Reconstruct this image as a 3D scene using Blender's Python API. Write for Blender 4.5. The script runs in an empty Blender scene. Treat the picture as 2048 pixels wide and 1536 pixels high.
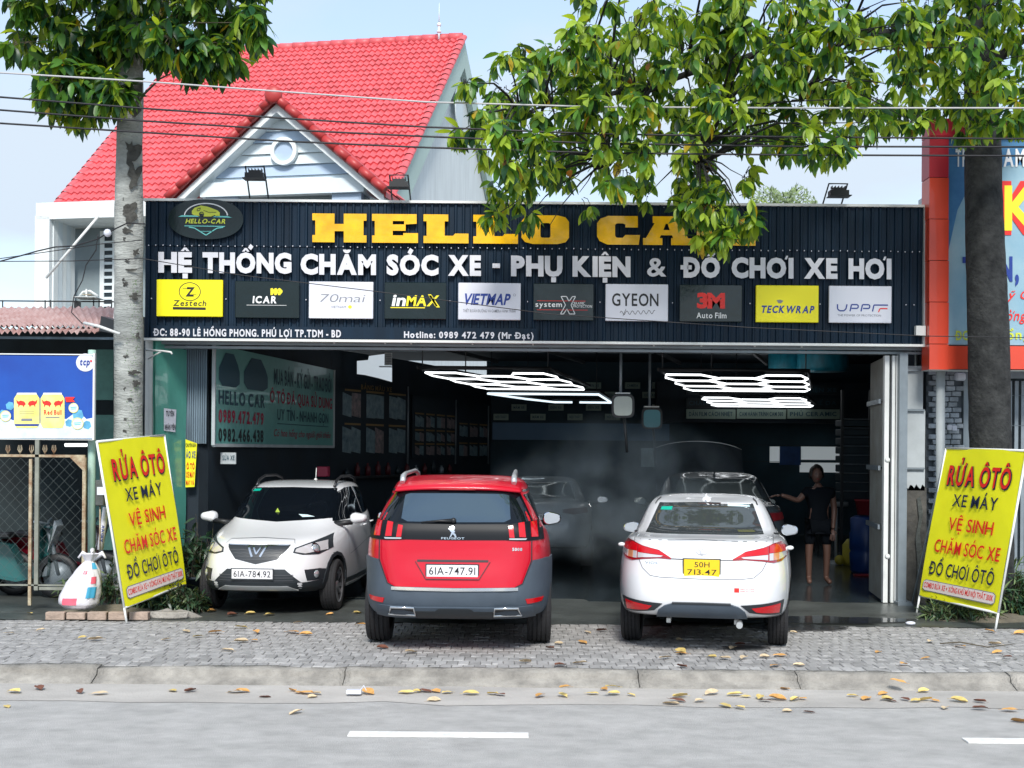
import bpy, bmesh, math, random, unicodedata
from mathutils import Vector, Matrix, noise
from mathutils.bvhtree import BVHTree
random.seed(7)
S = bpy.context.scene
C = S.collection
R = math.radians
# ------------------------------------------------------------ camera
FP, CX, HY, CAMH, ROLL = 2600.0, 1024.0, 900.0, 1.9, 0.0083
CR, SR = math.cos(ROLL), math.sin(ROLL)
cam = bpy.data.cameras.new('camera'); camo = bpy.data.objects.new('camera', cam); C.objects.link(camo)
cam.sensor_width = 36.0; cam.lens = FP/2048*36.0
cam.shift_y = (HY-768)/2048
cam.clip_start = .1; cam.clip_end = 3000
camo.matrix_world = Matrix(((CR, -SR, 0, 0), (0, 0, -1, 0), (SR, CR, 0, CAMH), (0, 0, 0, 1)))
S.camera = camo
# ------------------------------------------------------------ light
S.view_settings.view_transform = 'Standard'; S.view_settings.look = 'None'
S.view_settings.gamma = 1; S.view_settings.use_curve_mapping = False
S.view_settings.exposure = 1.15
SUN_EL, SUN_AZ = 42, 178       # azimuth clockwise from +Y
W = bpy.data.worlds.new('World'); S.world = W; W.use_nodes = True
nt = W.node_tree; nt.nodes.clear()
def nd(nt, t, **kw):
    n = nt.nodes.new(t)
    for k, v in kw.items():
        if k in n.inputs.keys(): n.inputs[k].default_value = v
        else: setattr(n, k, v)
    return n
sky = nd(nt, 'ShaderNodeTexSky', sky_type='NISHITA'); sky.sun_disc = False
sky.sun_elevation = R(SUN_EL); sky.sun_rotation = R(SUN_AZ); sky.air_density = 1.0; sky.dust_density = .6; sky.ozone_density = 2.0
tc = nd(nt, 'ShaderNodeTexCoord')
mp = nd(nt, 'ShaderNodeMapping'); mp.inputs['Scale'].default_value = (1.0, 1.0, 2.6); mp.inputs['Location'].default_value = (.35, .1, .0)
nz = nd(nt, 'ShaderNodeTexNoise', Scale=3.1, Detail=7.0, Roughness=.5)
rp = nd(nt, 'ShaderNodeValToRGB'); rp.color_ramp.elements[0].position = .40; rp.color_ramp.elements[1].position = .62
rp.color_ramp.elements[0].color = (.5, .5, .5, 1); rp.color_ramp.elements[1].color = (1, 1, 1, 1)
mx = nd(nt, 'ShaderNodeMix', data_type='RGBA'); mx.inputs[7].default_value = (2.75, 3.2, 3.72, 1)
bg = nd(nt, 'ShaderNodeBackground', Strength=.12); wo = nd(nt, 'ShaderNodeOutputWorld')
L = nt.links.new
L(tc.outputs['Generated'], mp.inputs[0]); L(mp.outputs[0], nz.inputs['Vector']); L(nz.outputs[0], rp.inputs[0])
L(rp.outputs[0], mx.inputs[0]); L(sky.outputs[0], mx.inputs[6]); L(mx.outputs[2], bg.inputs[0]); L(bg.outputs[0], wo.inputs[0])
sl = bpy.data.lights.new('sun', 'SUN'); sl.energy = 2.0; sl.angle = R(14); sl.color = (1, .96, .9)
so = bpy.data.objects.new('sun', sl); C.objects.link(so)
sd = Vector((math.sin(R(SUN_AZ))*math.cos(R(SUN_EL)), math.cos(R(SUN_AZ))*math.cos(R(SUN_EL)), math.sin(R(SUN_EL))))
so.rotation_euler = sd.to_track_quat('Z', 'Y').to_euler(); so.location = (0, 0, 30)
S.cycles.max_bounces = 8; S.cycles.transparent_max_bounces = 12; S.cycles.volume_bounces = 0
# ------------------------------------------------------------ pixel -> world
def P(px, py, Y):
    u = (px-CX)/FP; v = (HY-py)/FP
    return Vector((Y*(u*CR-v*SR), Y, CAMH+Y*(u*SR+v*CR)))
def G(px, py, z=0.0):
    u = (px-CX)/FP; v = (HY-py)/FP
    Y = (z-CAMH)/(u*SR+v*CR); return P(px, py, Y)
def PL(px, py, o, n):          # ray against a plane
    d = P(px, py, 1.0)-Vector((0, 0, CAMH)); c = Vector((0, 0, CAMH))
    t = (Vector(o)-c).dot(n)/d.dot(n); return c+d*t
# ------------------------------------------------------------ materials
MAT = {}
def mat(name, col, rough=.6, metal=0, var=0.0, vs=4.0, bump=0.0, bs=40.0, emit=None, es=0, coat=0, trans=0, spec=.5, col2=None, vstretch=None, tint=None, alpha=1, detail=6, sss=0):
    if name in MAT: return MAT[name]
    m = bpy.data.materials.new(name); m.use_nodes = True; t = m.node_tree; b = t.nodes['Principled BSDF']
    b.inputs['Base Color'].default_value = (*col, 1); b.inputs['Roughness'].default_value = rough; b.inputs['Metallic'].default_value = metal
    b.inputs['Coat Weight'].default_value = coat; b.inputs['Coat Roughness'].default_value = .03
    b.inputs['Specular IOR Level'].default_value = spec
    if alpha < 1: b.inputs['Alpha'].default_value = alpha
    if trans: b.inputs['Transmission Weight'].default_value = trans
    if emit: b.inputs['Emission Color'].default_value = (*emit, 1); b.inputs['Emission Strength'].default_value = es
    if var or bump or col2:
        g = nd(t, 'ShaderNodeTexCoord'); mpn = nd(t, 'ShaderNodeMapping')
        if vstretch: mpn.inputs['Scale'].default_value = vstretch
        geo = nd(t, 'ShaderNodeNewGeometry')
        t.links.new(geo.outputs['Position'], mpn.inputs[0])
    if var or col2:
        n = nd(t, 'ShaderNodeTexNoise', Scale=vs, Detail=float(detail), Roughness=.62); t.links.new(mpn.outputs[0], n.inputs['Vector'])
        r = nd(t, 'ShaderNodeValToRGB'); e = r.color_ramp.elements
        e[0].position = .3; e[1].position = .7
        lo = tuple(max(0, c*(1-var)) for c in col); hi = tuple(min(1, c*(1+var)) for c in col)
        if col2: hi = col2; lo = col
        e[0].color = (*lo, 1); e[1].color = (*hi, 1)
        t.links.new(n.outputs[0], r.inputs[0])
        out = r.outputs[0]
        if tint:       # per object variety (random per tile, paver or leaf)
            oi = nd(t, 'ShaderNodeObjectInfo'); mr = nd(t, 'ShaderNodeMapRange'); mr.inputs[3].default_value = 1-tint; mr.inputs[4].default_value = 1+tint
            t.links.new(oi.outputs['Random'], mr.inputs[0])
            mm = nd(t, 'ShaderNodeVectorMath', operation='SCALE'); t.links.new(out, mm.inputs[0]); t.links.new(mr.outputs[0], mm.inputs['Scale']); out = mm.outputs[0]
        t.links.new(out, b.inputs['Base Color'])
    if bump:
        n2 = nd(t, 'ShaderNodeTexNoise', Scale=bs, Detail=5.0); t.links.new(mpn.outputs[0], n2.inputs['Vector'])
        bn = nd(t, 'ShaderNodeBump', Strength=bump, Distance=.02); t.links.new(n2.outputs[0], bn.inputs['Height']); t.links.new(bn.outputs[0], b.inputs['Normal'])
    MAT[name] = m; return m
def M(n): return MAT[n]
# ------------------------------------------------------------ mesh collector
class MB:
    def __init__(s): s.v = []; s.f = []; s.m = []; s.sm = []
    def add(s, vs, fs, mi=0, smooth=False):
        o = len(s.v); s.v += [tuple(x) for x in vs]
        for f in fs: s.f.append([i+o for i in f]); s.m.append(mi); s.sm.append(smooth)
        return s
    def box(s, c, d, mi=0, rz=0, mt=None):
        x, y, z = d[0]/2, d[1]/2, d[2]/2
        vs = [Vector((a*x, b*y, e*z)) for e in (-1, 1) for b in (-1, 1) for a in (-1, 1)]
        if rz: q = Matrix.Rotation(rz, 3, 'Z'); vs = [q @ v for v in vs]
        if mt: vs = [mt @ v for v in vs]
        vs = [v+Vector(c) for v in vs]
        return s.add(vs, [(0, 2, 3, 1), (4, 5, 7, 6), (0, 1, 5, 4), (2, 6, 7, 3), (0, 4, 6, 2), (1, 3, 7, 5)], mi)
    def b2(s, a, b, mi=0):
        return s.box([(a[i]+b[i])/2 for i in range(3)], [abs(b[i]-a[i]) for i in range(3)], mi)
    def slab(s, pts, off, mi=0):      # polygon extruded by a vector
        n = len(pts); off = Vector(off); vs = [Vector(p) for p in pts]+[Vector(p)+off for p in pts]
        fs = [list(range(n))[::-1], list(range(n, 2*n))]+[(i, (i+1) % n, (i+1) % n+n, i+n) for i in range(n)]
        return s.add(vs, fs, mi)
    def tube(s, pts, r, n=8, mi=0, smooth=True, cap=True):
        pts = [Vector(p) for p in pts]; k = len(pts); rs = r if isinstance(r, (list, tuple)) else [r]*k
        vs = []; up = None
        for i, p in enumerate(pts):
            d = (pts[min(i+1, k-1)]-pts[max(i-1, 0)]).normalized()
            if up is None: up = d.orthogonal().normalized()
            else: up = (up-d*up.dot(d)).normalized()
            w = d.cross(up)
            for j in range(n): a = 2*math.pi*j/n; vs.append(p+(up*math.cos(a)+w*math.sin(a))*rs[i])
        fs = [(i*n+j, i*n+(j+1) % n, (i+1)*n+(j+1) % n, (i+1)*n+j) for i in range(k-1) for j in range(n)]
        s.add(vs, fs, mi, smooth)
        if cap:
            o = len(s.v)-len(vs)
            s.f += [[o+j for j in range(n)][::-1], [o+(k-1)*n+j for j in range(n)]]; s.m += [mi]*2; s.sm += [False]*2
        return s
    def lathe(s, prof, c=(0, 0, 0), axis='Z', n=24, mi=0, smooth=True, mis=None):
        vs = []; c = Vector(c); k = len(prof)
        for r_, h in prof:
            for j in range(n):
                a = 2*math.pi*j/n; x, y = r_*math.cos(a), r_*math.sin(a)
                vs.append(c+Vector({'Z': (x, y, h), 'X': (h, x, y), 'Y': (x, h, y)}[axis]))
        for i in range(k-1):
            s_m = mis[i] if mis else mi
            o = len(s.v) if i == 0 else o
            if i == 0: s.v += [tuple(v) for v in vs]
            for j in range(n): s.f.append([o+i*n+j, o+i*n+(j+1) % n, o+(i+1)*n+(j+1) % n, o+(i+1)*n+j]); s.m.append(s_m); s.sm.append(smooth)
        return s
    def ball(s, c, r, n=10, mi=0, sc=(1, 1, 1)):
        c = Vector(c); vs = []; k = n//2+1
        for i in range(k+1):
            t = math.pi*i/k
            for j in range(n): a = 2*math.pi*j/n; vs.append(c+Vector((r*sc[0]*math.sin(t)*math.cos(a), r*sc[1]*math.sin(t)*math.sin(a), r*sc[2]*math.cos(t))))
        return s.add(vs, [(i*n+j, i*n+(j+1) % n, (i+1)*n+(j+1) % n, (i+1)*n+j) for i in range(k) for j in range(n)], mi, True)
    def grid(s, g, mi=0, smooth=True):  # g[i][j] points
        a, b = len(g), len(g[0]); return s.add([p for r_ in g for p in r_], [(i*b+j, i*b+j+1, (i+1)*b+j+1, (i+1)*b+j) for i in range(a-1) for j in range(b-1)], mi, smooth)
    def mesh(s, name, mats):
        me = bpy.data.meshes.new(name); me.from_pydata(s.v, [], s.f)
        for m_ in (mats if isinstance(mats, (list, tuple)) else [mats]): me.materials.append(MAT[m_] if isinstance(m_, str) else m_)
        me.polygons.foreach_set('material_index', s.m); me.polygons.foreach_set('use_smooth', s.sm)
        me.update(); return me
    def build(s, name, mats, parent=None, fix=True, bevel=0, label=None, kind=None, local=False):
        me = s.mesh(name, mats)
        if fix or bevel:
            bm = bmesh.new(); bm.from_mesh(me)
            if bevel:
                es = [e for e in bm.edges if len(e.link_faces) == 2 and e.calc_face_angle(0) > .7]
                bmesh.ops.bevel(bm, geom=es, offset=bevel, segments=1, affect='EDGES', clamp_overlap=True)
            if fix: bmesh.ops.recalc_face_normals(bm, faces=bm.faces)
            bm.to_mesh(me); bm.free()
        return link(name, me, parent, label, kind, local)
WM = {}
def mwof(o): return Matrix.Translation(o.location) @ o.rotation_euler.to_matrix().to_4x4()
def link(name, me, parent=None, label=None, kind=None, local=False):
    o = bpy.data.objects.new(name, me); C.objects.link(o); WM[o.name] = Matrix.Identity(4)
    if parent:
        o.parent = parent; pm = WM[parent.name]
        if local: WM[o.name] = pm.copy()
        else: o.matrix_parent_inverse = pm.inverted()
    if label: o['label'] = label
    if kind: o['kind'] = kind
    return o
def tag(o, label, cat, group=None):
    o['label'] = label; o['category'] = cat
    if group: o['group'] = group
    return o
def thing(name, label, cat, loc=(0, 0, 0), rz=0, group=None):
    o = bpy.data.objects.new(name, None); C.objects.link(o); o.empty_display_size = .1
    o.location = loc; o.rotation_euler = (0, 0, rz); WM[o.name] = mwof(o); return tag(o, label, cat, group)
def copy_thing(root, loc, rz, label, group=None):
    r_ = root.copy(); C.objects.link(r_); r_.location = loc; r_.rotation_euler = (0, 0, rz); r_['label'] = label
    if group: r_['group'] = group
    for ch in list(root.children):
        c_ = ch.copy(); C.objects.link(c_); c_.parent = r_
        for g_ in list(ch.children):
            d_ = g_.copy(); C.objects.link(d_); d_.parent = c_
    return r_
# ------------------------------------------------------------ lettering (glyph outlines turned into faces, marks drawn here)
_tc = bpy.data.curves.new('glyph', 'FONT'); _to = bpy.data.objects.new('glyph', _tc); C.objects.link(_to)
_tc.resolution_u = 3
GL = {}
def _raw(ch, bold):
    k = (ch, bold)
    if k in GL: return GL[k]
    _tc.body = ch; _tc.offset = bold*.5
    dg = bpy.context.evaluated_depsgraph_get(); dg.update()
    me = bpy.data.meshes.new_from_object(_to.evaluated_get(dg))
    vs = [(v.co.x/.682, v.co.y/.682) for v in me.vertices]; fs = [list(p.vertices) for p in me.polygons]
    bpy.data.meshes.remove(me)
    if vs: x0 = min(v[0] for v in vs); x1 = max(v[0] for v in vs)
    else: x0 = x1 = 0
    vs = [(x-x0, y) for x, y in vs]; GL[k] = (vs, fs, x1-x0); return GL[k]
def _bar(a, b, t):
    a = Vector(a); b = Vector(b); d = (b-a).normalized(); n = Vector((-d.y, d.x))*t/2
    return [a-n, b-n, b+n, a+n]
def glyph(ch, bold):
    d = unicodedata.normalize('NFD', ch); base = d[0]; marks = d[1:]
    bar = base in 'Đđ'
    if bar: base = 'D' if base == 'Đ' else 'd'
    vs, fs, w = _raw(base, bold); vs = list(vs); fs = [list(f) for f in fs]
    top = 1.0 if base.isupper() or base in 'dhklbtf' else .74
    if base == 'i': top = .95
    t = .12+bold*1.2; cx = w/2; y0 = top+.08+bold*.5; shift = 0
    def pol(ps):
        o = len(vs); vs.extend((p[0], p[1]) for p in ps); fs.append(list(range(o, o+len(ps))))
    if bar: pol(_bar((-.2, .5), (-.002, .5), t*.95)); pol(_bar((.14+bold, .5), (w*.5, .5), t*.9))
    for m_ in marks:
        if m_ == '\u0302':
            pol([(cx-.24, y0), (cx-.07, y0+.2), (cx+.07, y0+.2), (cx+.24, y0), (cx+.08, y0), (cx, y0+.1), (cx-.08, y0)]); y0 += .0; shift = .28
        elif m_ == '\u0306':
            n = 8; A = [math.pi*(1+i/n) for i in range(n+1)]
            for i in range(n):
                q = lambda a, r_: (cx+r_*math.cos(a), y0+.2+r_*.85*math.sin(a))
                pol([q(A[i], .24), q(A[i+1], .24), q(A[i+1], .24-t*.8), q(A[i], .24-t*.8)])
        elif m_ == '\u0301': pol(_bar((cx+shift-.04, y0+(.16 if shift else 0)), (cx+shift+.12, y0+.26+(.1 if shift else 0)), t*.95))
        elif m_ == '\u0300': pol(_bar((cx+shift+.04, y0+(.12 if shift else 0)), (cx+shift-.12, y0+.24+(.1 if shift else 0)), t*.95))
        elif m_ == '\u0303': pol([(cx-.22, y0), (cx-.1, y0+.14), (cx+.06, y0+.08), (cx+.2, y0+.2), (cx+.2, y0+.1), (cx+.06, y0-.03), (cx-.1, y0+.03), (cx-.2, y0-.06)])
        elif m_ == '\u0309':
            pol(_bar((cx-.1, y0+.3), (cx+.08, y0+.3), t*.7)); pol(_bar((cx+.09, y0+.3+t*.35), (cx+.03, y0), t*.7))
        elif m_ == '\u0323': h = t*.55; pol([(cx-h, -.12-2*h), (cx+h, -.12-2*h), (cx+h, -.12), (cx-h, -.12)])
        elif m_ == '\u031b':
            pol([(w-.1, top+.0), (w+.04, top-.02), (w+.13, top+.2), (w+.0, top+.2)])
    return vs, fs, w+(.08 if '\u031b' in marks else 0)
def text_polys(s, bold=.03, gap=None, sp=.42):
    gap = (.13+bold*1.0) if gap is None else gap
    out = []; x = 0
    for ch in s:
        if ch == ' ': x += sp; continue
        if ch == '1': x += .05
        v, f, w = glyph(ch, bold); out.append(([(a+x, b) for a, b in v], f, ch)); x += w+gap
    return out, max(x-gap, .01)
def write(mb, s, fr, x0, x1, yb, cap, mi=0, bold=.03, shear=0, depth=0, gap=None, align=None, sp=.42):
    """lettering set between x0 and x1 on base line yb in the frame fr(x, y, out)"""
    g, w = text_polys(s, bold, gap, sp); k = (x1-x0)/w if align is None else abs(cap)*align
    if align: x0 = (x0+x1)/2-w*k/2
    for v, f, ch in g:
        q = [(x0+(a+shear*b)*k, yb+b*cap) for a, b in v]
        emit_poly(mb, q, f, fr, mi, depth)
def emit_poly(mb, q, f, fr, mi=0, depth=0, mside=None, base=0):
    n = len(q)
    if depth <= 0: mb.add([fr(a, b, base) for a, b in q], f, mi); return
    cnt = {}
    for p in f:
        for i in range(len(p)): e = (p[i], p[(i+1) % len(p)]); cnt[e] = 1
    sides = [(a, b, b+n, a+n) for (a, b) in cnt if (b, a) not in cnt]
    o = len(mb.v); mb.add([fr(a, b, depth) for a, b in q]+[fr(a, b, base) for a, b in q], f, mi)
    ms = mi if mside is None else mside
    for sd_ in sides: mb.f.append([i+o for i in sd_]); mb.m.append(ms); mb.sm.append(False)
def fill(loops):               # faces of outlines with holes
    cu = bpy.data.curves.new('outline', 'CURVE'); cu.dimensions = '2D'; cu.fill_mode = 'BOTH'
    for lp in loops:
        sp = cu.splines.new('POLY'); sp.points.add(len(lp)-1); sp.use_cyclic_u = True
        for i, p in enumerate(lp): sp.points[i].co = (p[0], p[1], 0, 1)
    o = bpy.data.objects.new('outline', cu); C.objects.link(o)
    dg = bpy.context.evaluated_depsgraph_get(); dg.update()
    me = bpy.data.meshes.new_from_object(o.evaluated_get(dg))
    q = [(v.co.x, v.co.y) for v in me.vertices]; f = [list(p.vertices) for p in me.polygons]
    bpy.data.meshes.remove(me); bpy.data.objects.remove(o); bpy.data.curves.remove(cu)
    return q, f
def circ(cx, cy, rx, ry=None, n=24, a0=0, a1=2*math.pi):
    ry = rx if ry is None else ry; full = abs(a1-a0-2*math.pi) < 1e-6
    return [(cx+rx*math.cos(a0+(a1-a0)*i/(n if full else n-1)), cy+ry*math.sin(a0+(a1-a0)*i/(n if full else n-1))) for i in range(n)]
def shape(mb, pts, fr, mi=0, depth=0, base=0):
    q, f = fill([pts]) if len(pts) > 4 else ([tuple(p) for p in pts], [list(range(len(pts)))])
    emit_poly(mb, q, f, fr, mi, depth, base=base)
def ring2(mb, cx, cy, ro, ri, fr, mi=0, n=28, asp=1.0, base=0):
    q = circ(cx, cy, ro, ro*asp, n)+circ(cx, cy, ri, ri*asp, n)
    mb.add([fr(a, b, base) for a, b in q], [(i, (i+1) % n, n+(i+1) % n, n+i) for i in range(n)], mi)
def stroke(mb, pts, w, fr, mi=0, base=0):
    for a, b in zip(pts, pts[1:]):
        q = _bar(a, b, w); mb.add([fr(p[0], p[1], base) for p in q], [(0, 1, 2, 3)], mi)
# ============================================================ materials
mat('asphalt', (.43, .422, .41), .9, var=.17, vs=5.0, vstretch=(.75, 1, 1), bump=.8, bs=150, detail=15)
mat('line_paint', (.58, .58, .56), .7, vs=22, col2=(.82, .82, .80), detail=12)
mat('gutter', (.43, .41, .385), .95, var=.2, vs=1.8, vstretch=(.6, 1, 1), bump=.7, bs=90, detail=12)
mat('kerb_stone', (.27, .255, .23), .95, var=.38, vs=4.5, bump=1.0, bs=34, detail=12)
mat('paver', (.305, .300, .295), .85, var=.3, vs=3.2, bump=.5, bs=50, tint=.2)
mat('paver_joint', (.11, .108, .10), .95, var=.4, vs=9, bump=.5)
mat('concrete', (.07, .078, .074), .35, var=.4, vs=1.7, bump=.5, bs=18)
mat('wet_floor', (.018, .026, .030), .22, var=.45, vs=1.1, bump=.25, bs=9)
mat('earth', (.16, .14, .105), .95, var=.4, vs=2.2, bump=.9, bs=16)
mat('navy_sheet', (.0022, .014, .031), .5, var=.3, vs=1.3, vstretch=(6, 1, .6), spec=.22)
mat('white_trim', (.68, .70, .69), .45, var=.08, vs=3)
mat('steel_grey', (.22, .26, .29), .45, metal=.3, var=.15, vs=4)
mat('dark_steel', (.02, .024, .028), .5, metal=.2)
mat('black', (.008, .009, .011), .5)
mat('gold_letter', (.80, .44, .004), .22, var=.22, vs=4, bump=.6, bs=4, coat=.3)
mat('silver_letter', (.60, .61, .66), .35, var=.06, vs=6)
mat('letter_side', (.03, .04, .05), .5)
mat('yellow_print', (.84, .76, .004), .4)
mat('dark_print', (.004, .012, .013), .18, var=.1, bump=.5, bs=2.2, spec=.5)
mat('white_print', (.64, .66, .74), .4)
mat('ink_black', (.012, .012, .016), .4)
mat('ink_grey', (.20, .21, .24), .5)
mat('ink_blue', (.010, .04, .26), .4)
mat('ink_red', (.72, .022, .015), .4)
mat('ink_yellow', (.82, .70, .02), .4)
mat('ink_teal', (.14, .52, .50), .4)
mat('ink_lime', (.55, .62, .05), .4)
mat('ink_white', (.78, .79, .80), .4)
mat('board_yellow', (.80, .78, .012), .5, var=.06, vs=2, bump=.35, bs=2.5)
mat('rust_metal', (.20, .09, .04), .8, var=.4, vs=8, bump=.5, col2=(.50, .46, .33))
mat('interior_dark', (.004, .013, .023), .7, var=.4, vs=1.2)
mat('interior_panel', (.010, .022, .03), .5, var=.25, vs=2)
mat('teal_door', (.09, .33, .27), .22, var=.16, vs=1.2, bump=.25, bs=2.0, coat=.5)
mat('tin_sheet', (.16, .22, .27), .5, metal=.4, var=.3, vs=2, vstretch=(4, 4, .7))
mat('tube_light', (.9, .9, .9), .5, emit=(.93, .97, 1), es=1.0)
mat('tube_blue', (.9, .9, .9), .5, emit=(.75, .9, 1), es=.6)
mat('window_glow', (.6, .6, .6), .6, emit=(.75, .85, .9), es=.12)

def structure(mb, name, m, **k):
    o = mb.build(name, m, **k); o['kind'] = 'structure'; return o
# ============================================================ ground
mb = MB(); mb.b2((-400, -300, -.6), (400, 900, -.30)); structure(mb, 'ground', 'earth')
KY0, KY1 = G(1024, 1377, -.12).y, G(1024, 1338, 0).y      # foot and top of the kerb
mb = MB(); g = [[Vector((-60+x*1.5, y, -.12+(.006*noise.noise(Vector((x*.9, y, 0))) if y < 9 else 0))) for x in range(81)] for y in [-40, -10, 0, 4, 6, 7, 8, 9, 10, KY0+.02]]
mb.grid(g); road = structure(mb, 'road', 'asphalt')
mb = MB(); g = [[Vector((-60+x*.5, KY0-.72*(1-t)-(1-t)*.22*noise.noise(Vector((x*.8, 3, 0)))-(1-t)*.06*noise.noise(Vector((x*5, 3, 0)))+t*.05, -.1165+.004*t+.006*t*noise.noise(Vector((x*1.7, t*3, 7))))) for x in range(241)] for t in (0, .5, 1)]
mb.grid(g); structure(mb, 'gutter', 'gutter')
def dash(px0, px1, py):
    a = G(px0, py); mb = MB(); y = G((px0+px1)/2, py+.0083*(px0-px0), -.115).y
    xa, xb = P(px0, py, y).x, P(px1, py, y).x
    mb.b2((xa, y-.07, -.118), (xb, y+.07, -.1085)); o = mb.build('road_marking', 'line_paint'); o['kind'] = 'structure'
dash(697, 1057, 1469.5); dash(1930, 2290, 1483)
# kerb with separate stones
kerb = link('kerb', None); kerb['kind'] = 'structure'; WM[kerb.name] = Matrix.Identity(4)
xs = [-12, -9.2, -6.6, G(185, 1340).x, -1.42, 1.1, G(1592, 1345).x, 4.3, 6.6, 9.0, 12]
for i in range(len(xs)-1):
    a, b = xs[i]+.004, xs[i+1]-.004; mb = MB(); n = max(6, int((b-a)/.12)); rows = []
    dz = random.uniform(-.006, .006)
    prof = [(KY0+.02, -.2), (KY0+.0, -.118), (KY0+.02, -.10), (KY0+.16, -.055), (KY1-.1, -.008), (KY1, .002), (KY1+.05, .002), (KY1+.06, -.1)]
    for k in range(n+1):
        x = a+(b-a)*k/n; row = []
        for j, (y, z) in enumerate(prof):
            q = noise.noise(Vector((x*1.3, j*.4, i*5))); q2 = noise.noise(Vector((x*14, j*.9, i)))*1.6
            br = .055*max(0, noise.noise(Vector((x*1.1, 9, 2))))*(j in (1, 2))
            row.append((x, y+.022*q+.008*q2+br, z+dz+(.016*q+.006*q2 if 0 < j < 7 else 0)))
        rows.append(row)
    mb.grid(rows); e = len(mb.v)
    mb.f.append(list(range(len(prof)))); mb.m.append(0); mb.sm.append(False)
    mb.f.append(list(range(e-len(prof), e))[::-1]); mb.m.append(0); mb.sm.append(False)
    mb.build('kerb_stone', 'kerb_stone', kerb)
# pavement: joint bed with pavers
PY1 = 14.22
mb = MB(); mb.b2((-14, KY1+.04, -.3), (14, PY1+.05, -.014)); pav = structure(mb, 'pavement', 'paver_joint')
pm = []
for k in range(6):
    mb = MB(); w, d = .0485, .1005; ch = .006
    t = [random.uniform(-.004, .004) for _ in range(4)]
    vs = [(-w, -d, -.05), (w, -d, -.05), (w, d, -.05), (-w, d, -.05), (-w, -d, -ch), (w, -d, -ch), (w, d, -ch), (-w, d, -ch), (-w+ch, -d+ch, t[0]), (w-ch, -d+ch, t[1]), (w-ch, d-ch, t[2]), (-w+ch, d-ch, t[3])]
    fs = [(a, (a+1) % 4, (a+1) % 4+4, a+4) for a in range(4)]+[(a+4, (a+1) % 4+4, (a+1) % 4+8, a+8) for a in range(4)]+[(8, 9, 10, 11)]
    mb.add(vs, fs); pm.append(mb.mesh('paver', 'paver'))
cand = []; r_ = 0; y = KY1+.155
while y < PY1:
    x = -13.9+(.05 if r_ % 2 else 0)
    while x < 13.9:
        cand.append((x, y)); x += .101
    y += .2055; r_ += 1
def onscreen(p, m=0):
    d = p[1]; u = p[0]/d; return abs(u) < (1024+m)/FP
vis = sorted([c for c in cand if onscreen(c)], key=lambda c: (c[1], abs(c[0])))
best = set(vis[:300]); rest = MB()
for c in cand:
    z = .006*noise.noise(Vector((c[0]*.8, c[1]*.8, 0)))*2+random.uniform(-.003, .003)-.003
    rx, ry, rz = random.gauss(0, .012), random.gauss(0, .012), random.gauss(0, .012)
    if c in best:
        o = link('paver', random.choice(pm), pav); o.location = (c[0], c[1], z); o.rotation_euler = (rx, ry, rz)
    else:
        me = pm[int(random.random()*6)]; mt = Matrix.Rotation(rz, 3, 'Z') @ Matrix.Rotation(rx, 3, 'X')
        rest.add([mt @ v.co+Vector((c[0], c[1], z)) for v in me.vertices], [list(p.vertices) for p in me.polygons])
mat('paver_far', (.305, .300, .295), .85, var=.38, vs=8, bump=.5, bs=50)
rest.build('pavers', 'paver_far', pav, fix=False, kind='stuff')
# concrete forecourt and garage floor
mb = MB(); g = []
for j in range(16):
    row = []
    for i in range(90):
        x = -14+28*i/89; y = PY1+.02+(16.6-PY1)*j/15
        row.append((x, y, -.004+.02*noise.noise(Vector((x, y*1.5, 0)))+.012*noise.noise(Vector((x*4, y*4, 0)))*(1 if j else 0)))
    g.append(row)
mb.grid(g); structure(mb, 'forecourt', 'forecourt' if False else 'concrete')
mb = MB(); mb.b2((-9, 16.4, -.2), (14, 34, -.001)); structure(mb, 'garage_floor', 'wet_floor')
mb = MB(); q = circ(0, 0, 1, 1, 36)
for (cx, cy, rx, ry) in ((G(1490, 1297).x, G(1490, 1297).y, .2, .13), (G(1600, 1262).x, G(1600, 1262).y+.2, .55, .25), (3.0, 14.7, 1.5, .35)):
    ps = [(cx+a*rx*(1+.45*noise.noise(Vector((a*2, b*2, cx)))), cy+b*ry*(1+.45*noise.noise(Vector((a*3, b*3, cx)))), .013) for a, b in q]
    mb.add(ps, [list(range(36))])
mat('water_patch', (.03, .033, .036), .08, alpha=.75)
o = structure(mb, 'wet_patch', 'water_patch')
# ============================================================ garage building
YS = 16.2                                   # face of the fascia
def F(px, py, out=0.0, Y=YS): return P(px, py+.0083*(px-1024), Y-out)
X0, X1 = F(288, 700).x, F(1845, 700).x; ZT, ZB = F(1024, 408).z, F(1024, 682).z
bld = thing('garage_building', 'wide open-fronted car wash garage under a dark corrugated fascia', 'building', (0, 16.6, 0))
LW = [(-4.85, 17.02), (-3.97, 17.0), (-3.1, 22.2), (-2.0, 25.0), (-.5, 30.0)]
mb = MB()
for a, b in zip(LW, LW[1:]): mb.slab([(a[0], a[1], 0), (b[0], b[1], 0), (b[0], b[1], 3.6), (a[0], a[1], 3.6)], (-.12, -.02, 0))
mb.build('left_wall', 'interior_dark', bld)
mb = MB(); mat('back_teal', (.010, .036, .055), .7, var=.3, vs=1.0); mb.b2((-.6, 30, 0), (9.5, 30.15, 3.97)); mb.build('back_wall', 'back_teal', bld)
mb = MB(); mb.slab([(5.02, 16.6, 0), (9.2, 30, 0), (9.2, 30, 3.9), (5.02, 16.6, 3.9)], (.12, .03, 0)); mb.build('right_wall', 'interior_dark', bld)
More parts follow.
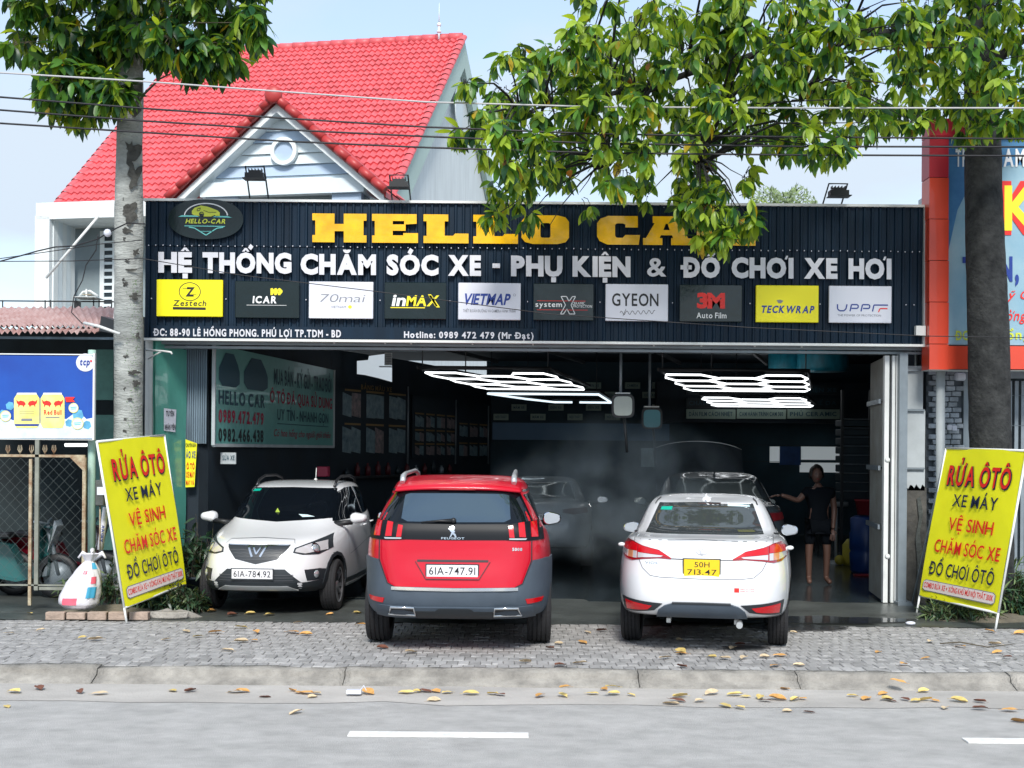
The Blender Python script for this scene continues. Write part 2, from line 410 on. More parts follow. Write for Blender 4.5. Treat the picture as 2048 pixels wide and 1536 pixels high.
# roof sheets on purlins with gaps of daylight at the front
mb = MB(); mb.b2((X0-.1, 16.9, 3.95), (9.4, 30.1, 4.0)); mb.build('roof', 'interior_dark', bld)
for y in (17.5, 19.6, 22, 25):
    mb = MB(); mb.b2((-4.6, y-.04, 3.78), (7.5, y+.04, 3.9)); mb.build('roof_beam', 'steel_grey', bld)
for x in (-3.2, -1.4, .6, 2.4, 4.0):
    mb = MB(); mb.slab([(x, 16.7, 3.7), (x+.05, 16.7, 3.7), (x+2.9, 27, 3.7), (x+2.85, 27, 3.7)], (0, 0, .07)); mb.build('rafter', 'dark_steel', bld)
# header rails
def pxbar(name, px0, px1, py0, py1, Y, dep, m, parent, **k):
    a = F(px0, py0, 0, Y); b = F(px1, py1, 0, Y); mb = MB(); mb.b2((a.x, Y, a.z), (b.x, Y+dep, b.z)); return mb.build(name, m, parent, **k)
pxbar('header_rail', 290, 1842, 688.5, 694, 16.36, .1, 'steel_grey', bld); pxbar('header_rail', 290, 1842, 697, 702, 16.42, .1, 'steel_grey', bld)
for px in (668, 770, 822, 945, 1066, 1308, 1403, 1510, 1604): pxbar('hanger', px-1.6, px+1.6, 683, 690, 16.3, .04, 'white_trim', bld)
# front posts
pxbar('post', 1800, 1812, 700, 1213, 16.3, .14, 'steel_grey', bld); pxbar('post_foot', 1796, 1826, 1198, 1212, 16.2, .3, 'steel_grey', bld)
for a, b in ((291, 294), (298, 302.5), (306, 310)): pxbar('door_track', a, b, 684, 1200, 16.32, .06, 'white_trim', bld)
mb = MB(); a = F(300, 708); b = F(342, 709)
mb.tube([F(292, 706, .02), F(326, 708, .5), F(342, 710, .55), F(344, 714, .55)], .012); mb.tube([F(296, 724, .05), F(322, 709, .45)], .009)
tag(mb.build('wall_bracket', 'white_trim'), 'white angled steel bracket on the frame above the green door leaf', 'bracket')
# right side grey panels and scorched pier
pier = thing('side_panel', 'tall pale grey panelled strip with cracked dark masonry below, beside the right post', 'wall', F(1830, 1205, 0, 16.5))
mat('pale_panel', (.40, .44, .46), .6, var=.12, vs=3, bump=.2, bs=6); mat('charred', (.02, .022, .022), .8, var=.6, vs=3, bump=.8, bs=12, col2=(.10, .095, .085))
for (a, b, l, r_) in ((725, 812, 1811, 1846), (815, 929, 1811, 1850), (932, 975, 1812, 1850)):
    x = F(l, a, 0, 16.5); y_ = F(r_, b, 0, 16.5); mb = MB(); mb.b2((x.x, 16.5, y_.z), (y_.x, 16.54, x.z)); mb.build('panel', 'pale_panel', pier, bevel=.004)
for py in (734, 813.5, 930.5): pxbar('panel_rail', 1808, 1850, py-1.6, py+1.6, 16.46, .03, 'steel_grey', pier)
mb = MB(); q = [(1812, 1210)]+[(1812+i*4.1, 966+6*math.sin(i*2.1)+random.uniform(-3, 3)) for i in range(11)]+[(1853, 1210)]
shape(mb, q, lambda a, b, o=0: F(a, b, o, 16.56), 0, .06); mb.build('masonry', 'charred', pier)
mb = MB(); q = [(1834, 990), (1841, 985), (1846, 1020), (1840, 1060), (1846, 1110), (1838, 1150), (1840, 1195), (1833, 1195), (1835, 1120), (1831, 1070), (1838, 1030)]
shape(mb, q, lambda a, b, o=0: F(a, b, o, 16.5), 0, .03); mb.build('plaster_patch', 'concrete', pier)
# folding door on the right
fd = thing('folding_door', 'beige corrugated folding door leaf with white edges, open at the right', 'door', (F(1775, 1200).x, 16.5, 0))
mat('door_beige', (.23, .22, .19), .6, var=.35, vs=2.5, bump=.3, col2=(.32, .33, .31))
mb = MB(); A = F(1770, 700, 0, 16.55); zb, zt = .03, F(1770, 705).z
xa, ya, xb, yb = F(1771, 700, 0, 16.55).x, 16.55, 4.89, 17.65
n = 20
for i in range(n):
    t0, t1 = i/n, (i+1)/n; o_ = .03*(i % 2)
    for (z0, z1) in ((zb, .95), (.97, 1.7), (1.72, 2.55), (2.57, zt)):
        mb.slab([(xa+(xb-xa)*t0-o_, ya+(yb-ya)*t0, z0), (xa+(xb-xa)*t1-o_, ya+(yb-ya)*t1, z0), (xa+(xb-xa)*t1-o_, ya+(yb-ya)*t1, z1), (xa+(xb-xa)*t0-o_, ya+(yb-ya)*t0, z1)], (.02, 0, 0))
mb.build('door_leaf', 'door_beige', fd)
for z in (.96, 1.71, 2.56):
    mb = MB(); mb.slab([(xa-.05, ya, z-.03), (xb-.05, yb, z-.03), (xb-.05, yb, z+.03), (xa-.05, ya, z+.03)], (-.03, 0, 0)); mb.build('door_bar', 'steel_grey', fd)
for a, b in ((1770, 1775), (1785, 1788.5), (1791, 1795)): pxbar('door_edge', a, b, 705, 1199, 16.4, .08, 'white_trim', fd)
pxbar('door_slat', 1775.5, 1784.5, 706, 1196, 16.5, .03, 'dark_steel', fd); pxbar('door_slat', 1788.8, 1790.7, 706, 1196, 16.45, .03, 'ink_blue', fd)
for py in (914, 1107): 
    mb = MB(); mb.ball(F(1775, py, .08), .035, 8); mb.build('latch', 'white_trim', fd)
# green door leaf on the left
gd = thing('green_door', 'glossy green metal door leaf with a white paper notice, left of the opening', 'door', (F(312, 1200).x, 16.3, 0))
a0 = F(311, 690, 0, 16.25); a1 = F(374, 700, 0, 16.9); n = 14
zt0, zt1 = F(311, 684, 0, 16.25).z, F(374, 706, 0, 16.9).z
mb = MB(); g = []
for i in range(n+1):
    t = i/n; row = []
    for j in range(25):
        s_ = j/24; z = .02+s_*(zt0+(zt1-zt0)*t-.02)
        w_ = .02*noise.noise(Vector((t*1.5, z*1.6, 4)))
        row.append((a0.x+(a1.x-a0.x)*t+w_, 16.25+(.65)*t, z))
    g.append(row)
mb.grid(g); o2 = len(mb.v); mb.grid([[(p[0]-.03, p[1]+.01, p[2]) for p in r_] for r_ in g]); mb.build('door_leaf', 'teal_door', gd, fix=False)
def gf(px, py, o=0):
    n_ = Vector((.65, -(a1.x-a0.x), 0)).normalized(); return PL(px, py+.0083*(px-1024), (a0.x, 16.25, 0), n_)+n_*(.02+o)
nt_ = tag(MB().add([gf(325, 822), gf(350, 825), gf(348, 870), gf(325, 867)], [(0, 1, 2, 3)]).build('paper_notice', 'white_print'), 'white paper notice taped to the green door leaf', 'notice')
mb = MB(); write(mb, 'TUYỂN', gf2 := (lambda a, b, o=0: gf(a, b, .004)), 329, 345, 838, -10, 0, .05); write(mb, 'NHÂN VIÊN', gf2, 326.5, 347.5, 865, -10, 0, .05)
mb.build('lettering', 'ink_black', nt_, fix=False)
mb = MB()                                   # tin sheet behind the door
for i in range(20):
    px = 371+i*2.2; a = P(px, 694, 16.93); o_ = .03*(i % 2)
    b = P(px+2.2, 694, 16.93); mb.b2((a.x, 16.93-o_, 1.95), (b.x, 16.98-o_, 3.4))
mb.build('tin_wall', 'tin_sheet', bld)
# yellow strip banner behind the door
yb_ = tag(MB().add([F(371, 884, 0, 16.84), F(394, 892, 0, 16.84), F(389, 979, 0, 16.84), F(371, 980, 0, 16.84)], [(0, 1, 2, 3)]).build('strip_banner', 'board_yellow'), 'narrow yellow strip banner hanging behind the green door leaf', 'banner')
mb = MB(); fr = lambda a, b, o=0: F(a, b, .01, 16.84)
write(mb, 'CHUYÊN BÁN', fr, 371.5, 392, 899, -7, 0, .03); write(mb, 'ÁO XE', fr, 372, 391, 921, -13, 1, .05); write(mb, 'Ô TÔ', fr, 373, 389, 943, -11, 2, .05); write(mb, 'XE MÁY', fr, 372, 389, 960, -11, 2, .05); write(mb, 'MAY VÁ', fr, 372, 388, 975, -9, 2, .05)
mb.build('lettering', ['ink_black', 'ink_blue', 'ink_red'], yb_, fix=False)
# ============================================================ fascia sign
fas = thing('fascia_sign', 'long dark blue corrugated fascia with gold HELLO CAR letters above the open garage', 'shop sign', (0, 16.3, ZB))
def sheet(x0, x1, z0, z1, y, nb, depth=.022):
    mb = MB(); prof = []; w = (x1-x0)/nb
    for i in range(nb):
        a = x0+i*w
        for t, d in ((0, 0), (.30, 0), (.40, 1), (.62, 1), (.72, 0)): prof.append((a+t*w, y-d*depth))
    prof.append((x1, y)); mb.grid([[(p[0], p[1], z) for p in prof] for z in (z0, z1)], 0, False)
    return mb
nsh = 9; zm = F(1024, 492).z
for i in range(nsh):
    a, b = X0+(X1-X0)*i/nsh, X0+(X1-X0)*(i+1)/nsh
    sheet(a, b-.002, zm-.03, ZT, YS+.018, 11).build('cladding_sheet', 'navy_sheet', fas, fix=False)
    sheet(a, b-.002, ZB, zm, YS+.03, 11).build('cladding_sheet', 'navy_sheet', fas, fix=False)
mb = MB(); mb.b2((X0, YS+.05, ZB), (X1, YS+.4, ZT-.02)); mb.build('fascia_frame', 'dark_steel', fas)
mb = MB(); mb.b2((X0-.02, YS-.03, ZT), (X1+.03, YS+.12, ZT+.03)); mb.build('top_trim', 'white_trim', fas)
mb = MB(); mb.b2((X0-.01, YS-.03, ZB-.03), (X1+.03, YS+.08, ZB)); mb.build('bottom_trim', 'white_trim', fas)
mb = MB(); mb.b2((X1, YS-.03, ZB), (X1+.03, YS+.12, ZT)); mb.build('side_trim', 'pale_panel', fas)
mb = MB()                                   # rows of screw heads
for i in range(108):
    x = X0+.05+i*(X1-X0-.1)/107; mb.ball((x, YS-.008, zm-.03+.004*math.sin(i)), .009, 5)
for px in (303, 452, 612, 760, 900, 1055, 1200, 1345, 1500, 1640, 1812, 1828):
    for py in (603,): mb.ball(F(px, py, .008), .009, 5)
mb.build('screw_heads', 'white_print', fas, kind='stuff')
def px_letter(loops, name='letter', mats=('gold_letter', 'letter_side'), depth=.06, base=.02, label=None):
    q, f = fill(loops); mb = MB(); emit_poly(mb, q, f, lambda a, b, o: F(a, b, o), 0, depth, 1, base); return mb.build(name, list(mats), fas, label=label, fix=False)
def unit(loops, x0, x1, y0=430.0, y1=487.5): return [[(x0+(x1-x0)*a, y0+(y1-y0)*b) for a, b in lp] for lp in loops]
H_ = [[(0, 0), (.41, 0), (.41, .36), (.58, .36), (.58, 0), (1, 0), (1, .24), (.945, .24), (.945, .75), (1, .75), (1, 1), (.58, 1), (.58, .61), (.41, .61), (.41, 1), (0, 1), (0, .75), (.055, .75), (.055, .24), (0, .24)]]
E_ = [[(0, 0), (.97, 0), (.97, .33), (.7, .36), (.7, .24), (.45, .24), (.45, .36), (.73, .36), (.73, .58), (.45, .58), (.45, .74), (.68, .74), (.68, .66), (1, .66), (1, 1), (0, 1), (0, .75), (.06, .75), (.06, .24), (0, .24)]]
L_ = [[(0, 0), (.55, 0), (.55, .24), (.47, .24), (.47, .74), (.66, .74), (.7, .66), (1, .66), (1, 1), (0, 1), (0, .75), (.07, .75), (.07, .24), (0, .24)]]
def rr(x0, y0, x1, y1, cx, cy): return [(x0+cx, y0), (x1-cx, y0), (x1-cx*.3, y0+cy*.3), (x1, y0+cy), (x1, y1-cy), (x1-cx*.3, y1-cy*.3), (x1-cx, y1), (x0+cx, y1), (x0+cx*.3, y1-cy*.3), (x0, y1-cy), (x0, y0+cy), (x0+cx*.3, y0+cy*.3)]
O_ = [rr(0, 0, 1, 1, .24, .22), rr(.4, .27, .61, .78, .04, .06)]
C_ = [[(.26, 0), (.95, 0), (.95, .4), (.66, .4), (.66, .3), (.6, .26), (.46, .26), (.42, .32), (.42, .7), (.46, .76), (.6, .76), (.66, .66), (1, .66), (.97, 1), (.24, 1), (.06, .88), (0, .72), (0, .26), (.08, .1)]]
A_ = [[(.2, 0), (.72, 0), (.93, .76), (1, .76), (1, 1), (.58, 1), (.58, .76), (.62, .76), (.6, .66), (.37, .66), (.34, .76), (.4, .76), (.4, 1), (0, 1), (0, .76), (.06, .76), (.24, .24), (.2, .24)], [(.42, .48), (.55, .48), (.51, .26), (.47, .26)]]
R_ = [[(0, 0), (.72, 0), (.9, .08), (.95, .2), (.95, .42), (.84, .56), (.95, .62), (.97, .76), (1, .76), (1, 1), (.62, 1), (.58, .9), (.57, .68), (.45, .66), (.45, .76), (.5, .76), (.5, 1), (0, 1), (0, .76), (.06, .76), (.06, .24), (0, .24)], [(.45, .25), (.56, .25), (.58, .3), (.58, .4), (.56, .44), (.45, .44)]]
for lp, a, b in ((H_, 624.6, 733), (E_, 744, 836), (L_, 847, 937), (L_, 946.5, 1036), (O_, 1043, 1138), (C_, 1194, 1280), (A_, 1286, 1383), (R_, 1386, 1511)): px_letter(unit(lp, a, b))
for wd, a, b in (('HỆ', 316.5, 384), ('THỐNG', 405, 583), ('CHĂM', 601, 752), ('SÓC', 773, 877), ('XE', 896, 962), ('-', 985, 1000), ('PHỤ', 1022, 1125), ('KIỆN', 1145, 1261), ('&', 1294, 1333), ('ĐỒ', 1367, 1440), ('CHƠI', 1463, 1587), ('XE', 1608, 1675), ('HƠI', 1697, 1783)):
    g_, w_ = text_polys(wd, .115 if wd != '&' else .04, .07); k = (b-a)/w_; yb0 = 549.5 if a > 500 else 548
    for v, f, ch in g_:
        mb = MB(); cap = 35.5; fr = lambda x, y, o: F(x, y, o)
        if wd == '-': mb.b2(F(a, 528, .02), F(b, 536, .06))
        else: emit_poly(mb, [(a+x*k, yb0-y*cap) for x, y in v], f, fr, 0, .05, 1, .018)
        mb.build('letter', ['silver_letter', 'letter_side'], fas, fix=False)
# address strip
mb = MB(); mb.b2(F(302, 657, .012), F(1075, 680.5, .03)); st = mb.build('address_strip', 'navy_sheet', fas)
mb = MB(); write(mb, 'ĐC: 88-90 LÊ HỒNG PHONG. PHÚ LỢI TP.TDM - BD', lambda a, b, o=0: F(a, b, .036), 308, 682, 677, -13.5, 0, .07, sp=.5)
write(mb, 'Hotline: 0989 472 479 (Mr Đạt)', lambda a, b, o=0: F(a, b, .036), 808, 1067, 677, -12, 0, .06, sp=.5); mb.build('lettering', 'silver_letter', st, fix=False)
# oval logo
ov = thing('oval_logo_sign', 'dark oval emblem with a yellow car and HELLO-CAR wording, top left of the fascia', 'sign', F(412, 441, .05))
fo = lambda a, b, o=0: F(a, b, .057+o)
mb = MB(); q = []
for i in range(48):
    t = 2*math.pi*i/48; c_, s_ = math.cos(t), math.sin(t)
    q.append((411.5+75*abs(c_)**.86*(1 if c_ > 0 else -1), 443.5+40*abs(s_)**.95*(1 if s_ > 0 else -1)))
shape(mb, q, lambda a, b, o: F(a, b, o), 0, .05, .01); mb.build('oval_panel', 'dark_print', ov)
mb = MB(); p_ = lambda zx, zy: (280+zx/3.938, 380+zy/3.938+5.2)
arc = [p_(520+170*math.cos(t), 205-100*math.sin(t)) for t in [math.pi*(.02+.96*i/16) for i in range(17)]]
stroke(mb, arc, 2.2, fo, 0); mb.build('arch_line', 'ink_white', ov, fix=False)
mb = MB(); shape(mb, [p_(*a) for a in ((410, 190), (408, 165), (430, 140), (480, 122), (530, 130), (560, 140), (610, 160), (628, 175), (628, 205), (600, 208), (590, 195), (560, 208), (500, 208), (495, 185), (470, 185), (468, 205), (430, 200))], fo)
mb.build('car_emblem', 'ink_lime', ov, fix=False)
mb = MB(); stroke(mb, [p_(450, 150), p_(475, 140), p_(470, 160), p_(450, 165), p_(450, 150)], 1.2, fo, 0, .004); stroke(mb, [p_(500, 160), p_(540, 175), p_(600, 175)], 1, fo, 0, .004); ring2(mb, *p_(485, 190), 5, 3.4, fo, 0, 12, base=.004); mb.build('car_emblem_line', 'dark_print', ov, fix=False)
mb = MB()
shape(mb, [p_(*a) for a in ((300, 212), (330, 200), (440, 200), (470, 212))], fo); shape(mb, [p_(*a) for a in ((570, 212), (600, 202), (690, 204), (725, 216))], fo)
stroke(mb, [p_(350, 283), p_(670, 285)], 1.6, fo); stroke(mb, [p_(385, 292), p_(430, 300), p_(520, 355), p_(605, 300), p_(655, 292)], 2, fo); stroke(mb, [p_(475, 325), p_(570, 325)], 1, fo); mb.build('shield_line', 'ink_teal', ov, fix=False)
mb = MB(); write(mb, 'HELLO-CAR', fo, *[280+a/3.938 for a in (358, 672)], 380+262/3.938+5.2, -8.6, 0, .05, .25); mb.build('lettering', 'ink_lime', ov, fix=False)
# sponsor plates
py0, py1 = 567.0, 640.0
def plate(px0, px1, m, label, draw, mats, dy=0):
    pt = thing('brand_plate', label, 'sign plate', F((px0+px1)/2, 640, .04), 0, 'sponsor plates on the fascia')
    mb = MB(); mb.b2(F(px0, py0+dy, .01), F(px1, py1+dy, .05)); mb.build('plate_face', m, pt, bevel=.006)
    mb = MB(); draw(mb, lambda a, b, o=0: F(a, b+dy, .053+o)); mb.build('lettering', mats, pt, fix=False)
def d1(mb, fr):
    ring2(mb, 379.5, 590, 22, 20.4, fr, 0, 32, .85); write(mb, 'Z', fr, 371, 388, 599, -17, 1, .07, .1); stroke(mb, [(365, 584), (380, 584)], .8, fr, 1); stroke(mb, [(378, 596), (393, 596)], .8, fr, 1)
    write(mb, 'Zestech', fr, 346, 412, 618.5, -11, 1, .03, .15); mb.add([fr(345.5, 621), fr(411.5, 621.5), fr(411.5, 626.5), fr(345.5, 626)], [(0, 1, 2, 3)], 1)
plate(315, 445, 'yellow_print', 'yellow sponsor plate with a Z inside a circle, first in the row', d1, ['ink_black', 'ink_black'], -1.5)
def d2(mb, fr):
    write(mb, 'ICAR', fr, 505, 553, 610, -13, 0, .07, .1)
    for i in range(3): shape(mb, [(541+i*7.5, 581), (545+i*7.5, 580), (549+i*8, 585), (549+i*8, 588), (545+i*7.5, 594), (541+i*7.5, 594)], fr, 1)
    stroke(mb, [(493, 614.5), (573, 614.5)], .7, fr, 0)
plate(472, 598, 'dark_print', 'dark sponsor plate reading ICAR with three yellow crescents', d2, ['ink_white', 'ink_yellow'])
def d3(mb, fr):
    write(mb, '70mai', fr, 638, 727, 607, -16, 0, -.025, .16); write(mb, 'VIETNAM', fr, 662, 692, 619, -4.5, 0, 0); shape(mb, circ(700, 616.5, 4, 3.6, 10), fr, 1)
plate(619, 746, 'white_print', 'white sponsor plate reading 70mai in thin grey letters', d3, ['ink_grey', 'ink_yellow'])
def d4(mb, fr):
    write(mb, 'in', fr, 783, 810, 613, -22, 0, .06, .15, gap=.08); write(mb, 'MAX', fr, 812, 876, 613, -20, 1, .06, .15, gap=.05)
    mb.add([fr(856, 590), fr(862, 590), fr(880, 616), fr(873, 616)], [(0, 1, 2, 3)], 1); stroke(mb, [(781, 617), (850, 617)], 1.8, fr, 1)
plate(770, 892, 'dark_print', 'dark sponsor plate with slanted white and yellow inMAX lettering', d4, ['ink_white', 'ink_yellow'])
def d5(mb, fr):
    write(mb, 'VIETMAP', fr, 925, 1018, 609.5, -21, 0, .06, .3, gap=.05); write(mb, 'THIẾT BỊ DẪN ĐƯỜNG VÀ CAMERA HÀNH TRÌNH', fr, 926, 1031, 625, -5.5, 1, .02); ring2(mb, 1029, 590, 2.6, 2, fr, 1, 12)
plate(917, 1041, 'white_print', 'white sponsor plate with tall slanted blue VIETMAP lettering', d5, ['ink_blue', 'ink_grey'])
def d6(mb, fr):
    stroke(mb, [(1074, 601), (1171, 601)], 1, fr, 1); stroke(mb, [(1074, 619), (1175, 619)], 1, fr, 1)
    write(mb, 'system', fr, 1071, 1124, 613, -10, 0, .03, 0); write(mb, 'CERAMIC', fr, 1144, 1170, 608, -5, 0, .01); write(mb, 'PROTECTION', fr, 1146, 1184, 614, -5, 0, .01)
    X = [(1122, 592), (1133, 592), (1138, 602), (1145, 592), (1151, 592), (1142, 609), (1150, 627), (1139, 627), (1134, 617), (1127, 627), (1121, 627), (1131, 609)]
    stroke(mb, X+[X[0]], 1.5, fr, 0)
plate(1067, 1187, 'dark_print', 'dark sponsor plate with a large outlined X between the words', d6, ['ink_white', 'ink_red'])
def d7(mb, fr):
    write(mb, 'GYEON', fr, 1224, 1317, 609.5, -24, 0, .03, 0)
    pts = [(1240+i*2.2, 624-4*math.sin(i*1.25)-.08*i) for i in range(33)]; stroke(mb, pts, .9, fr, 0); stroke(mb, [(1246, 630), (1252, 616)], .9, fr, 0)
plate(1211, 1336, 'white_print', 'white sponsor plate reading GYEON over a line of handwriting', d7, ['ink_black'])
def d8(mb, fr): write(mb, '3M', fr, 1394, 1450, 613.5-2, -27, 0, .11, 0, gap=-.06); write(mb, 'Auto Film', fr, 1393, 1453, 633, -11, 1, .03, 0)
plate(1359, 1484, 'dark_print', 'black sponsor plate with red 3M above white Auto Film', d8, ['ink_red', 'ink_white'])
def d9(mb, fr): write(mb, 'TECKWRAP', fr, 1521, 1627, 621, -13.5, 0, .07, .25); shape(mb, [(1553, 596), (1560, 595), (1567, 597), (1562, 602), (1557, 602)], fr, 1)
plate(1511, 1637, 'yellow_print', 'yellow sponsor plate with slanted TECKWRAP lettering, second from the right', d9, ['ink_blue', 'ink_grey'])
def d10(mb, fr):
    for pts in ([(1675, 603), (1675, 612), (1679, 616), (1688, 616), (1692, 612), (1694, 603)], [(1700, 617), (1703, 603.5), (1715, 603.5), (1717, 607), (1715, 611), (1703, 611)], [(1722, 617), (1725, 603.5), (1738, 603.5), (1740, 607), (1738, 611), (1726, 611)], [(1745, 617), (1748, 604), (1776, 604)]): stroke(mb, pts, 2.6, fr, 0)
    stroke(mb, [(1757, 618), (1760, 611), (1775, 611)], 2.4, fr, 1); write(mb, 'THE POWER OF PROTECTION', fr, 1675, 1762, 627, -4, 2, 0)
plate(1657, 1783, 'white_print', 'white sponsor plate with dark UPPF logo and red stroke, last in the row', d10, ['ink_blue', 'ink_red', 'ink_grey'])
# flood lights on the roof edge
def flood(px, py, lean, label):
    Y = 16.35; fl = thing('floodlight', label, 'floodlight', F(px, 408, 0, Y), 0, 'floodlights on the fascia top'); s_ = 1 if lean > 0 else -1
    top = py-20-.0083*(1024-px)*0; c = [F(px-20+lean, 409, .0, Y), F(px-24, top, .35, Y), F(px+13, top, .35, Y), F(px+17+lean, 409, 0, Y)]
    mb = MB(); mb.tube(c, .011, 5, smooth=False); mb.build('bracket', 'dark_steel', fl)
    a = F(px-5, py, .3, Y); mb = MB(); mb.box(a, (.23, .14, .07)); mb.box(a+Vector((0, .01, .05)), (.15, .1, .04)); 
    for k in range(5): mb.box(a+Vector((-.08+.04*k, .02, .08)), (.006, .09, .03))
    mb.box(a+Vector((0, -.03, -.04)), (.27, .2, .008)); mb.build('lamp_head', 'black', fl)
flood(515, 357, 6, 'black floodlight on a bracket in front of the siding gable'); flood(803, 372, 2, 'black floodlight on a bracket by the foot of the red roof edge')
flood(1385, 380, 0, 'black floodlight half hidden by the hanging tree leaves'); flood(1682, 382, -18, 'black floodlight leaning right against open sky')
mb = MB(); mb.box(F(1840, 655, .05), (.12, .08, .12)); mb.box(F(1845, 662, .05), (.18, .03, .02)); tag(mb.build('junction_box', 'white_trim'), 'small white electrical box on the lower right fascia corner', 'box')
# ============================================================ house behind with the red tiled roof
TH = R(12.0); HYE = 30.0
E2 = P(775, 405, HYE); E2.z = 0
ux, vx = Vector((math.cos(TH), -math.sin(TH), 0)), Vector((math.sin(TH), math.cos(TH), 0))
zE = P(775, 407, HYE).z; RUN = 6.9
# ridge height from the ridge's right end
rb = E2+vx*RUN; zR = P(922, 76, rb.y).z; EL = 8.6
mat('tile_red', (.62, .105, .118), .5, var=.14, vs=2.0, tint=.17, bump=.2, bs=30)
mat('ridge_red', (.40, .035, .035), .45, var=.1, vs=3)
mat('house_white', (.72, .77, .78), .7, var=.09, vs=2.2, vstretch=(2.5, 2.5, .35), detail=10)
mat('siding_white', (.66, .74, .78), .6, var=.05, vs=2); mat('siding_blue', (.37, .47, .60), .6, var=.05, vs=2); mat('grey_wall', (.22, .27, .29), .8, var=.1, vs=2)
mat('gable_green', (.47, .60, .56), .7, var=.06, vs=1.0)
house = thing('tiled_house', 'two-storey pale house with a steep red tiled roof and front gable, behind the garage', 'house', E2, -TH)
HW = lambda x, y, z: E2+ux*x+vx*y+Vector((0, 0, z))
mb = MB(); mb.slab([HW(-EL+.3, .6, 0), HW(-.15, .6, 0), HW(-.15, .6, zE), HW(-EL+.3, .6, zE)], vx*(2*RUN-1.2)); mb.build('wall', 'house_white', house)
zr2 = zE+(zR-zE)
mb = MB(); mb.slab([HW(-.12, .45, zE-1), HW(-.12, RUN, zR-.12), HW(-.12, 2*RUN-.4, zE-1)], -ux*.2); mb.build('gable_wall', 'house_white', house)
mb = MB()
for (a, b) in (((.0, zE-.12), (RUN, zR-.1)), ((2*RUN, zE-.12), (RUN, zR-.1))):
    mb.slab([HW(-.1, a[0], a[1]), HW(-.1, b[0], b[1]), HW(-.1, b[0], b[1]-.75), HW(-.1, a[0]+(.55 if a[0] < 1 else -.55), a[1]-.35)], ux*.16)
mb.build('gable_trim', 'gable_green', house)
mb = MB(); c_ = HW(.1, RUN-.1, zR-1.9)
def gfr(a, b, o=0): return HW(.02+o, a, b)
ring2(mb, RUN-.5, zR-2.0, .42, .33, gfr, 0, 24, 1.6, base=.02); q = circ(RUN-.5, zR-2.0, .42, .67, 24)
emit_poly(mb, q, [list(range(24))], gfr, 0, .03); mb.build('oval_window', 'siding_white', house)
# roof deck and tiles
roof = MB(); t_ = Vector((0, 0, -.09))
roof.slab([HW(-EL, 0, zE), HW(0, 0, zE), HW(0, RUN, zR), HW(-EL, RUN, zR)], t_); roof.slab([HW(-EL, 2*RUN, zE), HW(0, 2*RUN, zE), HW(0, RUN, zR), HW(-EL, RUN, zR)], t_)
roofo = roof.build('roof', 'ridge_red', house)
SL = math.hypot(RUN, zR-zE); nrow = 29; ncol = 25; tw, tg = EL/ncol, SL/nrow
up = (HW(0, RUN, zR)-HW(0, 0, zE)).normalized(); nrm = ux.cross(up).normalized()
def tile_mesh(nm='roof_tile'):
    mb = MB(); n = 16; top = []; 
    for r_, (v, h) in enumerate(((-.035, .062), (0.0, .066), (tg*1.02, .018))):
        top.append([(i/n*tw*1.01, v, h+.026*(math.sin(4*math.pi*i/n-.6))) for i in range(n+1)])
    mb.grid(top[1:], 0, True); mb.grid([[(p[0], p[1], p[2]-.05) for p in top[1]], top[1]], 0, False)
    me = mb.mesh(nm, 'tile_red'); return me
tm = tile_mesh(); Rm = Matrix((ux, up, nrm)).transposed()
# dormer footprint, hides main tiles below it
DY = -1.9; apx = PL(553, 197, HW(0, DY, 0), vx); dxc = (apx-E2).dot(ux); dza = apx.z
dl = PL(350, 389, HW(0, DY, 0), vx); dr = PL(775, 384, HW(0, DY, 0), vx)
dw = ((dr-dl).dot(ux))/2; dzb = (dl.z+dr.z)/2; dsl = (dza-dzb)/dw
tiles = []
for j in range(nrow):
    for i in range(ncol):
        o_ = HW(-EL+i*tw, 0, zE)+up*(j*tg)
        lx = -EL+(i+.5)*tw; lz = zE+(j+.5)*tg*(zR-zE)/SL
        if lz < dza-abs(lx-dxc)*dsl-.25: continue
        tiles.append(o_)
tiles.sort(key=lambda p: p.y-.2*p.z+abs(p.x-P(440, 0, p.y).x)*.4)
rst = MB()
for k, o_ in enumerate(tiles):
    mt = (Rm @ Matrix.Rotation(random.gauss(0, .008), 3, 'Z'))
    if k < 300:
        o = link('roof_tile', tm, roofo); m4 = mt.to_4x4(); m4.translation = o_; o.matrix_basis = m4
    else: rst.add([mt @ v.co+o_ for v in tm.vertices], [list(p.vertices) for p in tm.polygons], 0, True)
mat('tile_far', (.62, .105, .118), .5, var=.3, vs=4.5, bump=.15, bs=30)
rst.build('roof_tiles', 'tile_far', roofo, fix=False, kind='stuff')
# verge tiles and ridge
mb = MB()
for j in range(nrow):
    for x in (0.02, -EL-.02):
        o_ = HW(x, 0, zE)+up*(j*tg); q = []
        for v in (-.02, tg*1.03):
            q.append([o_+ux*(.11*math.cos(a)*(1 if x > -1 else 1))+up*v+nrm*(.05+.075*math.sin(a)-(.03 if v > .1 else 0)) for a in [math.pi*i/6-.3 for i in range(8)]])
        mb.grid(q, 0, True)
mb.build('verge_tiles', 'tile_far', roofo, fix=False, kind='stuff')
for k in range(22):
    a = -EL+k*(EL/22); mb = MB(); mb.tube([HW(a, RUN, zR+.03), HW(a+EL/22, RUN, zR+.03)], [.13, .115], 10); mb.build('ridge_tile', 'tile_red', roofo)
mb = MB(); a = P(878, 72, rb.y); mb.tube([a-Vector((0, 0, .1)), a+Vector((0, 0, .28))], .035, 6); mb.ball(a+Vector((0, 0, .32)), .065, 8); mb.ball(a+Vector((0, 0, .12)), .075, 8, sc=(1, 1, .5)); mb.tube([a+Vector((0, 0, .35)), a+Vector((0, 0, .95))], [.02, .004], 5)
mb.build('finial', 'siding_white', roofo)
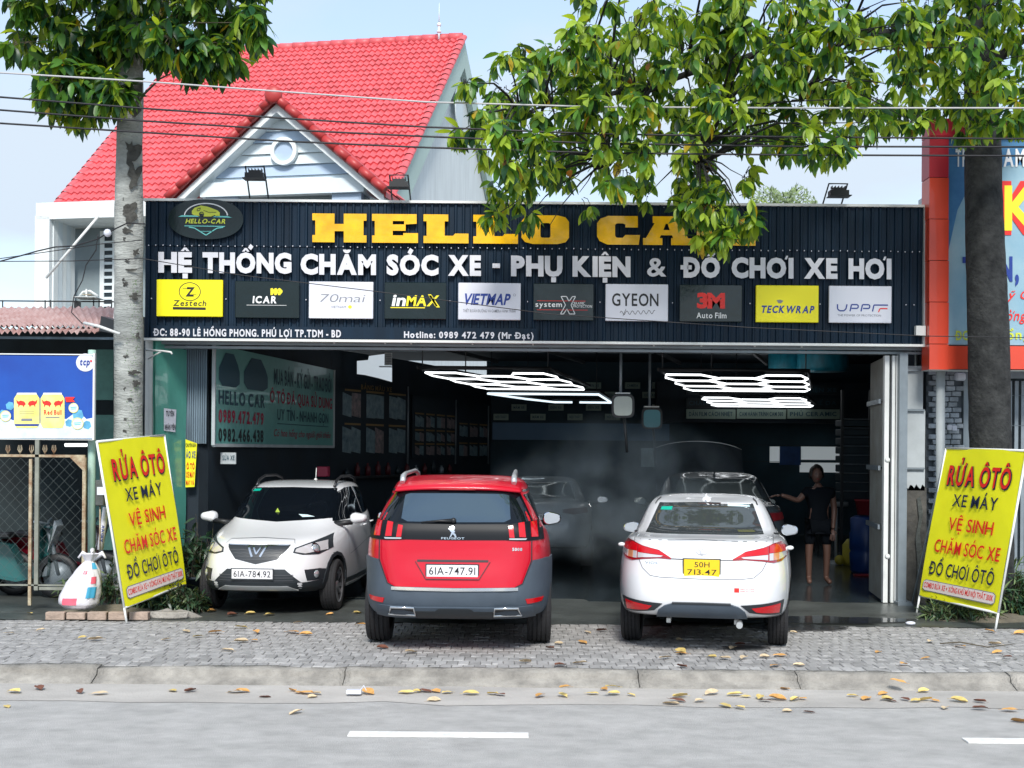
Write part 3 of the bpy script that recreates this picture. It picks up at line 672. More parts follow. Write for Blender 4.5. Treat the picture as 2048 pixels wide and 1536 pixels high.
# dormer gable
dorm = link('front_gable', None, house); WM[dorm.name] = Matrix.Identity(4)
D = lambda x, z, o=0.0: HW(dxc+x, DY-o, z)
mb = MB(); dback = (dza-zE)/(zR-zE)*RUN
for s_ in (-1, 1):
    mb.slab([D(s_*(dw+.05), dzb-.05), D(0, dza), HW(dxc, dback, dza), HW(dxc+s_*(dw+.05), max(.2, (dzb-zE)/(zR-zE)*RUN), dzb-.05)], (0, 0, -.12))
mb.build('gable_roof', 'ridge_red', dorm)
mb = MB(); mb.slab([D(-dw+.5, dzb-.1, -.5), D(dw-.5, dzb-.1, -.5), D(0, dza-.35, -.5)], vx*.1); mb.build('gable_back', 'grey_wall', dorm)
nb = 12; zb0 = PL(553, 368, HW(0, DY, 0), vx).z; bh = .245
for k in range(16):                            # siding boards, each clipped by the rake
    z0 = zb0+k*bh*1.02; z1 = z0+bh; hw0 = (dza-.2-z0)/dsl; hw1 = (dza-.2-z1)/dsl
    if hw0 < .12: break
    hw1 = max(hw1, .02); mb = MB()
    mb.slab([D(-hw0, z0, -.32), D(hw0, z0, -.32), D(hw1, z1, -.38), D(-hw1, z1, -.38)], vx*.05)
    mb.build('siding_board', 'siding_blue' if k % 3 == 1 else 'siding_white', dorm)
mb = MB(); cz = PL(559, 297, HW(0, DY, 0), vx)
cxx = (cz-E2).dot(ux)-dxc; ff = lambda a, b, o=0: D(a, b, -.3+o); rr_ = .31
for k in range(1): 
    q = circ(cxx, cz.z, rr_, rr_, 32)+circ(cxx, cz.z, rr_*.72, rr_*.72, 32); n = 32
    fs = [(i, (i+1) % n, n+(i+1) % n, n+i) for i in range(n)]
    mb.add([ff(a, b, .09) for a, b in q]+[ff(a, b, -.02) for a, b in q], fs+[(i, (i+1) % n, 2*n+(i+1) % n, 2*n+i) for i in range(n)]+[(n+i, n+(i+1) % n, 3*n+(i+1) % n, 3*n+i) for i in range(n)])
mb.build('round_window', 'house_white', dorm)
mb = MB(); mb.add([ff(a, b, .01) for a, b in circ(cxx, cz.z, rr_*.74, rr_*.74, 24)], [list(range(24))]); mb.build('window_pane', 'grey_wall' if False else 'siding_blue', dorm)
for s_ in (-1, 1):                             # white rake board and red rake caps
    mb = MB(); mb.slab([D(0, dza-.02, .0), D(s_*dw, dzb-.02, .0), D(s_*dw*1.0, dzb-.30, .0), D(0, dza-.30, .0)], vx*.42); mb.build('rake_board', 'house_white', dorm)
    n = 9
    for k in range(n):
        a0_, a1_ = k/n, (k+1)/n; pa = D(s_*dw*a0_*1.02, dza+.02-(dza-dzb)*a0_*1.02, .1); pb = D(s_*dw*a1_*1.02, dza+.02-(dza-dzb)*a1_*1.02, .1)
        mb = MB(); mb.tube([pa, pb+(pb-pa)*.05], [.092, .102], 10); mb.build('rake_tile', 'ridge_red', dorm)
mb = MB(); c0 = D(0, dza+.04, .18); mb.ball(c0, .2, 14, sc=(1, .5, 1)); mb.build('ridge_cap', 'ridge_red', dorm)
for s_ in (-1, 1):                             # a few courses on the gable's own slopes
    mb = MB(); n = 12
    for k in range(n):
        for j in range(3, 6):
            a0_ = k/n; p0 = D(s_*dw*a0_, dza-(dza-dzb)*a0_+.03, -.1-j*.3)
            e = (D(s_*dw, dzb)-D(0, dza)).normalized(); mb.box(p0+e*.14+Vector((0, 0, .02)), (.3, .28, .03), mt=Matrix((e*1, vx, e.cross(vx)*(1))).transposed())
    mb.build('gable_tiles', 'tile_far', dorm, kind='stuff')
# entablature, blue piers and little pediment below the gable
def HP(px, py, dy): q = PL(px, py, HW(0, dy, 0), vx); return q
def hbar(px0, px1, py0, py1, dy, dep, m, name, par=None):
    a, b = HP(px0, py0, dy), HP(px1, py1, dy); la, lb = (a-E2).dot(ux), (b-E2).dot(ux)
    mb = MB(); mb.slab([HW(la, dy, a.z), HW(lb, dy, a.z), HW(lb, dy, b.z), HW(la, dy, b.z)], vx*dep); return mb.build(name, m, par or house)
hbar(400, 727, 366, 383, -1.7, 1.6, 'siding_white', 'lintel'); hbar(411, 475, 383, 425, -1.6, .6, 'siding_blue', 'pier'); hbar(664, 722, 376, 425, -1.6, .6, 'siding_blue', 'pier')
hbar(470, 668, 383, 430, -.4, .2, 'gable_green', 'recess_wall')
for a, b in (((520, 402), (563, 383)), ((563, 383), (605, 402))):
    mb = MB(); p0, p1 = HP(*a, -.9), HP(*b, -.9); mb.slab([p0, p1, p1-Vector((0, 0, .14)), p0-Vector((0, 0, .14))], vx*.3); mb.build('pediment', 'siding_blue', house)
mb = MB(); mb.slab([HP(545, 402, -.85), HP(563, 392, -.85), HP(581, 402, -.85)], vx*.1); mb.build('pediment_infill', 'siding_white', house)
# left balcony frame with stepped reveals and louvred window
def bar2(name, x0, x1, y0, y1, dy, dep, m): return hbar(x0, x1, y0, y1, dy, dep, m, name)
bar2('balcony_beam', 72, 292, 406, 432, -.9, 1.4, 'house_white'); bar2('balcony_column', 70, 97, 432, 660, -.9, .5, 'house_white')
for k in range(5):
    x = 97+k*8.5; bar2('stepped_jamb', x, x+9, 432+k*3.4, 660, -.75+k*.2, .2, 'house_white' if k % 2 == 0 else 'siding_white'); bar2('stepped_head', x, 292, 430+k*3.4, 434.5+k*3.4, -.75+k*.2, .2, 'house_white')
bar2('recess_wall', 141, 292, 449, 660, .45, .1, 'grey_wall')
bar2('door_jamb', 200, 207, 462, 640, .38, .07, 'house_white'); bar2('door_jamb', 225, 232, 462, 640, .38, .07, 'house_white')
bar2('door_glass', 207, 225, 470, 640, .41, .03, 'interior_panel')
for k in range(11): bar2('louvre', 207, 226, 482+k*14, 487+k*14, .385, .03, 'siding_white')
# ============================================================ shed on the left with the drinks banner
shed = thing('market_shed', 'low shed with a rusty pink tin roof behind a mesh fence, left of the garage', 'shed', (-7, 15.6, 0))
mat('rust_tin', (.34, .17, .15), .75, var=.35, vs=1.8, vstretch=(3, 1, 1), col2=(.50, .36, .34), bump=.3)
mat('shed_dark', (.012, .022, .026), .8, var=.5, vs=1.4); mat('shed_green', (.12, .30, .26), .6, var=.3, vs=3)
def tin(name, p00, p10, p01, p11, n, par, m='rust_tin', amp=.02):
    mb = MB(); g = []
    for j in range(5):
        row = []
        for i in range(n*4+1):
            t, s_ = i/(n*4), j/4; p = (Vector(p00)*(1-t)+Vector(p10)*t)*(1-s_)+(Vector(p01)*(1-t)+Vector(p11)*t)*s_
            w = amp*math.sin(t*n*2*math.pi)+(.03*noise.noise(Vector((t*14, 0, 3))) if j == 0 else 0)
            row.append(p+Vector((0, 0, w)))
        g.append(row)
    mb.grid(g); return mb.build(name, m, par, fix=False)
y1, y2 = 15.5, 19.0
tin('tin_roof', P(-40, 652, y1), P(226, 654, y1), P(-160, 616, y2), P(228, 614, y2), 26, shed)
tin('tin_roof', P(-40, 666, 15.3), P(192, 664, 15.3), P(-40, 656, 15.6), P(214, 656, 15.6), 20, shed)
mb = MB(); mb.b2(P(-60, 672, 15.5), P(232, 680, 15.55)); mb.build('eave_beam', 'tin_sheet', shed)
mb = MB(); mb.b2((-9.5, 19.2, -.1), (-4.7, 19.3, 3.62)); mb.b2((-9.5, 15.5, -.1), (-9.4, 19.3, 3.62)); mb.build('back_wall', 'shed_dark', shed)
mb = MB(); mb.b2(P(196, 700, 18.6), P(226, 800, 18.5)); mb.b2(P(186, 830, 18.5), P(226, 1100, 18.4)); mb.build('wall_panel', 'shed_green', shed)
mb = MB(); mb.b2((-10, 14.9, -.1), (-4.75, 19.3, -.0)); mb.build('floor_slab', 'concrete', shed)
tl = tag(MB().tube([P(130, 890, 17.0), P(174, 890, 17.0)], .022, 8).build('tube_lamp', 'tube_light'), 'lit white tube lamp glowing in the dark shed', 'lamp')
mb = MB(); mb.slab([P(198, 662, 15.4), P(202, 632, 15.6), P(226, 640, 15.6), P(232, 668, 15.4)], (0, .3, .02)); mb.build('gutter_hood', 'dark_steel', shed)
tag(MB().tube([P(168, 646, 15.2), P(196, 652, 15.1), P(240, 668, 15.1)], .018, 6).build('conduit', 'white_trim'), 'cream conduit bar sloping down under the shed eave', 'pipe')
# roof terrace railing
rl = thing('balcony_railing', 'thin dark railing above the pink tin roof', 'railing', (-8, 21, 3.2))
mb = MB(); mb.b2(P(-30, 600, 21), P(232, 605, 21.04)); mb.build('rail', 'dark_steel', rl)
mb = MB(); mb.b2(P(-30, 615.5, 21), P(232, 618.5, 21.04)); mb.build('rail', 'dark_steel', rl)
for px in (4, 89, 100, 150, 186, 197, 222): mb = MB(); mb.b2(P(px, 600, 20.99), P(px+2.4, 640, 21.02)); mb.build('baluster', 'dark_steel', rl)
# roof dish stand
ds = thing('roof_antenna_tray', 'white tray of pale fittings on a dark box above the railing', 'antenna', P(165, 600, 20.8))
mb = MB(); mb.b2(P(146, 594, 20.6), P(208, 599, 21)); mb.build('tray', 'white_trim', ds); mb = MB(); mb.b2(P(148, 602, 20.7), P(162, 618, 20.9)); mb.build('box', 'black', ds)
mb = MB(); mb.tube([P(158, 594, 20.8), P(166, 584, 20.8), P(180, 582, 20.8), P(196, 592, 20.8)], .02, 5); mb.b2(P(171, 578, 20.75), P(178, 594, 20.85)); mb.build('fitting', 'white_trim', ds)
mb = MB(); mb.b2(P(164, 588, 20.74), P(188, 591.5, 20.9)); mb.build('copper_strip', 'rust_metal', ds)
# drinks banner
YB = 15.05
bn = thing('drinks_banner', 'blue banner with two yellow drink cans on ice and a round white badge', 'banner', P(95, 880, YB))
def BF(a, b, o=0): return P(a, b, YB-o)
mat('banner_blue', (.002, .045, .30), .5, var=.25, vs=1.2, col2=(.003, .08, .42)); mat('ice_print', (.50, .64, .74), .5, var=.2, vs=9, col2=(.70, .78, .82))
mat('ice_blue', (.10, .36, .58), .5, var=.4, vs=6); mat('can_yellow', (.78, .66, .12), .5, var=.1, vs=5, col2=(.80, .78, .30))
mb = MB(); mb.b2(BF(-80, 710), BF(188, 878, -.03)); mb.build('panel', 'banner_blue', bn)
mb = MB(); mb.b2(BF(-82, 706, .01), BF(190, 711, -.04)); mb.b2(BF(186, 706, .012), BF(191, 880, -.04)); mb.b2(BF(-82, 877, .01), BF(190, 880.5, -.04)); mb.build('frame', 'white_trim', bn)
mb = MB(); random.seed(3)
q = [(-80, 877)]+[(-80+i*13.3, 836+8*math.sin(i*1.7)+random.uniform(-4, 4)-(6 if i > 15 else 0)) for i in range(21)]+[(186, 877)]
shape(mb, q, BF, 0, base=.004); mb.build('ice_field', 'ice_print', bn, fix=False)
mb = MB()
for (x, y, r_) in ((20, 812, 9), (156, 830, 12), (148, 812, 7), (6, 830, 11), (100, 838, 7), (138, 846, 8), (174, 850, 9)): shape(mb, [(x+r_*math.cos(a), y+r_*math.sin(a)) for a in (0.3, 1.3, 2.4, 3.5, 4.5, 5.4)], BF, 0, base=.006)
mb.build('ice_cube', 'ice_blue', bn, fix=False)
for k, (x0, x1) in enumerate(((27, 80), (80, 130))):
    mb = MB(); c = (x0+x1)/2; w = (x1-x0)/2-1
    mb2 = [(c-w*.75, 787), (c+w*.75, 787), (c+w, 797), (c+w, 847), (c+w*.8, 856), (c-w*.8, 856), (c-w, 847), (c-w, 797)]
    shape(mb, mb2, BF, 0, base=.009); shape(mb, [(c-w*.75, 785.5), (c+w*.75, 785.5), (c+w*.8, 789), (c-w*.8, 789)], BF, 1, base=.012)
    for s_ in (-1, 1): shape(mb, [(c+s_*2, 808), (c+s_*5, 803), (c+s_*12, 801), (c+s_*17, 803), (c+s_*21, 799), (c+s_*20, 806), (c+s_*17, 809), (c+s_*17, 815), (c+s_*14, 810), (c+s_*8, 811), (c+s_*6, 815), (c+s_*5, 811)], BF, 2, base=.012)
    if k: write(mb, 'Red Bull', lambda a, b, o=0: BF(a, b, .013), c-17, c+18, 829, -9, 2, .05); mb.add([BF(a, b, .012) for a, b in ((c-14, 834), (c+14, 834), (c+14, 836), (c-14, 836))], [(0, 1, 2, 3)], 3)
    else:
        for yy in (822, 826): mb.add([BF(a, b, .012) for a, b in ((c-15, yy), (c+15, yy), (c+15, yy+.7), (c-15, yy+.7))], [(0, 1, 2, 3)], 3)
        mb.add([BF(a, b, .012) for a, b in ((c-11, 837), (c+11, 837), (c+11, 842), (c-11, 842))], [(0, 1, 2, 3)], 3); mb.add([BF(a, b, .012) for a, b in ((c-w+1, 848), (c+w-1, 848), (c+w-3, 852), (c-w+3, 852))], [(0, 1, 2, 3)], 4)
    mb.build('can_print', ['can_yellow', 'ink_white', 'ink_red', 'ink_grey', 'ink_blue'], bn, fix=False)
mb = MB()
for (x, y, r_) in ((147, 816, 10), (155, 847, 12), (11, 832, 11)): mb = MB(); shape(mb, circ(x, y, r_, r_, 16), BF, 0, base=.012); ring2(mb, x, y, r_, r_*.86, BF, 1, 16, base=.014); stroke(mb, [(x-r_*.6, y-1), (x+r_*.6, y-2)], 1.4, BF, 2, .015); stroke(mb, [(x-r_*.5, y+2), (x+r_*.5, y+1.5)], 1.4, BF, 2, .015); mb.build('round_print', ['ice_print', 'can_yellow', 'ink_teal'], bn, fix=False)
mb = MB(); shape(mb, [(130, 794), (150, 794), (146, 799), (150, 804), (132, 804)], BF, 0, base=.012); mb.build('ribbon_print', 'ink_red', bn, fix=False)
mb = MB(); shape(mb, circ(171, 725, 19, 18, 24), BF, 0, base=.006); mb.build('badge', 'white_print', bn, fix=False)
mb = MB(); write(mb, 'tcp', lambda a, b, o=0: BF(a, b, .012), 159, 179, 730, -13, 0, .05, .2); shape(mb, circ(182, 722, 2.2, 2.2, 8), BF, 1, base=.012); mb.build('lettering', ['ink_blue', 'ink_red'], bn, fix=False)
# mesh fence
YF = 15.0
fn = thing('mesh_fence', 'rusty framed chain-link fence gate below the blue banner', 'fence', P(80, 1200, YF))
mat('wire_mesh', (.08, .10, .10), .6, metal=.4); mat('post_green', (.30, .52, .45), .5, var=.35, vs=6, col2=(.42, .55, .48)); mat('post_grey', (.20, .21, .18), .7, var=.3, vs=5)
for (a, b, c_, d_, m) in ((-60, 172, 908, 915, 'rust_metal'), (165, 172, 915, 1150, 'rust_metal'), (58, 64, 918, 1210, 'rust_metal'), (70, 78, 880, 1180, 'post_grey'), (-60, 172, 1168, 1172, 'post_grey'), (78, 172, 1174, 1180, 'post_grey')):
    mb = MB(); mb.b2(P(a, c_, YF), P(b, d_, YF+.04)); mb.build('frame_bar', m, fn)
mb = MB(); mb.slab([P(140, 915, YF-.01), P(170, 915, YF-.01), P(170, 945, YF-.01)], (0, .02, 0)); mb.build('corner_plate', 'rust_metal', fn)
mb = MB(); st_ = 11.5
x = -330
while x < 420:
    for s_ in (1, -1):
        pts = []
        for k in range(13):
            py = 916+k*21; px = x+s_*(py-916)*.95
            if -50 < px < 166: pts.append((px, py))
        if len(pts) > 1:
            vs = []
            for (px, py) in pts: o_ = P(px, py, YF+.015+.004*s_); vs += [o_+Vector((-.002, 0, 0)), o_+Vector((.002, 0, 0)), o_+Vector((0, .005, 0))]
            mb.add(vs, [(3*i+a, 3*i+(a+1) % 3, 3*i+3+(a+1) % 3, 3*i+3+a) for i in range(len(pts)-1) for a in range(3)])
    x += st_*1.9
mb.build('chain_link', 'wire_mesh', fn, fix=False)
for px in (16, 40, 63, 90, 108):
    mb = MB()
    for s_ in (-1, 0, 1): mb.tube([P(px, 907, YF), P(px+s_*4, 899, YF), P(px+s_*(3 if s_ else 0), 890, YF)], [.008, .006, .002], 4)
    mb.build('spike', 'rust_metal', fn)
pp = tag(MB().tube([P(183, 1165, 15.25), P(184, 700, 15.25)], .045, 10).build('green_pole', 'post_green'), 'pale green pole at the right end of the mesh fence', 'pole')
# motorbikes glimpsed behind the mesh
def motorbike(cx, cy, col, label, sc=1.0):
    mt_ = thing('motorbike', label, 'motorbike', (cx, cy, 0), R(random.uniform(-20, 20)))
    q = lambda x, y, z: Vector((cx, cy, 0))+Vector((x, y, z))*sc
    for x in (-.6, .6):
        mb = MB(); mb.lathe([(.2, -.04), (.27, -.045), (.29, 0), (.27, .045), (.2, .04), (.2, -.04)], q(x, 0, .29), 'Y', 20); mb.build('wheel', 'black', mt_)
        mb = MB(); mb.lathe([(.0, -.02), (.19, -.012), (.19, .012), (0, .02)], q(x, 0, .29), 'Y', 10); mb.build('rim', 'steel_grey', mt_)
    mb = MB(); fr = lambda a, b, o: q(a, -.13+o, b); shape(mb, [(-.75, .75), (-.5, .82), (0, .7), (.12, .45), (.35, .42), (.42, .95), (.55, .92), (.5, .3), (.1, .22), (-.35, .3), (-.6, .55)], fr, 0, .26); mb.build('body', col, mt_)
    mb = MB(); mb.box(q(-.3, 0, .82), (.6*sc, .24*sc, .08*sc)); mb.build('seat', 'black', mt_, bevel=.02)
    mb = MB(); mb.tube([q(.62, 0, .3), q(.46, 0, .95)], .03); mb.tube([q(.4, -.3, 1.02), q(.46, 0, .97), q(.4, .3, 1.02)], .018); mb.build('handlebar', 'steel_grey', mt_)
    mb = MB(); mb.slab([q(.5, -.12, .6), q(.62, -.1, .95), q(.55, 0, 1.02)], (0, .24, 0)); mb.build('fairing', 'pale_panel', mt_)
mat('bike_red', (.22, .006, .02), .25, coat=.5); mat('bike_teal', (.02, .12, .12), .25, coat=.5)
motorbike(P(120, 1080, 16.6).x, 16.6, 'bike_red', 'dark red motorbike parked behind the mesh fence', .95)
motorbike(P(25, 1060, 16.3).x, 16.3, 'bike_teal', 'dark teal motorbike behind the far left of the mesh fence', .95)
# ============================================================ shop on the right
rs = thing('red_framed_shop', 'neighbouring shop with red panels round a blue billboard over grey brickwork', 'shop', (7.5, 16.6, 0))
mat('panel_red', (.62, .055, .022), .35, var=.08, vs=1.0, coat=.3); mat('panel_crimson', (.42, .02, .035), .35, var=.1, vs=1)
mat('bill_blue', (.16, .33, .45), .5, var=.2, vs=.8, col2=(.36, .50, .56)); mat('brick_grey', (.31, .35, .39), .8, var=.3, vs=6, bump=.5, bs=30, tint=.22); mat('mortar', (.10, .12, .14), .9)
YR = 16.0; RF = lambda a, b, o=0: P(a, b, YR-o)
def fb(mb, a, b, c, d, Y, dep):
    p, q = P(a, b, Y), P(c, d, Y); mb.b2((p.x, Y, q.z), (q.x, Y+dep, p.z))
rows = [236, 272, 355, 438, 521, 604, 688]
for i in range(len(rows)-1):
    mb = MB(); fb(mb, 1859, rows[i]+.5, 1897, rows[i+1]-.5, YR, .3); mb.build('red_panel', 'panel_crimson' if i < 2 else 'panel_red', rs)
mb = MB(); fb(mb, 1859, 688.5, 1897, 739, YR, .3); mb.build('red_panel', 'panel_red', rs)
for a, b in ((1898.5, 2010), (2011.5, 2125), (2126.5, 2240)):
    mb = MB(); fb(mb, a-1, 692, b, 739, YR, .3); mb.build('red_panel', 'panel_red', rs)
    mb = MB(); fb(mb, a-1, 236, b, 274, YR, .3); mb.build('red_panel', 'panel_crimson', rs)
mb = MB(); fb(mb, 1857, 739.5, 2240, 743, YR-.01, .3); mb.build('panel_trim', 'white_trim', rs)
mb = MB(); fb(mb, 1897, 274, 2240, 692, YR+.06, .15); bb = mb.build('billboard', 'bill_blue', rs)
mat('bill_deep', (.01, .09, .26), .5, var=.3, vs=1.4, col2=(.06, .22, .42))
mb = MB(); q = [(1897, 274), (2240, 274), (2240, 300), (2120, 330), (2020, 330), (1950, 350), (1915, 420), (1897, 500)]; shape(mb, q, lambda a, b, o=0: RF(a, b, -.056), 0); mb.build('billboard_band', 'bill_deep', rs, fix=False)
mb = MB(); fr = lambda a, b, o=0: RF(a, b, -.05+o)
for (w_, x0, x1, y_, h_, m_, b_, sh_) in (('TP', 1911, 1934, 332, 33, 'ink_white', .06, 0), ('NAM BỘ', 1985, 2100, 332, 33, 'ink_white', .06, 0), ('KI', 2003, 2110, 462, 92, 'ink_red', .12, 0), ('KI', 2009, 2106, 458, 84, 'ink_yellow', .05, 0), ('T', 1925, 1950, 562, 45, 'ink_blue', .1, 0), ('N,', 2001, 2038, 560, 44, 'ink_blue', .1, 0), ('TOÀN', 2060, 2200, 560, 44, 'ink_blue', .1, 0), ('Kỹ Gi', 1996, 2062, 598, 17, 'ink_red', .02, .3), ('ường', 1998, 2050, 641, 20, 'ink_red', .02, .3), ('ĐC:', 1912, 1942, 680, 18, 'ink_lime', .05, 0), ('Hồng', 1992, 2060, 678, 18, 'ink_lime', .05, 0)):
    mb = MB(); write(mb, w_, (lambda a, b, o=0: RF(a, b, -.046)) if m_ == 'ink_yellow' else fr, x0, x1, y_, -h_, 0, b_, sh_); mb.build('lettering', m_, bb, fix=False)
YW = 16.7; BR = lambda a, b, o=0: P(a, b, YW-o)
mb = MB(); fb(mb, 1853, 738, 1930, 1205, YW+.02, .23); mb.build('wall', 'mortar', rs)
mb = MB(); fb(mb, 1930, 738, 2400, 760, YW, .2); fb(mb, 1928, 738, 1944, 1230, YW-.03, .2); fb(mb, 1944, 1130, 2400, 1240, YW, .1); mb.build('window_frame', 'steel_grey', rs)
mb = MB(); fb(mb, 1944, 740, 2400, 1140, YW+.3, .05); mb.build('window_pane', 'interior_panel', rs)
for px in list(range(1952, 2080, 13)): mb = MB(); mb.b2(BR(px, 762, .0), BR(px+2.5, 1130, -.03)); mb.build('window_bar', 'steel_grey', rs)
for py in (790, 850, 960): mb = MB(); mb.b2(BR(1946, py, .0), BR(2100, py+2, -.02)); mb.build('window_bar', 'steel_grey', rs)
random.seed(12); bms = []
for w in (22, 15, 18):
    k = w/FP*YW; mb = MB(); mb.box((0, 0, 0), (k, .05, 9.2/FP*YW)); me = mb.mesh('brick', 'brick_grey'); bm = bmesh.new(); bm.from_mesh(me); bmesh.ops.bevel(bm, geom=bm.edges[:], offset=.006, segments=1, affect='EDGES'); bm.to_mesh(me); bm.free(); bms.append((w, me))
cnt = 0
for r_ in range(43):
    py = 745+r_*10.7; px = 1856+(r_ % 2)*-8
    while px < 1926:
        w, me = random.choice(bms)
        if px+w > 1930 or cnt >= 300: break
        if px > 1848:
            o = link('brick', me, rs); o.location = BR(px+w/2, py, .01+random.uniform(-.012, .014)); cnt += 1
        px += w+1.6
mb = MB(); mb.tube([P(1881, 742, 16.3), P(1881, 1200, 16.3)], .055, 12); tag(mb.build('drain_pipe', 'pale_panel'), 'thick grey drain pipe down the grey brick wall', 'pipe')
mb = MB(); mb.b2(P(1913, 745, 16.4), P(1927, 762, 16.5)); tag(mb.build('wall_lamp', 'white_print', bevel=.02), 'small white lamp box under the red panels', 'lamp')
for (a, b) in ((1895, 850), (1905, 851)):
    mb = MB(); mb.b2(P(a, b, 16.6), P(a+8, b+10, 16.62)); tag(mb.build('wall_socket', 'white_print'), ('left' if a < 1900 else 'right')+' one of two white socket plates on the grey brick wall', 'socket', 'sockets on the brick wall')
# white building side glimpsed between
mb = MB(); mb.b2(P(1846, 395, 17.6), P(1862, 1000, 17.8)); tag(mb.build('white_wall', 'house_white'), 'narrow white wall strip between the fascia and the red panels', 'wall')
# ============================================================ A-boards
BOARDS = []
def board(name, BLp, TLp, BRp, TRp, yl, yr, lean, legs, label):
    BL, TL, BR_, TR = P(*BLp, yl), P(*TLp, yl+lean), P(*BRp, yr), P(*TRp, yr+lean)
    t = thing('sandwich_board', label, 'board', (BL+BR_)/2-Vector((0, 0, (BL.z+BR_.z)/2)), 0)
    nn = (BR_-BL).cross(TL-BL).normalized()
    if nn.y > 0: nn = -nn
    def fr(a, b, o=0): return (BL*(1-a)+BR_*a)*(1-b)+(TL*(1-a)+TR*a)*b+nn*o
    mb = MB(); n = 6; g = [[fr(i/n, j/n, .012*math.sin(i*1.1+j*.7)) for i in range(n+1)] for j in range(n+1)]; mb.grid(g); mb.build('banner_sheet', 'board_yellow', t, fix=False)
    for a, b in (((0, -.0), (0, 1.0)), ((1, -.0), (1, 1.0)), ((0, 1), (1, 1)), ((0, 0), (1, 0))):
        mb = MB(); mb.tube([fr(*a, -.01), fr(*b, -.01)], .014, 6); mb.build('frame_bar', 'white_trim', t)
    for l in legs:
        mb = MB(); p0 = fr(l, 0, -.01); d_ = (fr(l, 0)-fr(l, 1)).normalized(); k = (p0.z-.0)/-d_.z; mb.tube([p0, p0+d_*k], .013, 6); mb.build('leg', 'white_trim', t)
    for l in (0, 1):
        mb = MB(); tp = fr(l, .97, -.01); mb.tube([tp, Vector((tp.x*.97, tp.y+.75, 0))], .012, 6); mb.build('prop', 'steel_grey', t)
    f2 = lambda a, b, o=0: fr(a, b, .020)
    mb = MB()
    for txt, a0_, a1_, b, c_, m, bo in (('RỬA ÔTÔ', .12, .90, .755, .125, 0, .035), ('XE MÁY', .24, .80, .615, .078, 1, .02), ('VỆ SINH', .24, .80, .46, .080, 0, .02), ('CHĂM SÓC XE', .11, .93, .305, .082, 0, .02), ('ĐỒ CHƠI ÔTÔ', .10, .91, .155, .084, 1, .025)):
        if txt == 'RỬA ÔTÔ': write(mb, txt, lambda a, b, o=0: fr(a+.006, b-.004, .0165), a0_-.006, a1_+.006, b, c_, 1, .085, gap=.08)
        write(mb, txt, f2, a0_, a1_, b, c_, m, bo)
    for o_, (da, db), m in ((.015, (0, 0), 4), (.0175, (.008, .005), 3)):
        q = [(.07+da, .04+db), (.93-da, .04+db), (.96-da, .055), (.96-da, .10), (.93-da, .115-db), (.07+da, .115-db), (.04+da, .10), (.04+da, .055)]; mb.add([fr(a, b, o_) for a, b in q], [list(range(8))], m)
    write(mb, 'COMBO RỬA XE + XÔNG KHỬ MÙI NỘI THẤT 300K', f2, .06, .94, .063, .034, 0, .03, sp=.35)
    mb.build('lettering', ['ink_red', 'ink_black' if False else 'ink_navy', 'ink_red', 'ink_pale', 'ink_grey'], t, fix=False)
mat('ink_navy', (.012, .018, .05), .4); mat('ink_pale', (.74, .66, .62), .4)
board('l', (250, 1215), (195, 883), (372, 1168), (330, 870), 14.0, 15.35, .12, (0,), 'yellow car wash board leaning left against the pale tree trunk')
board('r', (1838, 1191), (1891, 896), (1995, 1226), (2052, 901), 15.35, 13.95, .12, (0, 1), 'yellow car wash board in front of the dark tree trunk on the right')
# ============================================================ cars
mat('paint_red', (.50, .002, .018), .3, coat=.45, var=.03, vs=2, spec=.3); mat('paint_white', (.72, .73, .75), .25, coat=1, var=.02, vs=2); mat('paint_grey', (.34, .38, .40), .3, coat=1, metal=.2); mat('paint_dark', (.02, .028, .035), .3, coat=1)
mat('cladding', (.055, .075, .10), .55, var=.1, vs=5); mat('cladding_dark', (.022, .028, .034), .45)
mat('tyre', (.014, .014, .016), .85, bump=.3, bs=60); mat('rim', (.5, .51, .53), .3, metal=.8); mat('rim_dark', (.04, .04, .045), .4, metal=.6)
mat('glass_dark', (.004, .006, .009), .04, spec=.35); mat('glass_reflection', (.12, .17, .21), .06, metal=.8); mat('glass_vios', (.10, .115, .12), .02, metal=.6)
mat('chrome', (.72, .74, .76), .12, metal=1.0); mat('silver', (.55, .57, .58), .3, metal=.6)
mat('lamp_red', (.46, .002, .008), .15, coat=.4, emit=(1, .01, .01), es=.05); mat('lamp_red_dark', (.30, .004, .01), .15, coat=1); mat('lamp_clear', (.62, .60, .62), .12, coat=1, metal=.2); mat('lamp_orange', (.6, .25, .12), .15, coat=1)
mat('mirror_glass', (.75, .8, .85), .03, metal=1.0); mat('plate_white', (.70, .70, .72), .4); mat('plate_yellow', (.80, .52, .01), .4); mat('lens', (.7, .75, .8), .05, metal=.7); mat('seam', (.02, .02, .025), .6); mat('seam_soft', (.07, .075, .085), .6)
mat('film_green', (.0, .40, .28), .4); mat('film_white', (.6, .75, .78), .4)
def ringpts(N, yr, yf, wr, wm, wf, zr, zm, zf, nr, nf):
    out = []
    for i in range(N):
        ph = -math.pi/2+2*math.pi*i/N; c, s_ = math.cos(ph), math.sin(ph); n = nr if s_ < 0 else nf
        x = abs(c)**(2/n)*(1 if c >= 0 else -1); t = abs(s_)**(2/n)*(1 if s_ >= 0 else -1)
        def q(a, b, d): return b+(d-a)/2*t+((a+d)/2-b)*t*t
        out.append(Vector((x*q(wr, wm, wf), (yr+yf)/2+(yf-yr)/2*t, q(zr, zm, zf))))
    return out
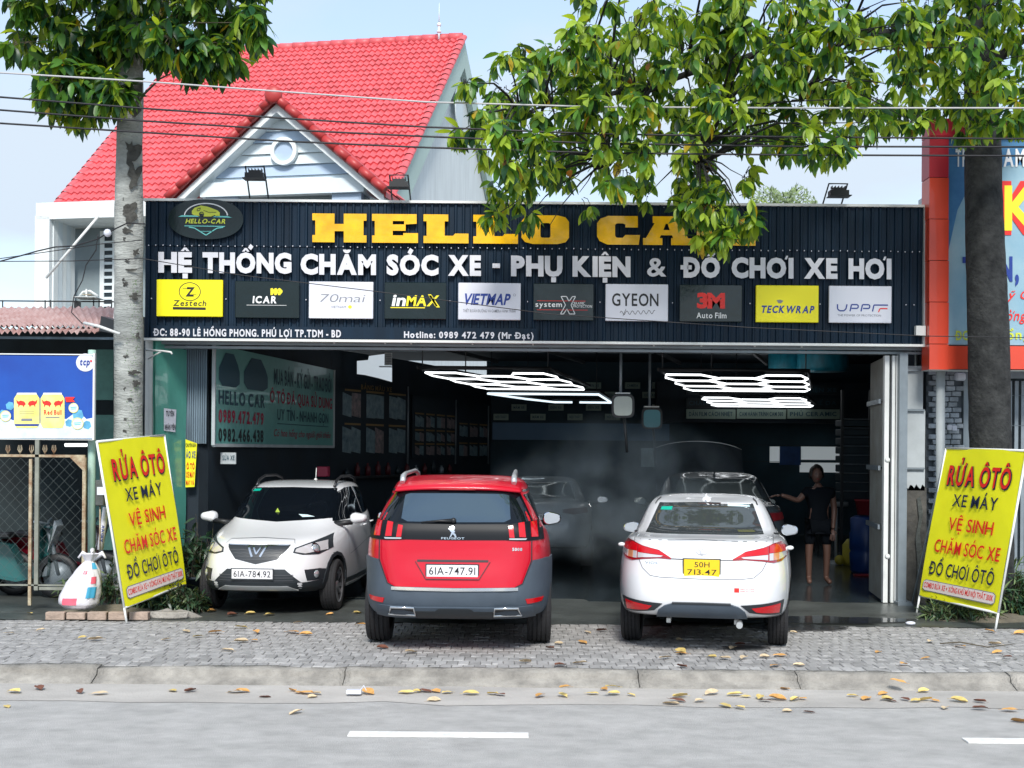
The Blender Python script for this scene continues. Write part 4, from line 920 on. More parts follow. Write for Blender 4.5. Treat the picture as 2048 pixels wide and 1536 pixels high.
class Car:
    def __init__(s, name, label, loc, rz, rings, axles, hw, paint, wr=.33, tw=.215, inset=0.0, N=40):
        s.t = thing(name, label, 'car', loc, rz); s.hw = hw
        rg = [ringpts(N, *r_) for r_ in rings]; v = [p for r_ in rg for p in r_]; f = []
        for k in range(len(rg)-1):
            for i in range(N): f.append((k*N+i, k*N+(i+1) % N, (k+1)*N+(i+1) % N, (k+1)*N+i))
        for k, fl in ((0, True), (len(rg)-1, False)):
            for i in range(N//2):
                a, b, c_, d = i, i+1, (N-i-1) % N, (N-i) % N; q = [a, b, c_] if i == 0 else ([a, b, d] if i == N//2-1 else [a, b, c_, d])
                q = [x+k*N for x in dict.fromkeys(q)]; f.append(q[::-1] if fl else q)
        me = bpy.data.meshes.new('body'); me.from_pydata([tuple(p) for p in v], [], f); me.update()
        tmp = bpy.data.objects.new('tmp', me); C.objects.link(tmp); m = tmp.modifiers.new('s', 'SUBSURF'); m.levels = 2; m.render_levels = 2
        dg = bpy.context.evaluated_depsgraph_get(); dg.update(); me2 = bpy.data.meshes.new_from_object(tmp.evaluated_get(dg))
        bm = bmesh.new(); bm.from_mesh(me2); s.bvh = BVHTree.FromBMesh(bm); bm.free()
        tmp.modifiers.clear(); tmp.data = me2
        cb = MB(); s.ax = axles; s.wr = wr; R_ = wr+.045
        for y in axles:
            for sx in (-1, 1):
                pr = circ(0, 0, R_, R_, 28); cb2 = [Vector((sx*(hw-.30), y+a, wr+.01+b)) for a, b in pr]; cb.slab(cb2, (sx*.6, 0, 0))
        cm = cb.build('cut', 'black'); mod = tmp.modifiers.new('b', 'BOOLEAN'); mod.operation = 'DIFFERENCE'; mod.object = cm; mod.solver = 'EXACT'
        dg.update(); dg = bpy.context.evaluated_depsgraph_get(); me3 = bpy.data.meshes.new_from_object(tmp.evaluated_get(dg))
        bpy.data.objects.remove(tmp); bpy.data.objects.remove(cm)
        me3.materials.clear(); me3.materials.append(MAT[paint]); me3.materials.append(MAT['black'])
        zb = min(p.z for p in rg[0])
        for p in me3.polygons:
            c_ = p.center; inside = abs(c_.x) < hw-.02 and any(abs(math.hypot(c_.y-y, c_.z-wr-.01)-R_) < .012 or (math.hypot(c_.y-y, c_.z-wr-.01) < R_ and abs(abs(c_.x)-(hw-.3)) < .01) for y in axles) and c_.z < wr+R_+.02 and abs(c_.x) > hw-.31
            p.material_index = 1 if (inside or (p.normal.z < -.6 and c_.z < zb+.08)) else 0; p.use_smooth = not inside
        me3.name = 'body'; s.body = link('body', me3, s.t, local=True)
        for y in axles:
            for sx in (-1, 1): s.wheel(y, sx, tw, inset)
    def wheel(s, y, sx, tw, inset):
        R0 = s.wr; xo = sx*(s.hw-.012-inset); c = Vector((xo-sx*tw/2, y, R0)); h = tw/2
        pr = [(R0*.66, -h*.9), (R0*.80, -h), (R0*.94, -h*.97), (R0*.985, -h*.8)]; mis = [0]*4
        for k, g in enumerate((-.55, -.18, .18, .55)):
            pr += [(R0, h*(g-.06)), (R0*.972, h*(g-.05)), (R0*.972, h*(g+.05)), (R0, h*(g+.06))]
        pr += [(R0*.985, h*.8), (R0*.94, h*.97), (R0*.80, h), (R0*.66, h*.9)]
        w = link('wheel', None, s.t, local=True)
        mb = MB(); mb.lathe(pr, c, 'X', 40, smooth=False); mb.build('tyre', 'tyre', w, local=True)
        mb = MB(); mb.lathe([(R0*.68, -h*.9), (R0*.66, h*.0), (R0*.66, h*.9)] if sx > 0 else [(R0*.66, -h*.9), (R0*.66, 0), (R0*.68, h*.9)], c, 'X', 32, 1); e = c.x+sx*h*.55
        mb.lathe([(.001, 0), (R0*.66, 0)], (c.x+sx*h*.1, y, R0), 'X', 24, 1)
        mb.lathe([(.001, sx*.02), (R0*.14, sx*.02), (R0*.17, -sx*.02)], (e, y, R0), 'X', 16, 0)
        for k in range(10):
            a = 2*math.pi*k/10+(.12 if k % 2 else -.05); d = Vector((0, math.cos(a), math.sin(a))); n_ = Vector((0, -d.z, d.y))
            p0 = Vector((e, y, R0))+d*R0*.1; p1 = Vector((c.x+sx*h*.8, y, R0))+d*R0*.67; mb.slab([p0-n_*.022, p0+n_*.022, p1+n_*.020, p1-n_*.020], (-sx*.03, 0, 0), 0)
        mb.lathe([(R0*.64, 0), (R0*.69, sx*.01)], (c.x+sx*h*.86, y, R0), 'X', 32, 0)
        mb.build('rim', ['rim', 'rim_dark'], w, local=True)
    def hit(s, a, b, d):
        if d == 'rear': o, dr = Vector((a, -3, b)), Vector((0, 1, 0))
        elif d == 'front': o, dr = Vector((a, 12, b)), Vector((0, -1, 0))
        elif d == 'right': o, dr = Vector((4, a, b)), Vector((-1, 0, 0))
        elif d == 'left': o, dr = Vector((-4, a, b)), Vector((1, 0, 0))
        elif d == 'top': o, dr = Vector((a, b, 4)), Vector((0, 0, -1))
        else: o = Vector((a, 0, b))-Vector(d)*8; dr = Vector(d).normalized()
        h = s.bvh.ray_cast(o, dr)
        if h[0] is None: l, n, i, ds = s.bvh.find_nearest(o+dr*3.0); return l, n
        return h[0], (h[1] if h[1].dot(dr) < 0 else -h[1])
    def patch(s, name, m, A, B, d='rear', off=.004, n=8, nv=8, th=.012, label=None, parent=None, bulge=0, smooth=True):
        """closed skin patch between two outline curves drawn in the rear, front or side view"""
        def res(p):
            o = []
            for a, b in zip(p, p[1:]):
                for k in range(n): o.append((a[0]+(b[0]-a[0])*k/n, a[1]+(b[1]-a[1])*k/n))
            return o+[p[-1]]
        if len(A) == 2 and len(B) > 2: A = [(A[0][0]+(A[1][0]-A[0][0])*i/(len(B)-1), A[0][1]+(A[1][1]-A[0][1])*i/(len(B)-1)) for i in range(len(B))]
        if len(B) == 2 and len(A) > 2: B = [(B[0][0]+(B[1][0]-B[0][0])*i/(len(A)-1), B[0][1]+(B[1][1]-B[0][1])*i/(len(A)-1)) for i in range(len(A))]
        a_, b_ = res(A), res(B); g, gi = [], []
        for j in range(nv+1):
            t = j/nv; row = []; ri = []
            for i, (p, q) in enumerate(zip(a_, b_)):
                l, nn = s.hit(p[0]+(q[0]-p[0])*t, p[1]+(q[1]-p[1])*t, d); bl = bulge*math.sin(math.pi*t)*1.0
                row.append(l+nn*(off+bl)); ri.append(l-nn*th)
            g.append(row); gi.append(ri)
        mb = MB(); mb.grid(g, 0, smooth); W_ = len(a_)
        per = [(0, i) for i in range(W_)]+[(j, W_-1) for j in range(1, nv+1)]+[(nv, i) for i in range(W_-2, -1, -1)]+[(j, 0) for j in range(nv-1, 0, -1)]
        top = [g[j][i] for j, i in per]; bot = [gi[j][i] for j, i in per]; k = len(per)
        mb.add(top+bot, [(i, (i+1) % k, (i+1) % k+k, i+k) for i in range(k)], 0, False)
        return mb.build(name, m, parent or s.t, label=label, local=True)
    def line(s, pts, w, m='seam', d='rear', off=.0015, name='panel_gap', parent=None, n=6):
        mb = MB(); P_ = []
        for a, b in zip(pts, pts[1:]):
            for k in range(n): P_.append((a[0]+(b[0]-a[0])*k/n, a[1]+(b[1]-a[1])*k/n))
        P_.append(pts[-1]); L_ = []; R__ = []
        for i, p in enumerate(P_):
            a, b = Vector(P_[max(i-1, 0)]), Vector(P_[min(i+1, len(P_)-1)]); t = (b-a).normalized(); nn = Vector((-t.y, t.x))*w/2
            for sg, lst in ((1, L_), (-1, R__)): l, q = s.hit(p[0]+nn.x*sg, p[1]+nn.y*sg, d); lst.append(l+q*off)
        mb.grid([L_, R__]); return mb.build(name, m, parent or s.body, local=True)
    def txt(s, word, x0, x1, z, cap, m, d='rear', bold=.03, off=.004, name='lettering', parent=None, shear=0):
        mb = MB(); cx, cz = (x0+x1)/2, z+cap/2; l, nn = s.hit(cx, cz, d); sg = 1 if d == 'rear' else -1
        def fr(a, b, o=0):
            p, q = s.hit(a, b, d); return p+q*(off+o)
        write(mb, word, fr, x0, x1, z, cap, 0, bold, shear); mb.build(name, m, parent or s.t, fix=False, local=True)
    def numberplate(s, rows, x0, x1, z0, z1, m, d='rear', out=.02, tilt=0):
        cx, cz = (x0+x1)/2, (z0+z1)/2; l, nn = s.hit(cx, cz, d); sg = -1 if d == 'rear' else 1
        y = l.y+sg*out; mb = MB(); mb.box((cx, y, cz), (x1-x0, .008, z1-z0)); p = mb.build('number_plate', m, s.t, bevel=.004, local=True)
        mb = MB(); mb.box((cx, y-sg*.006, cz), (x1-x0+.02, .01, z1-z0+.02)); mb.build('plate_surround', 'cladding_dark', p, local=True)
        mb = MB(); fl = 1 if d == 'rear' else -1
        for (w, a0_, a1_, b, c_) in rows:
            fr = lambda a, b2, o=0: Vector((cx+fl*(a-.5)*(x1-x0), y+sg*(.005), z0+b2*(z1-z0))); write(mb, w, fr, a0_, a1_, b, c_, 0, .01, gap=.16)
        mb.build('plate_number', 'ink_black', p, fix=False, local=True)
    def mirror(s, y, z, m, glass='mirror_glass', w=.22, h=.15, x0=None):
        for sx in (-1, 1):
            x0_ = (x0 or s.hw-.04); mo = link('wing_mirror', None, s.t, local=True)
            mb = MB(); c = Vector((sx*(x0_+.08+w/2), y, z)); vs = []
            n, k = 14, 6
            for j in range(k+1):
                t = j/k; r_ = math.sin(math.acos(max(-1, min(1, 1-t))))**.7 if t < 1 else 1
                for i in range(n):
                    a = 2*math.pi*i/n; ca, sa = math.cos(a), math.sin(a)
                    px = abs(ca)**.75*(1 if ca > 0 else -1)*w/2; pz = abs(sa)**.75*(1 if sa > 0 else -1)*h/2*(.82 if (ca*sx > 0) else 1.0)
                    vs.append(c+Vector((px*(.25+.75*r_), .11*(1-t), pz*(.25+.75*r_))))
            mb.add(vs, [(j*n+i, j*n+(i+1) % n, (j+1)*n+(i+1) % n, (j+1)*n+i) for j in range(k) for i in range(n)]+[list(range(n))], 0, True); mb.build('mirror_cap', m, mo, local=True)
            mb = MB(); mb.add([Vector((c.x+(p.x-c.x)*.86, c.y-.004, c.z+(p.z-c.z)*.84)) for p in vs[-n:]]+[Vector((c.x+(p.x-c.x)*.95, c.y+.003, c.z+(p.z-c.z)*.95)) for p in vs[-n:]], [list(range(n))]+[(i, (i+1) % n, n+(i+1) % n, n+i) for i in range(n)]); mb.build('mirror_pane', glass, mo, local=True)
            mb = MB(); mb.tube([(sx*(x0_-.1), y+.06, z-.07), (sx*(x0_+.12), y+.05, z-.05)], [.035, .03], 8); mb.build('mirror_arm', 'black', mo, local=True)
def sym(pts): return [(-a, b) for a, b in pts][::-1]+[(a, b) for a, b in pts]
# ---- red estate car, seen from the rear
c5 = Car('red_car', 'red seven-seat car with grey lower bumper parked rear to the street, in the middle', P(911, 900, 11.98)-Vector((0, 0, P(911, 900, 11.98).z)), R(-.8), [
    (.35, 4.40, .66, .74, .66, .34, .24, .28, 5, 4), (.14, 4.55, .80, .88, .80, .345, .25, .30, 5.5, 4), (.03, 4.62, .87, .915, .84, .42, .36, .38, 5.5, 4), (.0, 4.64, .885, .92, .86, .56, .52, .52, 5.5, 4),
    (.02, 4.64, .89, .922, .86, .72, .70, .68, 5.5, 4), (.07, 4.60, .875, .918, .85, .90, .86, .82, 7.5, 4), (.08, 4.50, .85, .905, .82, 1.06, .98, .90, 8.5, 4), (.10, 4.38, .805, .875, .78, 1.19, 1.05, .96, 8.5, 4),
    (.15, 3.45, .755, .82, .70, 1.235, 1.12, 1.07, 8, 4), (.24, 3.1, .70, .76, .66, 1.37, 1.30, 1.24, 7, 4.5), (.33, 2.7, .63, .68, .61, 1.50, 1.49, 1.44, 5, 4.5), (.38, 2.45, .585, .655, .58, 1.56, 1.575, 1.53, 5, 4.5),
    (.50, 2.25, .50, .58, .50, 1.595, 1.625, 1.585, 4.5, 4), (.95, 2.0, .33, .38, .33, 1.62, 1.642, 1.61, 4, 4)], (.95, 3.79), .918, 'paint_red', .345, .235)
def K(zx, zy, s_=215.0):
    return ((zx/4.043+700-914.7)/s_, 1.9-(920-900+zy/4.043)/s_)
gl = [(-.665, 1.205), (-.64, 1.27), (-.60, 1.42), (-.565, 1.50)]
c5.patch('rear_window', 'glass_dark', sym([(0, 1.505), (.565, 1.505)])[:2]+[(.565, 1.505)] if False else [(-.585, 1.505), (0, 1.515), (.585, 1.505)], [(-.735, 1.20), (0, 1.195), (.735, 1.20)], off=.004, n=12, nv=10)
c5.patch('window_reflection', 'glass_reflection', [(-.49, 1.465), (-.44, 1.478), (0, 1.482), (.44, 1.478), (.49, 1.465)], [(-.51, 1.25), (-.45, 1.222), (0, 1.218), (.45, 1.222), (.51, 1.25)], off=.007, n=5, nv=8, th=.002)  # added metallic patch imitating the pale sky reflection on the rear glass
mat('trim_black', (.004, .006, .009), .45, spec=.2); mat('bonnet_under', (.010, .016, .022), .75, spec=.2)
c5.patch('trim_panel', 'trim_black', [(-.50, 1.206), (0, 1.200), (.50, 1.206)], [(-.50, 1.062), (0, 1.058), (.50, 1.062)], off=.006, n=10, nv=4)
for s_ in (-1, 1):
    Lm = link('tail_light', None, c5.t, local=True); x = lambda a: s_*a
    c5.patch('lamp_housing', 'trim_black', [(x(.47), 1.195), (x(.62), 1.225), (x(.80), 1.235)], [(x(.47), 1.062), (x(.62), 1.055), (x(.82), 1.06)], off=.010, n=6, nv=5, parent=Lm)
    for (a, b, z0, z1) in ((.49, .545, 1.085, 1.185), (.58, .645, 1.09, 1.21), (.69, .755, 1.09, 1.22)):
        c5.patch('claw_light', 'lamp_red', [(x(a), z1), (x(b-.012), z1+.008)], [(x(a+.012), z0), (x(b+.004), z0-.002)], off=.017, n=3, nv=4, parent=Lm, th=.004)
    c5.patch('reversing_light', 'silver', [(x(.50), 1.078), (x(.66), 1.078)], [(x(.50), 1.066), (x(.65), 1.064)], off=.016, n=4, nv=2, parent=Lm, th=.004)
    c5.patch('side_window', 'glass_dark', [(.55, 1.47), (1.6, 1.50), (2.6, 1.45)], [(.62, 1.24), (1.6, 1.15), (3.15, 1.10)], d='right' if s_ > 0 else 'left', n=8, nv=5)
    c5.line([(.50, 1.50), (1.6, 1.525), (2.65, 1.48)], .02, 'chrome', 'right' if s_ > 0 else 'left', .006, 'window_trim', c5.t)
    c5.patch('reflector', 'lamp_red', [(x(.645), .522), (x(.81), .522)], [(x(.66), .478), (x(.79), .484)], off=.022, n=4, nv=2)
    rail = [(.50, 1.58), (.56, 1.635), (.8, 1.66), (1.9, 1.675), (2.25, 1.64), (2.35, 1.57)]
    mb = MB(); mb.tube([(x(.535), a, b) for a, b in rail], [.026, .028, .022, .02, .022, .02], 8); mb.build('roof_rail', 'silver', c5.t, local=True)
    # exhaust surround
    pts = [(.36, .36), (.62, .36), (.585, .44), (.375, .44)]
    mb = MB(); P0 = [c5.hit(x(a), b, 'rear')[0]+Vector((0, -.085, 0)) for a, b in pts]; mb.tube(P0+[P0[0], P0[1]], .013, 6, cap=False); mb.build('exhaust_trim', 'chrome', c5.t, local=True)
    mb = MB(); mb.add([p+Vector((0, .012, 0)) for p in P0], [(0, 1, 2, 3)]); mb.build('exhaust_outlet', 'black', c5.t, local=True)
    c5.patch('wheel_arch_trim', 'cladding', [(.95+.40*math.cos(a), .345+.40*math.sin(a)) for a in [math.pi*i/8 for i in range(9)]], [(.95+.47*math.cos(a), .345+.47*math.sin(a)) for a in [math.pi*i/8 for i in range(9)]], d='right' if s_ > 0 else 'left', n=2, nv=2, off=.012)
    c5.patch('sill_trim', 'cladding', [(1.36, .42), (3.38, .42)], [(1.36, .27), (3.38, .27)], d='right' if s_ > 0 else 'left', n=12, nv=2, off=.01)
# grey bumper: centre band, corners rising beside the tailgate
c5.patch('bumper', 'cladding', [(-.90, .86), (-.845, .885), (-.72, .875), (-.685, .80), (-.62, .655), (-.55, .615), (0, .608), (.55, .615), (.62, .655), (.685, .80), (.72, .875), (.845, .885), (.90, .86)],
         [(-.895, .36), (-.84, .35), (-.76, .35), (-.7, .35), (-.62, .35), (-.55, .35), (0, .352), (.55, .35), (.62, .35), (.7, .35), (.76, .35), (.84, .35), (.895, .36)], off=.016, n=3, nv=14)
c5.patch('bumper_step', 'cladding', [(-.70, .46), (-.3, .452), (0, .455), (.3, .452), (.70, .46)], [(-.74, .355), (-.3, .35), (0, .35), (.3, .35), (.74, .355)], off=.034, n=5, nv=4)
c5.patch('lower_grille', 'cladding_dark', [(-.36, .425), (-.18, .425), (-.14, .445), (.14, .445), (.18, .425), (.36, .425)], [(-.36, .352), (-.18, .352), (-.14, .352), (.14, .352), (.18, .352), (.36, .352)], off=.037, n=2, nv=3)
c5.patch('bumper_strip', 'chrome', [(-.575, .628), (0, .620), (.575, .628)], [(-.575, .600), (0, .592), (.575, .600)], off=.030, n=8, nv=2)
c5.line([(-.70, 1.055), (-.70, .88), (-.62, .66), (-.55, .625), (0, .618), (.55, .625), (.62, .66), (.70, .88), (.70, 1.055), ], .010, 'seam', off=.018)
c5.patch('plate_recess', 'paint_red', [(-.37, .865), (0, .872), (.33, .865)], [(-.27, .70), (0, .695), (.23, .70)], off=.012, n=6, nv=4)
c5.line([(-.35, .866), (.31, .866)], .02, 'seam', off=.016); c5.line([(-.365, .86), (-.265, .70), (.225, .70), (.325, .86)], .006, 'seam', off=.014)
c5.numberplate([('61A-747.91', .05, .95, .2, .62)], -.26, .215, .722, .832, 'plate_white', out=.02)
c5.txt('PEUGEOT', -.13, .085, 1.066, .018, 'chrome', bold=.05, off=.012); c5.txt('5008', .53, .62, .965, .026, 'chrome', bold=.07, off=.005)
mb = MB(); cx, cz = -.024, 1.135
def lf(a, b, o=0): p, q = c5.hit(cx+a, cz+b, 'rear'); return p+q*(.011+o)
for pts in ([(-.035, .02), (-.025, .045), (0, .052), (.018, .04), (.012, .015), (.022, -.005), (.0, -.01), (-.02, .0)], [(.0, -.005), (.026, -.02), (.036, -.05), (.024, -.052), (.01, -.03), (-.006, -.02)], [(-.01, .0), (-.02, -.03), (-.03, -.05), (-.018, -.05), (-.004, -.028), (.005, -.01)], [(-.035, .015), (-.045, .03), (-.04, .035), (-.028, .025)]): shape(mb, pts, lf)
mb.build('lion_badge', 'chrome', c5.t, fix=False, local=True)
mb = MB(); a = [c5.hit(x_, z_, 'rear')[0]+Vector((0, -.03, 0)) for x_, z_ in ((-.32, 1.222), (-.15, 1.235), (-.02, 1.238))]; mb.tube(a, [.006, .012, .022], 6); mb.ball(a[-1], .028, 8); mb.build('wiper', 'black', c5.t, local=True)
# spoiler lip over the window
mb = MB(); g = []
for j, (dy, dz) in enumerate(((.16, .055), (.02, .022), (-.05, -.012), (-.045, -.032), (.05, -.04))):
    row = []
    for i in range(17):
        t = i/8-1; xx = t*(.575+.01*j); yy = .36+.10*abs(t)**4+dy; zz = 1.553-.03*abs(t)**3+dz; row.append((xx, yy, zz))
    g.append(row)
mb.grid(g); mb.build('roof_spoiler', 'paint_red', c5.t, local=True)
mb = MB(); mb.box((0, .318, 1.523), (.34, .012, .012)); mb.build('brake_light', 'lamp_red_dark', c5.t, local=True)
c5.mirror(2.78, 1.13, 'black', w=.21, h=.16, x0=.755)
# ---- white saloon, seen from the rear
VR = [(.35, 4.15, .62, .68, .6, .34, .22, .24, 5, 3.6), (.10, 4.32, .76, .83, .74, .345, .24, .26, 5, 3.6), (.02, 4.40, .82, .86, .79, .44, .36, .38, 5, 3.6), (.0, 4.42, .832, .866, .80, .58, .52, .50, 5, 3.6), (.02, 4.41, .83, .866, .79, .74, .70, .62, 5, 3.6),
      (.06, 4.33, .80, .862, .77, .88, .84, .71, 4.6, 3.6), (.09, 4.2, .765, .845, .74, 1.0, .93, .77, 4.4, 3.6), (.12, 4.05, .735, .81, .70, 1.065, .98, .81, 4.2, 3.6), (.22, 3.75, .70, .79, .68, 1.082, 1.01, .87, 4, 3.6), (.66, 3.25, .70, .735, .62, 1.098, 1.03, .98, 4, 4), (.88, 2.9, .635, .675, .59, 1.235, 1.20, 1.14, 4, 4.2),
      (1.10, 2.45, .565, .585, .55, 1.36, 1.385, 1.34, 4, 4.2), (1.25, 2.25, .50, .53, .49, 1.395, 1.43, 1.395, 4, 4), (1.55, 2.0, .35, .40, .35, 1.43, 1.462, 1.43, 4, 4)]
vl = P(1405, 900, 12.05); vl.z = 0
cv = Car('white_saloon', 'white four-door saloon with a yellow number plate parked rear to the street, right side', vl, R(-10.2), VR, (.95, 3.50), .86, 'paint_white', .31, .19, .035)
cv.patch('rear_window', 'glass_vios', [(-.47, 1.375), (0, 1.385), (.47, 1.375)], [(-.575, 1.098), (0, 1.10), (.575, 1.098)], off=.003, n=10, nv=8)
for s_ in (-1, 1):
    x = lambda a: s_*a; Lm = link('tail_light', None, cv.t, local=True); D_ = Vector((-s_*.35, 1, 0))
    A_1 = [(.285, .895), (.40, .965), (.56, .995), (.66, 1.025), (.735, 1.03)]; B_1 = [(.285, .893), (.40, .90), (.56, .885), (.66, .865), (.735, .875)]
    cv.patch('lamp_housing', 'lamp_red_dark', [(x(a), b+.006) for a, b in A_1]+[(x(.79), .985)], [(x(a), b-.006) for a, b in B_1]+[(x(.80), .905)], off=.008, n=4, nv=5, parent=Lm)
    cv.patch('brake_lens', 'lamp_red', [(x(a), b) for a, b in A_1[:3]+[(.60, 1.005)]], [(x(.285), .894), (x(.40), .927), (x(.56), .935), (x(.60), .938)], off=.013, n=4, nv=3, parent=Lm, th=.004)
    cv.patch('clear_lens', 'lamp_clear', [(x(.36), .918), (x(.56), .932), (x(.60), .934)], [(x(.38), .905), (x(.56), .892), (x(.60), .886)], off=.013, n=4, nv=3, parent=Lm, th=.004)
    cv.patch('brake_lens', 'lamp_red', [(x(.615), 1.01), (x(.66), 1.022), (x(.765), 1.0)], [(x(.615), .948), (x(.66), .948), (x(.775), .948)], off=.013, n=4, nv=3, parent=Lm, th=.004)
    cv.patch('indicator_lens', 'lamp_orange', [(x(.655), .944), (x(.705), .944)], [(x(.655), .882), (x(.705), .884)], off=.013, n=2, nv=3, parent=Lm, th=.004)
    cv.patch('clear_lens', 'lamp_clear', [(x(.71), .944), (x(.78), .944)], [(x(.71), .885), (x(.785), .91)], off=.013, n=2, nv=3, parent=Lm, th=.004)
    cv.patch('clear_lens', 'lamp_clear', [(x(.615), .944), (x(.65), .944)], [(x(.615), .882), (x(.65), .882)], off=.013, n=2, nv=3, parent=Lm, th=.004)
    cv.patch('bumper_vent', 'cladding_dark', [(x(.36), .478), (x(.55), .492), (x(.76), .512)], [(x(.44), .41), (x(.6), .385), (x(.74), .372)], off=.006, n=5, nv=3)
    cv.patch('reflector', 'lamp_red', [(x(.46), .452), (x(.72), .484)], [(x(.50), .418), (x(.71), .396)], off=.012, n=5, nv=2)
    cv.patch('side_window', 'glass_dark', [(1.45, 1.33), (1.8, 1.365), (2.5, 1.33)], [(1.30, 1.12), (1.8, 1.07), (3.05, 1.04)], d='right' if s_ > 0 else 'left', n=8, nv=5)
    cv.line([(1.0, 1.09), (1.8, 1.045), (3.05, 1.02)], .014, 'black', 'right' if s_ > 0 else 'left', .006, 'window_trim', cv.t)
    cv.line([(x(.665), 1.085), (x(.645), .99), (x(.60), 1.0)], .005, 'seam_soft', off=.006)
    c0 = cv.hit(x(.795), .955, 'rear')[0]; mb = MB(); mb.ball(c0+Vector((x(.04), .12, 0)), .028, 10, sc=(1.3, 1, .8)); mb.build('side_nub', 'paint_white', cv.t, local=True)
    mb = MB(); mb.b2((x(.30), .35, .30), (x(.34), .5, .26)); mb.build('tow_eye', 'silver', cv.t, local=True)
    cv.line([(x(.42), 1.43), (x(.50), 1.30)] if False else [(x(.515), 1.36), (x(.50), 1.395), (x(.47), 1.42)], .012, 'seam', off=.003)
cv.line([(-.60, .885), (-.555, .80), (-.48, .735), (-.38, .722), (0, .715), (.38, .722), (.48, .735), (.555, .80), (.60, .885)], .006, 'seam_soft')
cv.line([(-.285, .893), (0, .889), (.285, .893)], .009, 'seam', off=.003); cv.line([(-.6, 1.055), (0, 1.07), (.6, 1.055)], .006, 'seam_soft', off=.001)
cv.patch('diffuser', 'cladding', [(-.40, .42), (-.34, .465), (-.26, .49), (0, .493), (.26, .49), (.34, .465), (.40, .42)], [(-.42, .36), (-.34, .362), (-.26, .362), (0, .362), (.26, .362), (.34, .362), (.42, .36)], off=.022, n=4, nv=4)
cv.patch('diffuser_lip', 'cladding_dark', [(-.27, .497), (0, .50), (.27, .497)], [(-.27, .482), (0, .484), (.27, .482)], off=.026, n=6, nv=2)
cv.numberplate([('50H', .30, .72, .56, .30), ('713.47', .10, .92, .13, .30)], -.165, .165, .735, .895, 'plate_yellow', out=.012)
mb = MB(); vb = lambda a, b, o=0: (lambda h: h[0]+h[1]*(.006+o))(cv.hit(a, .975+b, 'rear'))
ring2(mb, 0, 0, .062, .052, vb, 0, 24, .68); ring2(mb, 0, .012, .04, .031, vb, 0, 20, .42, base=.003); ring2(mb, 0, -.004, .021, .012, vb, 0, 16, 1.75, base=.005); mat('badge', (.34, .35, .38), .3, metal=.4); mb.build('oval_badge', 'badge', cv.t, fix=False, local=True)
cv.txt('VIOS', -.53, -.41, .84, .022, 'chrome', bold=.03); cv.txt('G', .38, .41, .83, .022, 'chrome', bold=.03)
cv.patch('dealer_sticker', 'ink_red', [(.30, .64), (.345, .64)], [(.30, .60), (.345, .60)], off=.003, n=2, nv=2, th=.001)
cv.txt('HELLO CAR', .355, .48, .625, .009, 'ink_red', bold=.02); cv.txt('0989 472 479', .355, .48, .605, .009, 'ink_red', bold=.02)
cv.patch('window_sticker', 'film_green', [(-.44, 1.335), (-.33, 1.34)], [(-.45, 1.305), (-.335, 1.308)], off=.006, n=2, nv=2, th=.001)
cv.patch('window_sticker', 'film_white', [(.22, 1.378), (.43, 1.372)], [(.22, 1.352), (.44, 1.346)], off=.006, n=3, nv=2, th=.001)
h = cv.hit(0, 1.36, 'top')[0]; mb = MB(); mb.lathe([(.05, -.01), (.045, .015), (.02, .035), (.0, .04)], h+Vector((0, 0, 0)), 'Z', 14); mb.slab([h+Vector((-.008, 0, .02)), h+Vector((-.008, -.14, .0)), h+Vector((-.008, -.02, .06))], (.016, 0, 0)); mb.build('antenna', 'paint_white', cv.t, local=True)
mb = MB(); mb.box((.3, 1.17, 1.38), (.3, .03, .01)); mb.build('roof_strip', 'paint_white', cv.t, local=True)
cv.mirror(2.72, 1.03, 'paint_white', w=.19, h=.135, x0=.71)
mb = MB(); mb.tube([(.35, .25, .29), (.35, .06, .29)], .03, 10); mb.build('tailpipe', 'silver', cv.t, local=True)
# ---- white hatchback facing the street
FR = [(.3, 3.40, .58, .66, .60, .28, .20, .26, 4, 3.4), (.08, 3.60, .72, .79, .74, .30, .22, .27, 4.4, 3.6), (.02, 3.665, .78, .812, .775, .40, .34, .36, 4.4, 3.8), (.0, 3.675, .79, .816, .785, .54, .50, .48, 4.4, 3.8), (.04, 3.66, .78, .816, .775, .70, .68, .62, 4.4, 3.6), (.10, 3.61, .76, .812, .745, .86, .84, .76, 4.2, 3.3),
      (.14, 3.50, .74, .80, .70, 1.0, .95, .83, 4, 3.2), (.17, 3.30, .72, .78, .66, 1.06, 1.0, .88, 4, 3.3), (.20, 3.05, .70, .765, .64, 1.09, 1.03, .935, 4, 3.6), (.23, 2.66, .68, .745, .655, 1.12, 1.065, 1.045, 4, 4.6), (.27, 2.42, .64, .69, .62, 1.24, 1.23, 1.18, 4, 5), (.34, 2.04, .56, .605, .575, 1.39, 1.415, 1.375, 4, 5), (.42, 1.90, .51, .56, .53, 1.43, 1.465, 1.43, 4, 4.5), (.7, 1.6, .33, .38, .35, 1.46, 1.49, 1.465, 4, 4)]
fl_ = P(512, 900, 14.62); fl_.z = 0; yaw = R(180-4.6)
dirf = Vector((math.sin(R(4.6)), math.cos(R(4.6)), 0)); rear0 = fl_+dirf*3.675
cf = Car('white_hatchback', 'white hatchback with a chrome V grille facing the street at the left of the garage', rear0, yaw, FR, (.51, 2.895), .812, 'paint_white', .30, .185)
cf.patch('windscreen', 'glass_dark', [(-.53, 1.40), (0, 1.41), (.53, 1.40)], [(-.66, 1.06), (-.4, 1.03), (0, 1.02), (.4, 1.03), (.66, 1.06)][::2], d='front', off=.003, n=10, nv=10)
